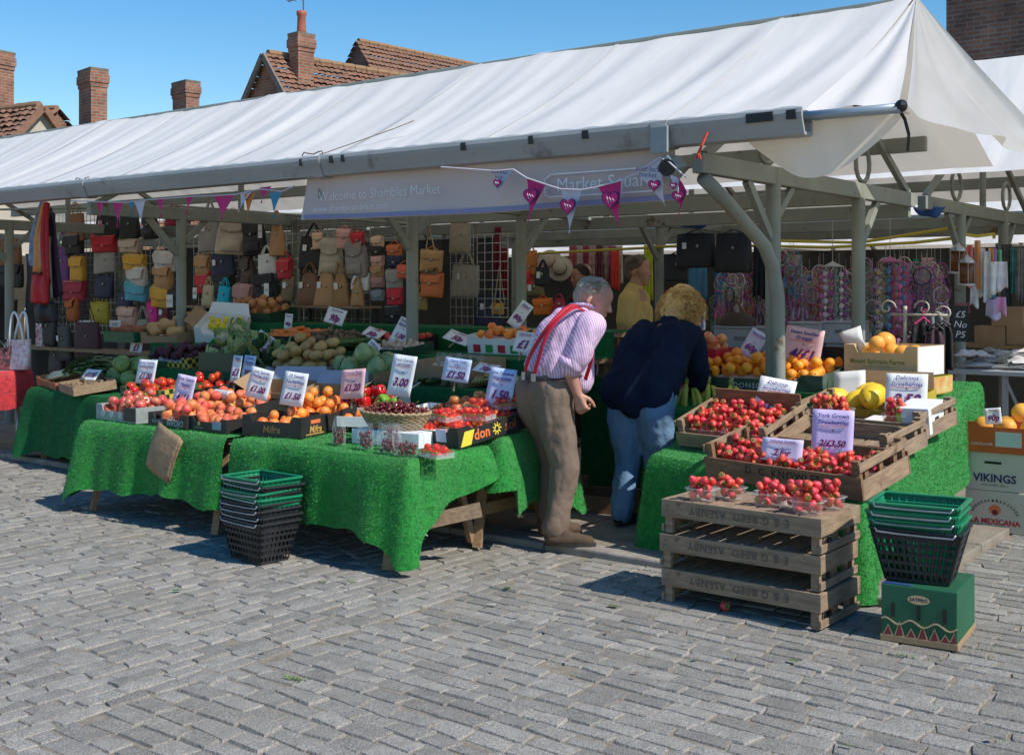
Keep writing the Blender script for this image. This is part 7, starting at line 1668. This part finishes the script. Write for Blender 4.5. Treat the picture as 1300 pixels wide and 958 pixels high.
# folded bags hanging at the gutter on the far left
G4 = 'folding shoppers hanging at the gutter'
for lab, pts, c, c2 in (('blue patterned folded shopper hanging from the gutter', [(52,256),(57,258),(46,345),(36,330)], (.07,.16,.36), (.3,.38,.5)), ('apricot folded shopper hanging from the gutter', [(55,257),(59,259),(54,345),(42,345)], (.66,.36,.12), (.55,.28,.09)), ('grey folded shopper behind the apricot one', [(57,262),(60,262),(58,345),(49,348)], (.28,.28,.30), None), ('narrow red folded shopper beside the apricot one', [(57,256),(62,258),(64,362),(56,350)], (.50,.02,.04), None), ('red squat shopper lowest under the gutter', [(42,348),(62,348),(62,385),(40,384)], (.55,.02,.03), (.42,.015,.02)), ('long dark violet shopper behind the red one', [(62,262),(70,275),(80,375),(64,380)], (.04,.025,.06), None), ('pale stone shopper edge behind the red one', [(60,300),(64,300),(68,378),(61,384)], (.40,.34,.28), None), ('black flat shopper under the red squat one', [(44,386),(72,384),(74,408),(46,410)], (.02,.02,.022), None)):
    Yb = {'blue patterned':6.10,'apricot':6.07,'grey':6.14,'narrow red':6.04,'red squat':6.12,'long dark':6.22,'pale stone':6.17,'black flat':6.2}[[k for k in ('blue patterned','apricot','grey','narrow red','red squat','long dark','pale stone','black flat') if lab.startswith(k)][0]]; P4 = [at(a, b, Yb) for a, b in pts]
    def fn(u, v, P4=P4): 
        p = P4[3].lerp(P4[2], u).lerp(P4[0].lerp(P4[1], u), v); p.y += -.04*math.sin(math.pi*u)*math.sin(math.pi*v) + .012*math.sin(u*12); return p
    o = MB().grid(fn, 10, 10).build('folding_shopper', M('shopper %s' % str(c), c, c2, 20, .6, .2, 30), smooth=True, thick=.03); tag(o, lab, 'shopper bag', G4)
# things on the red table and the bag ends behind
FLOR = M('white floral oilcloth', (.72,.70,.70), (.55,.30,.33), 26, .3, coat=.3, detail=1); BLFL = M('black floral oilcloth', (.02,.02,.025), (.30,.10,.10), 30, .35, detail=1)
def oil(label, px, py, Y, wd, hh, m, hl, rz=0, w_=WHITE, zz=.770):
    p = at(px, py, Y); p.z = zz; t = thing('handbag', label, 'handbag', p, (0,0,R(20)+rz), 'oilcloth bags on the red table')
    n = 24; vs = []
    for z in (0,.02,.5,.9,1.0):
        for j in range(n):
            a = 6.283*j/n; vs.append((wd/2*(1+.0*z)*math.copysign(abs(math.cos(a))**.5, math.cos(a))*(.94 if z == 0 else 1+.08*z), .05*math.copysign(abs(math.sin(a))**.6, math.sin(a))*(1-.5*z), hh*z+.012*math.cos(a)**2*z))
    mb = MB(); mb.add(vs, [(i*n+j, i*n+(j+1)%n, (i+1)*n+(j+1)%n, (i+1)*n+j) for i in range(4) for j in range(n)] + [tuple(range(n))[::-1]]); mb.build('body', m, t, smooth=True)
    for s in (-1, 1):
        pts = [(-wd*.34 + wd*.9*(i/14)**1 * .75 * (1 if s > 0 else 1) * .0 + (-s*wd*.0) + wd*.68*(i/14), s*.03, hh*.82 + hl*math.sin(math.pi*i/14)**.7) for i in range(15)]
        pts = [(p_[0]*(1+ .0) + s*wd*.12*math.sin(math.pi*k/14), p_[1], p_[2]) for k, p_ in enumerate(pts)]
        MB().tube(pts, .010, 8).build('handle', w_, t, smooth=True)
oil('white floral oilcloth bag with long white rope handles on the red velvet', 24, 467, 5.64, .235, .27, FLOR, .30); oil('black floral oilcloth bag at the frame edge on the red velvet', 3, 467, 5.56, .20, .20, BLFL, .1, w_=BLACK); oil('white and wine paisley bag behind the floral one', 56, 440, 7.45, .21, .27, M('wine paisley oilcloth', (.70,.68,.68), (.35,.05,.10), 22, .35, detail=1), .12, zz=.83)
for a in (('dark plum shopper standing behind the sweet potatoes',112,432,36,40,(.05,.015,.025),'tote'),('black tote with tall straps at the left behind the leeks',62,418,36,36,BLK,'tote'),('dark grey tote behind the leeks beside the plum shopper',85,435,24,40,(.04,.04,.042),'tote'),('brown tote behind the leeks next to the paisley bag',72,455,22,30,DKB,'tote'),('sage green rolled bag on the bench behind the squash',183,418,24,22,(.20,.21,.15),'hold')): bag(*a, Y=7.45, group='shoppers standing behind the vegetables', strap=.7)
t = thing('shelf', 'plank bench under the shoppers behind the sweet potatoes', 'shelf', (-13.2, 7.45, 0)); MB().box(0,-.15,.80,4.0,.15,.83).build('plank', WOOD, t)
for x in (.05, 2.0, 3.95): MB().bar((x, 0, .80), (x, 0, .04), .05).build('leg', BLACK, t)
# small price notices among the bags
for px, py, w_, h_, tx, lab in ((109,411,26,9,'GENUINE LEATHER','small white notice reading about leather below the bag columns'),(146,411,18,9,'SALE','little white sale notice below the bag columns'),(215,382,10,16,'£15','white tag hanging by the fourth bag column'),(338,368,7,17,'£20','white swing tag on the black backpack'),(330,293,6,18,'£25','white swing tag high on the large black backpack'),(247,372,6,14,'£8','white swing tag by the small gold bag')):
    p = at(px, py, 7.72); s = 7.72/ray(px)[1]/F; t = thing('notice', lab, 'notice', p, (0,0,R(15))); MB().box(-w_*s/2, 0, -h_*s/2, w_*s/2, .004, h_*s/2).build('card', WHITE, t); text(tx, min(h_*s*.5, w_*s*1.5/len(tx)), BLACK, t, (0,-.003,0), FRONT)

# ================================================================= right background: trinkets, scarves, clothes
FEA = [(.62,.56,.52),(.34,.08,.30),(.60,.16,.36),(.10,.22,.36),(.50,.40,.22),(.05,.06,.10),(.16,.30,.24),(.55,.50,.56),(.36,.10,.08),(.28,.20,.14),(.42,.28,.48)]
FEAN = ['cream','plum','rose pink','blue','straw','black','teal','lavender','rust','brown','violet']
WEB = M('web thread', (.55,.5,.45), (.4,.36,.32), 40, .8)
PCOL = {}
def dream(i, s=1.0):
    if (i, s) in PCOL: return copy_tree(PCOL[(i, s)])
    c = tuple(min(.85, x*1.35) for x in FEA[i]); m = M('feather %d' % i, c, tuple(x*.6 for x in c), 30, .8); t = thing('dreamcatcher', 'd', 'dreamcatcher')
    rr = random.Random(i); r_ = .075
    MB().tube([(r_*math.cos(a), 0, r_*math.sin(a)) for a in [6.283*k/20 for k in range(21)]], .006, 6, caps=False).build('ring', m, t, smooth=True)
    mb = MB()
    for k in range(8):
        a, b = 6.283*k/8, 6.283*(k+3)/8; mb.bar((r_*math.cos(a),0,r_*math.sin(a)), (r_*math.cos(b),0,r_*math.sin(b)), .0022)
    mb.bar((0,0,r_), (0,0,r_+.12), .003); mb.build('web', WEB, t)
    for k in range(5):
        x = (k-2)*.033; L_ = rr.uniform(.08,.2); z0 = -math.sqrt(max(0, r_*r_-x*x)); sway = rr.gauss(0,.015)
        mb = MB(); mb.bar((x,0,z0), (x+sway,0,z0-L_), .003)
        mb.grid(lambda u, v: Vector((x+sway+(u-.5)*.030*math.sin(math.pi*min(1,v*.9+.1)), .01*math.sin(v*4+k), z0-L_-.13*(1-v))), 3, 6)
        mb.ball((x+sway*.6,0,z0-L_*.6), .009, 6, 4); mb.build('feather', m, t, smooth=True)
    PCOL[(i, s)] = t; return t
rr = random.Random(77); cnt = {}
for (x0, x1, y0, y1, n, Y0, Y1) in ((972,1008,326,400,24,10.5,11.2),(1012,1080,345,405,44,10.5,11.3),(1096,1195,335,410,70,10.4,11.3),(908,965,335,395,22,10.6,11.3)):
    for k in range(n):
        i = rr.choice([0,0,7,9,4,5,3,1,2,10,8,6]) if x1 < 1090 else rr.choice([2,2,1,10,7,0,5,6,9,3])
        t = dream(i); Y = rr.uniform(Y0, Y1); p = at(rr.uniform(x0, x1), rr.uniform(y0, y1), Y)
        zone = {972:'right behind the front post',1012:'under the white parasol',1096:'under the pink parasol',908:'between the two right posts'}[x0]
        place(t, p, (0, 0, R(rr.uniform(-30, 60))), '%s dreamcatcher with hanging feathers, %s' % (FEAN[i], zone), '%s dreamcatchers hanging %s' % (FEAN[i], zone))
def parasol(label, px, py, w_, c, Y):
    s = Y/ray(px)[1]/F; p = at(px, py, Y); r_ = w_*s/2; t = thing('paper_parasol', label, 'parasol', p); m = M('parasol %s' % str(c), c, tuple(x*.75 for x in c), 5, .7)
    mb = MB(); mb.lathe([(r_, 0), (r_*.5, r_*.16), (.012, r_*.36), (1e-6, r_*.5)], 24); mb.build('shade', m, t, smooth=True, thick=.003)
    for k in range(14):
        a = 6.283*k/14; c2 = FEA[(k*5 + int(w_)) % 11]; mb = MB(); x, y = r_*.9*math.cos(a), r_*.9*math.sin(a); L_ = .5 + .35*((k*7) % 5)/5
        mb.bar((x,y,0), (x,y,-L_), .004)
        for q in range(8): mb.ball((x,y,-L_*(q+1)/8), .018 if q % 2 else .026, 6, 4, sc=(1,.5,1))
        mb.build('bead_strand', M('feather %d' % ((k*5 + int(w_)) % 11), c2), t)
    MB().bar((0,0,r_*.4), (0,0,.55), .005).build('cord', WEB, t)
parasol('white paper parasol mobile with strands of pale shells', 1057, 339, 34, (.62,.57,.52), 10.3); parasol('pink paper parasol mobile with strands of pink blossoms', 1130, 333, 36, (.62,.20,.32), 10.25)
# scarves, hats, black bags
sc_cols = [(.45,.10,.12),(.55,.42,.38),(.30,.06,.10),(.5,.3,.28),(.16,.05,.07),(.42,.33,.28),(.38,.08,.16),(.6,.5,.46)]
scn = ['brick red','cream','wine','dusty rose','dark maroon','oatmeal','raspberry','ivory']
for k in range(8): cloth_strip('%s striped scarf in the row behind the stall holder' % scn[k], 727+8.4*k, 335, 9, 46, sc_cols[k], 11.4+.04*(k%3), tuple(x*.5 for x in sc_cols[k]), seed=k, folds=2)
for lab, px, py, w_, h_, c, Y, c2, nm in (('coral scarf hanging by the stall holder',781,343,10,50,(.65,.06,.04),11.3,None,'scarf'),('lime yellow scarf hanging beside the rear post',823,345,11,68,(.50,.55,.04),10.9,None,'scarf'),('blue patterned wrap hanging behind the black bags',886,352,22,52,(.05,.17,.32),11.2,(.1,.28,.42),'wrap'),('bright blue wrap beside the rear post',914,360,12,60,(.02,.20,.42),11.2,None,'wrap'),('pale green beach towel with a turtle badge',932,379,28,40,(.20,.40,.28),11.1,None,'towel'),('sandy towel below the pale green one',932,404,28,16,(.50,.36,.20),11.15,None,'towel'),('maroon scarf behind the second wire panel',632,318,9,60,(.18,.015,.03),9.0,None,'scarf'),('dark red scarf low behind the second wire panel',640,345,10,60,(.22,.02,.03),9.05,None,'scarf'),
    ('long grey lace scarf by the front post',1012,352,12,56,(.42,.40,.42),10.9,(.3,.28,.3),'scarf'),('dark red dress hanging behind the white parasol',1043,372,14,50,(.22,.02,.03),11.5,None,'dress'),('blue dress hanging beside the grey lace scarf',1024,365,8,34,(.05,.2,.45),11.4,None,'dress'),('black shirt hanging right beside the drainpipe',965,345,16,66,(.012,.012,.014),9.9,None,'shirt'),('black beaded scarf at the right edge of the stall',1278,355,12,90,(.02,.02,.022),11.6,(.1,.1,.1),'scarf'),('teal beaded scarf at the right edge of the stall',1288,345,9,60,(.05,.22,.22),11.6,(.02,.1,.1),'scarf'),('grey patterned scarf at the right frame edge',1296,350,9,70,(.10,.10,.11),11.6,(.3,.3,.3),'scarf'),('orange red wrap hanging behind the pink parasol strands',1188,365,12,40,(.3,.05,.03),11.6,None,'wrap'),('green ribbon hanging among the dreamcatchers',1163,345,6,32,(.0,.25,.10),11.2,None,'ribbon'),('striped pink towel at the far right of the dreamcatchers',1178,345,13,36,(.5,.22,.26),11.3,(.6,.5,.5),'towel')):
    cloth_strip(lab, px, py, w_, h_, c, Y, c2, nm, nm)
p = at(932, 378, 11.05); o = MB().tube([p, p + Vector((0,-.01,0))], .05, 14).build('towel_badge', M('badge green', (.03,.16,.08))); tag(o, 'round dark green badge on the pale green towel', 'badge')
HAT = M('straw hat', (.52,.46,.36), (.42,.36,.27), 40, .8, .3, 80)
for px, py, lab in ((711,341,'front cream straw hat hanging among the scarves'),(698,333,'cream straw hat half behind the front one')):
    p = at(px, py, 11.2); t = thing('straw_hat', lab, 'hat', p, (R(75), 0, R(25))); MB().lathe([(.155,0),(.15,.004),(.085,.012),(.078,.06),(.06,.095),(.02,.105),(1e-6,.106)], 24).build('hat_body', HAT, t, smooth=True); MB().lathe([(.086,.014),(.083,.035)], 24).build('hat_band', BLACK, t, smooth=True, thick=.003)
for px, py, w_, h_, lab in ((884,318,44,38,'left large black nylon bag hung from the yellow rope'),(931,321,42,44,'right large black nylon bag hung from the yellow rope'),(858,340,26,30,'crumpled black bag low behind the rear post')): bag(lab, px, py, w_, h_, BLK, 'tote', Y=9.9, group='black nylon bags on the yellow rope', strap=.12, dep=.16)
# bits behind the counter: storage boxes
GREYBOX = M('grey storage tub plastic', (.30,.33,.37), (.25,.28,.32), 4, .4); WBOX = M('whitish storage box', (.46,.45,.46), (.38,.37,.38), 5, .6)
def tub(label, px0, px1, y0, y1, Y, m, lid=True):
    a = at(px0, y1, Y); b = at(px1, y0, Y); t = thing('storage_box', label, 'storage box', (a.x, Y, a.z), group='storage boxes behind the oranges'); wd, hh = b.x-a.x, b.z-a.z
    MB().box(.005, 0, 0, wd-.005, .35, hh-.02).build('tub', m, t, bevel=.008); MB().box(0, -.012, hh-.0195, wd, .362, hh).build('lid', m, t, bevel=.006); MB().box(wd*.4, -.008, hh*.45, wd*.6, -.001, hh*.6).build('handle', M('tub handle', (.2,.2,.2)), t)
tub('whitish storage box right of the double post', 1000, 1042, 409, 434, 10.0, WBOX); tub('whitish storage box with a tan emblem, left of the second post', 1043, 1086, 408, 434, 10.05, WBOX); tub('grey plastic tub below the whitish boxes', 1000, 1046, 434, 460, 9.85, GREYBOX); tub('grey plastic tub left of the second post', 1047, 1090, 434, 462, 9.85, GREYBOX); tub('grey tub behind the left oranges', 905, 975, 415, 445, 9.8, GREYBOX); tub('grey tub behind the clothes rail', 1098, 1150, 435, 462, 9.9, GREYBOX)
t = thing('folding_table', 'long table carrying the storage boxes behind the oranges', 'table', (0,0,0)); x0 = xy(890, 9.9); x1 = xy(1150, 9.9); z = min(at(1000, 462, 9.85).z, at(1090,462,9.85).z, .9); MB().box(x0, 9.6, z-.06, x1, 10.35, z-.02).build('tabletop', TW, t)
for x in (x0+.1, x1-.1): MB().bar((x, 9.98, z-.06), (x, 9.98, .04), .06).build('leg', STEEL, t)
t = thing('handbag', 'brown dome bag behind the left oranges', 'handbag', at(935, 412, 9.9)); MB().ball((0,0,0), .2, 16, 10, sc=(1,.5,.6)).build('body', leather((.09,.05,.03)), t, smooth=True); MB().tube([(-.1,0,.08),(0,0,.22),(.1,0,.08)], .012, 6).build('handle', leather(BRN), t)
# clothes rail
IRON = M('cream ironwork', (.55,.50,.42), (.45,.4,.33), 20, .5)
cr = thing('clothes_stand', 'ornate cream iron clothes stand with scrolls', 'clothes stand', (0,0,0)); Yc = 9.0
a = at(1149, 395, Yc); mb = MB(); mb.tube([(a.x, Yc, .04), (a.x, Yc, a.z), (a.x, Yc, a.z+.04)], .016, 8)
b = at(1195, 400, Yc); mb.tube([(a.x-.12, Yc, b.z), (b.x+.05, Yc, b.z)], .011, 8)
for s in (-1, 1):
    for k in range(2 if s > 0 else 1):
        c = Vector((a.x + s*.14 + k*.16, Yc, b.z+.05 - .04*k)); mb.tube([c + Vector((s*(.07-.011*i*.4)*math.cos(i*.5+3.14), 0, (.07-.011*i*.4)*math.sin(i*.5))) for i in range(15)], .007, 6)
for q in (0, 2.1, 4.2): mb.tube([(a.x, Yc, .10), (a.x+.25*math.cos(q), Yc+.25*math.sin(q), .045)], .014, 6)
mb.build('ironwork', IRON, cr, smooth=True)
for lab, px, py, w_, h_, c, nm in (('mauve satin top on the clothes stand',1154,446,30,44,(.36,.17,.30),'garment_on_hanger'),('black top with a pink hanger on the clothes stand',1172,450,26,84,(.014,.012,.015),'garment_on_hanger'),('dark plum top right on the clothes stand',1188,455,22,80,(.07,.03,.045),'garment_on_hanger'),('black long top beside the blackboard',1198,440,20,60,(.02,.018,.02),'garment_on_hanger'),('grey denim jacket high on the clothes stand',1187,410,20,26,(.20,.23,.26),'garment_on_hanger')):
    s = Yc/ray(px)[1]/F; p = at(px, py, Yc + rng.uniform(-.1,.1)); wd, hh = w_*s, h_*s; t = thing(nm, lab, 'top', p, (0,0,R(35)))
    MB().grid(lambda u, v: Vector(((u-.5)*wd*(1.15 - .55*max(0, v-.75)*4*.7 ), .035*math.sin(u*14+px)*(1-v*.7)+.02, -hh/2+hh*v - .12*hh*abs(u-.5)*2*(v>.99))), 16, 12).build('garment', M('garment %s' % str(c), c, tuple(x*.6 for x in c), 9, .7), t, smooth=True, thick=.01)
    mb = MB(); mb.tube([(-wd*.4,0,hh*.46),(0,0,hh*.56),(wd*.4,0,hh*.46)], .008, 6); mb.tube([(0,0,hh*.56),(0,0,hh*.56+.05),(.02,0,hh*.56+.065),(.03,0,hh*.56+.05)], .004, 5); mb.build('hanger', PINK if 'pink hanger' in lab else BLACK, t)
# blackboard, lanterns, toys
t = thing('blackboard', 'small blackboard chalked with a price, hung on the rear post', 'sign', at(1219, 412, 10.2), (0,0,R(20))); t.scale = (.66,.66,.66); MB().box(-.10,0,-.22,.10,.012,.24).build('board', BLACK, t)
for i, s_ in enumerate(('£5', 'No', 'P5')): text(s_, .12, WHITE, t, (0,-.004,.13-.13*i), (R(90), R(4), 0), shear=.15)
LANT = M('lantern tin', (.55,.55,.55), (.4,.4,.4), 20, .3, metal=.8); AMB = M('amber glass', (.22,.07,.02), (.15,.05,.015), 9, .15)
for px, py, Y, lab in ((1216,330,9.9,'upper tin lantern with amber glass on the rear post'),(1227,345,9.85,'lower tin lantern with amber glass beside the toys')):
    t = thing('lantern', lab, 'lantern', at(px, py, Y)); MB().lathe([(.075,-.115),(.075,-.10),(.055,-.095)], 14).build('base', LANT, t, smooth=True); MB().lathe([(.05,-.095),(.052,.07)], 14).build('glass', AMB, t, smooth=True)
    mb = MB(); mb.lathe([(.075,.07),(.055,.10),(.02,.125),(.012,.14)], 14); mb.tube([(-.01,0,.14),(0,0,.17),(.01,0,.14)], .004, 5); mb.build('cap', LANT, t, smooth=True)
    for k in range(4): aa = 1.57*k+.5; MB().bar((.06*math.cos(aa),.06*math.sin(aa),-.1), (.06*math.cos(aa),.06*math.sin(aa),.075), .005).build('strut', LANT, t)
toyc = [(.6,.05,.04),(.65,.22,.03),(.05,.12,.4),(.6,.58,.55),(.5,.5,.48),(.62,.28,.04),(.3,.08,.4),(.02,.3,.12),(.55,.05,.05),(.68,.66,.64),(.6,.58,.62),(.03,.3,.5),(.6,.2,.42),(.7,.7,.7),(.45,.38,.6),(.2,.04,.05)]
toyp = [(1231,322,7,22),(1241,335,7,60),(1237,330,5,30),(1246,345,9,60),(1253,350,8,62),(1258,325,6,20),(1261,340,7,50),(1268,330,7,26),(1230,358,9,10),(1262,352,12,40),(1272,350,12,36),(1257,372,12,20),(1271,388,11,22),(1237,376,9,26),(1261,392,16,24),(1222,392,16,16)]
toyn = ['red','orange','navy','off white','pearl grey','amber','violet','green','scarlet','white','pale','blue','pink','bright white','lilac','dark red']
for k, (px, py, w_, h_) in enumerate(toyp): cloth_strip('%s packaged toy hanging in the bundle between the rear posts' % toyn[k], px, py, w_, h_, toyc[k], 10.3+.04*(k % 4), tuple(.5*x+.25 for x in toyc[k]), 'hanging_toy', 'toy', 'packaged toys hanging between the rear posts', 1, k)
# metal table with bags at the right edge
Yt = 9.6; a = at(1206, 468, Yt); t = thing('market_table', 'grey metal table with a glossy top at the right edge', 'table', (a.x, Yt, 0)); z = a.z
MB().box(0,-.05,z-.035,2.2,.55,z).build('tabletop', M('grey table top', (.42,.45,.48), (.36,.39,.42), 4, .3), t, bevel=.004)
for x in (.06,.42,.72,1.6): MB().bar((x, .0, z-.03), (x, .0, .02), .03).build('leg', GUTTER, t)
for x in (.06, .42): MB().bar((x, .0, z-.05), (x+.32, .0, .08), .02).build('brace', GUTTER, t)
for k in range(44):
    rr2 = random.Random(k); o = MB().grid(lambda u, v: Vector(((u-.5)*.26, (v-.5)*.2, .02+.035*math.sin(math.pi*u)*math.sin(math.pi*v)*(1+.5*math.sin(u*9+k))+.01*math.sin(v*13+k))), 10, 8).build('packet', BAGCLEAR if k % 3 else M('pale packet', (.62,.60,.60), (.55,.50,.48), 20, .3), loc=(a.x+.12+.13*(k%15)+rr2.gauss(0,.02), Yt+.1+.3*rr2.random(), z+.004+.045*(k//15)+.02*(k%2)), rot=(0,0,rr2.uniform(0,3)), smooth=True)
    tag(o, 'crumpled clear or pale packet lying on the grey metal table', 'packet', 'packets heaped on the grey metal table')
for k, (px, py) in enumerate(((1262,424),(1303,424),(1284,400))):
    p = at(px, py, 11.6); t = thing('cardboard_box', ['brown cardboard box low behind the metal table','brown cardboard box at the right frame edge behind the table','upper brown cardboard box beneath the beaded scarves'][k], 'box', (p.x, p.y, p.z)); MB().box(-.14,-.15,-.10,.14,.15,.08).build('carton', CARD, t, bevel=.004)
t = thing('folding_table', 'table under the cardboard boxes at the far right', 'table', (xy(1285, 11.6), 11.6, 0)); zt = at(1290,424,11.6).z-.10; MB().box(-.6,-.2,zt-.03,.8,.3,zt-.002).build('tabletop', TW, t)
for x in (-.55, .75): MB().bar((x, 0, zt-.03), (x, 0, .03), .05).build('leg', STEEL, t)
# blue tarpaulin bundles under the rear canopies
for px, py, w_, lab in ((1050,264,60,'rolled blue tarpaulin tied under the rear beam, left of its twin'),(1180,264,26,'short blue tarpaulin bundle tied under the rear beam'),(880,280,34,'faded blue tarpaulin bundle tied under the middle beam')):
    s = 9.7/ray(px)[1]/F; o = MB().grid(lambda u, v: Vector(((u-.5)*w_*s*1.2, .10*math.cos(v*6.283), -.04*(1-abs(2*u-1)**3)*(1-math.sin(v*6.283))+.010*math.sin(u*8+v*6.283))), 24, 14).build('tarpaulin_bundle', M('blue tarpaulin', (.02,.10,.34), (.015,.07,.25), 6, .45, .4, 20), loc=at(px, py, 9.7), smooth=True); tag(o, lab, 'tarpaulin')
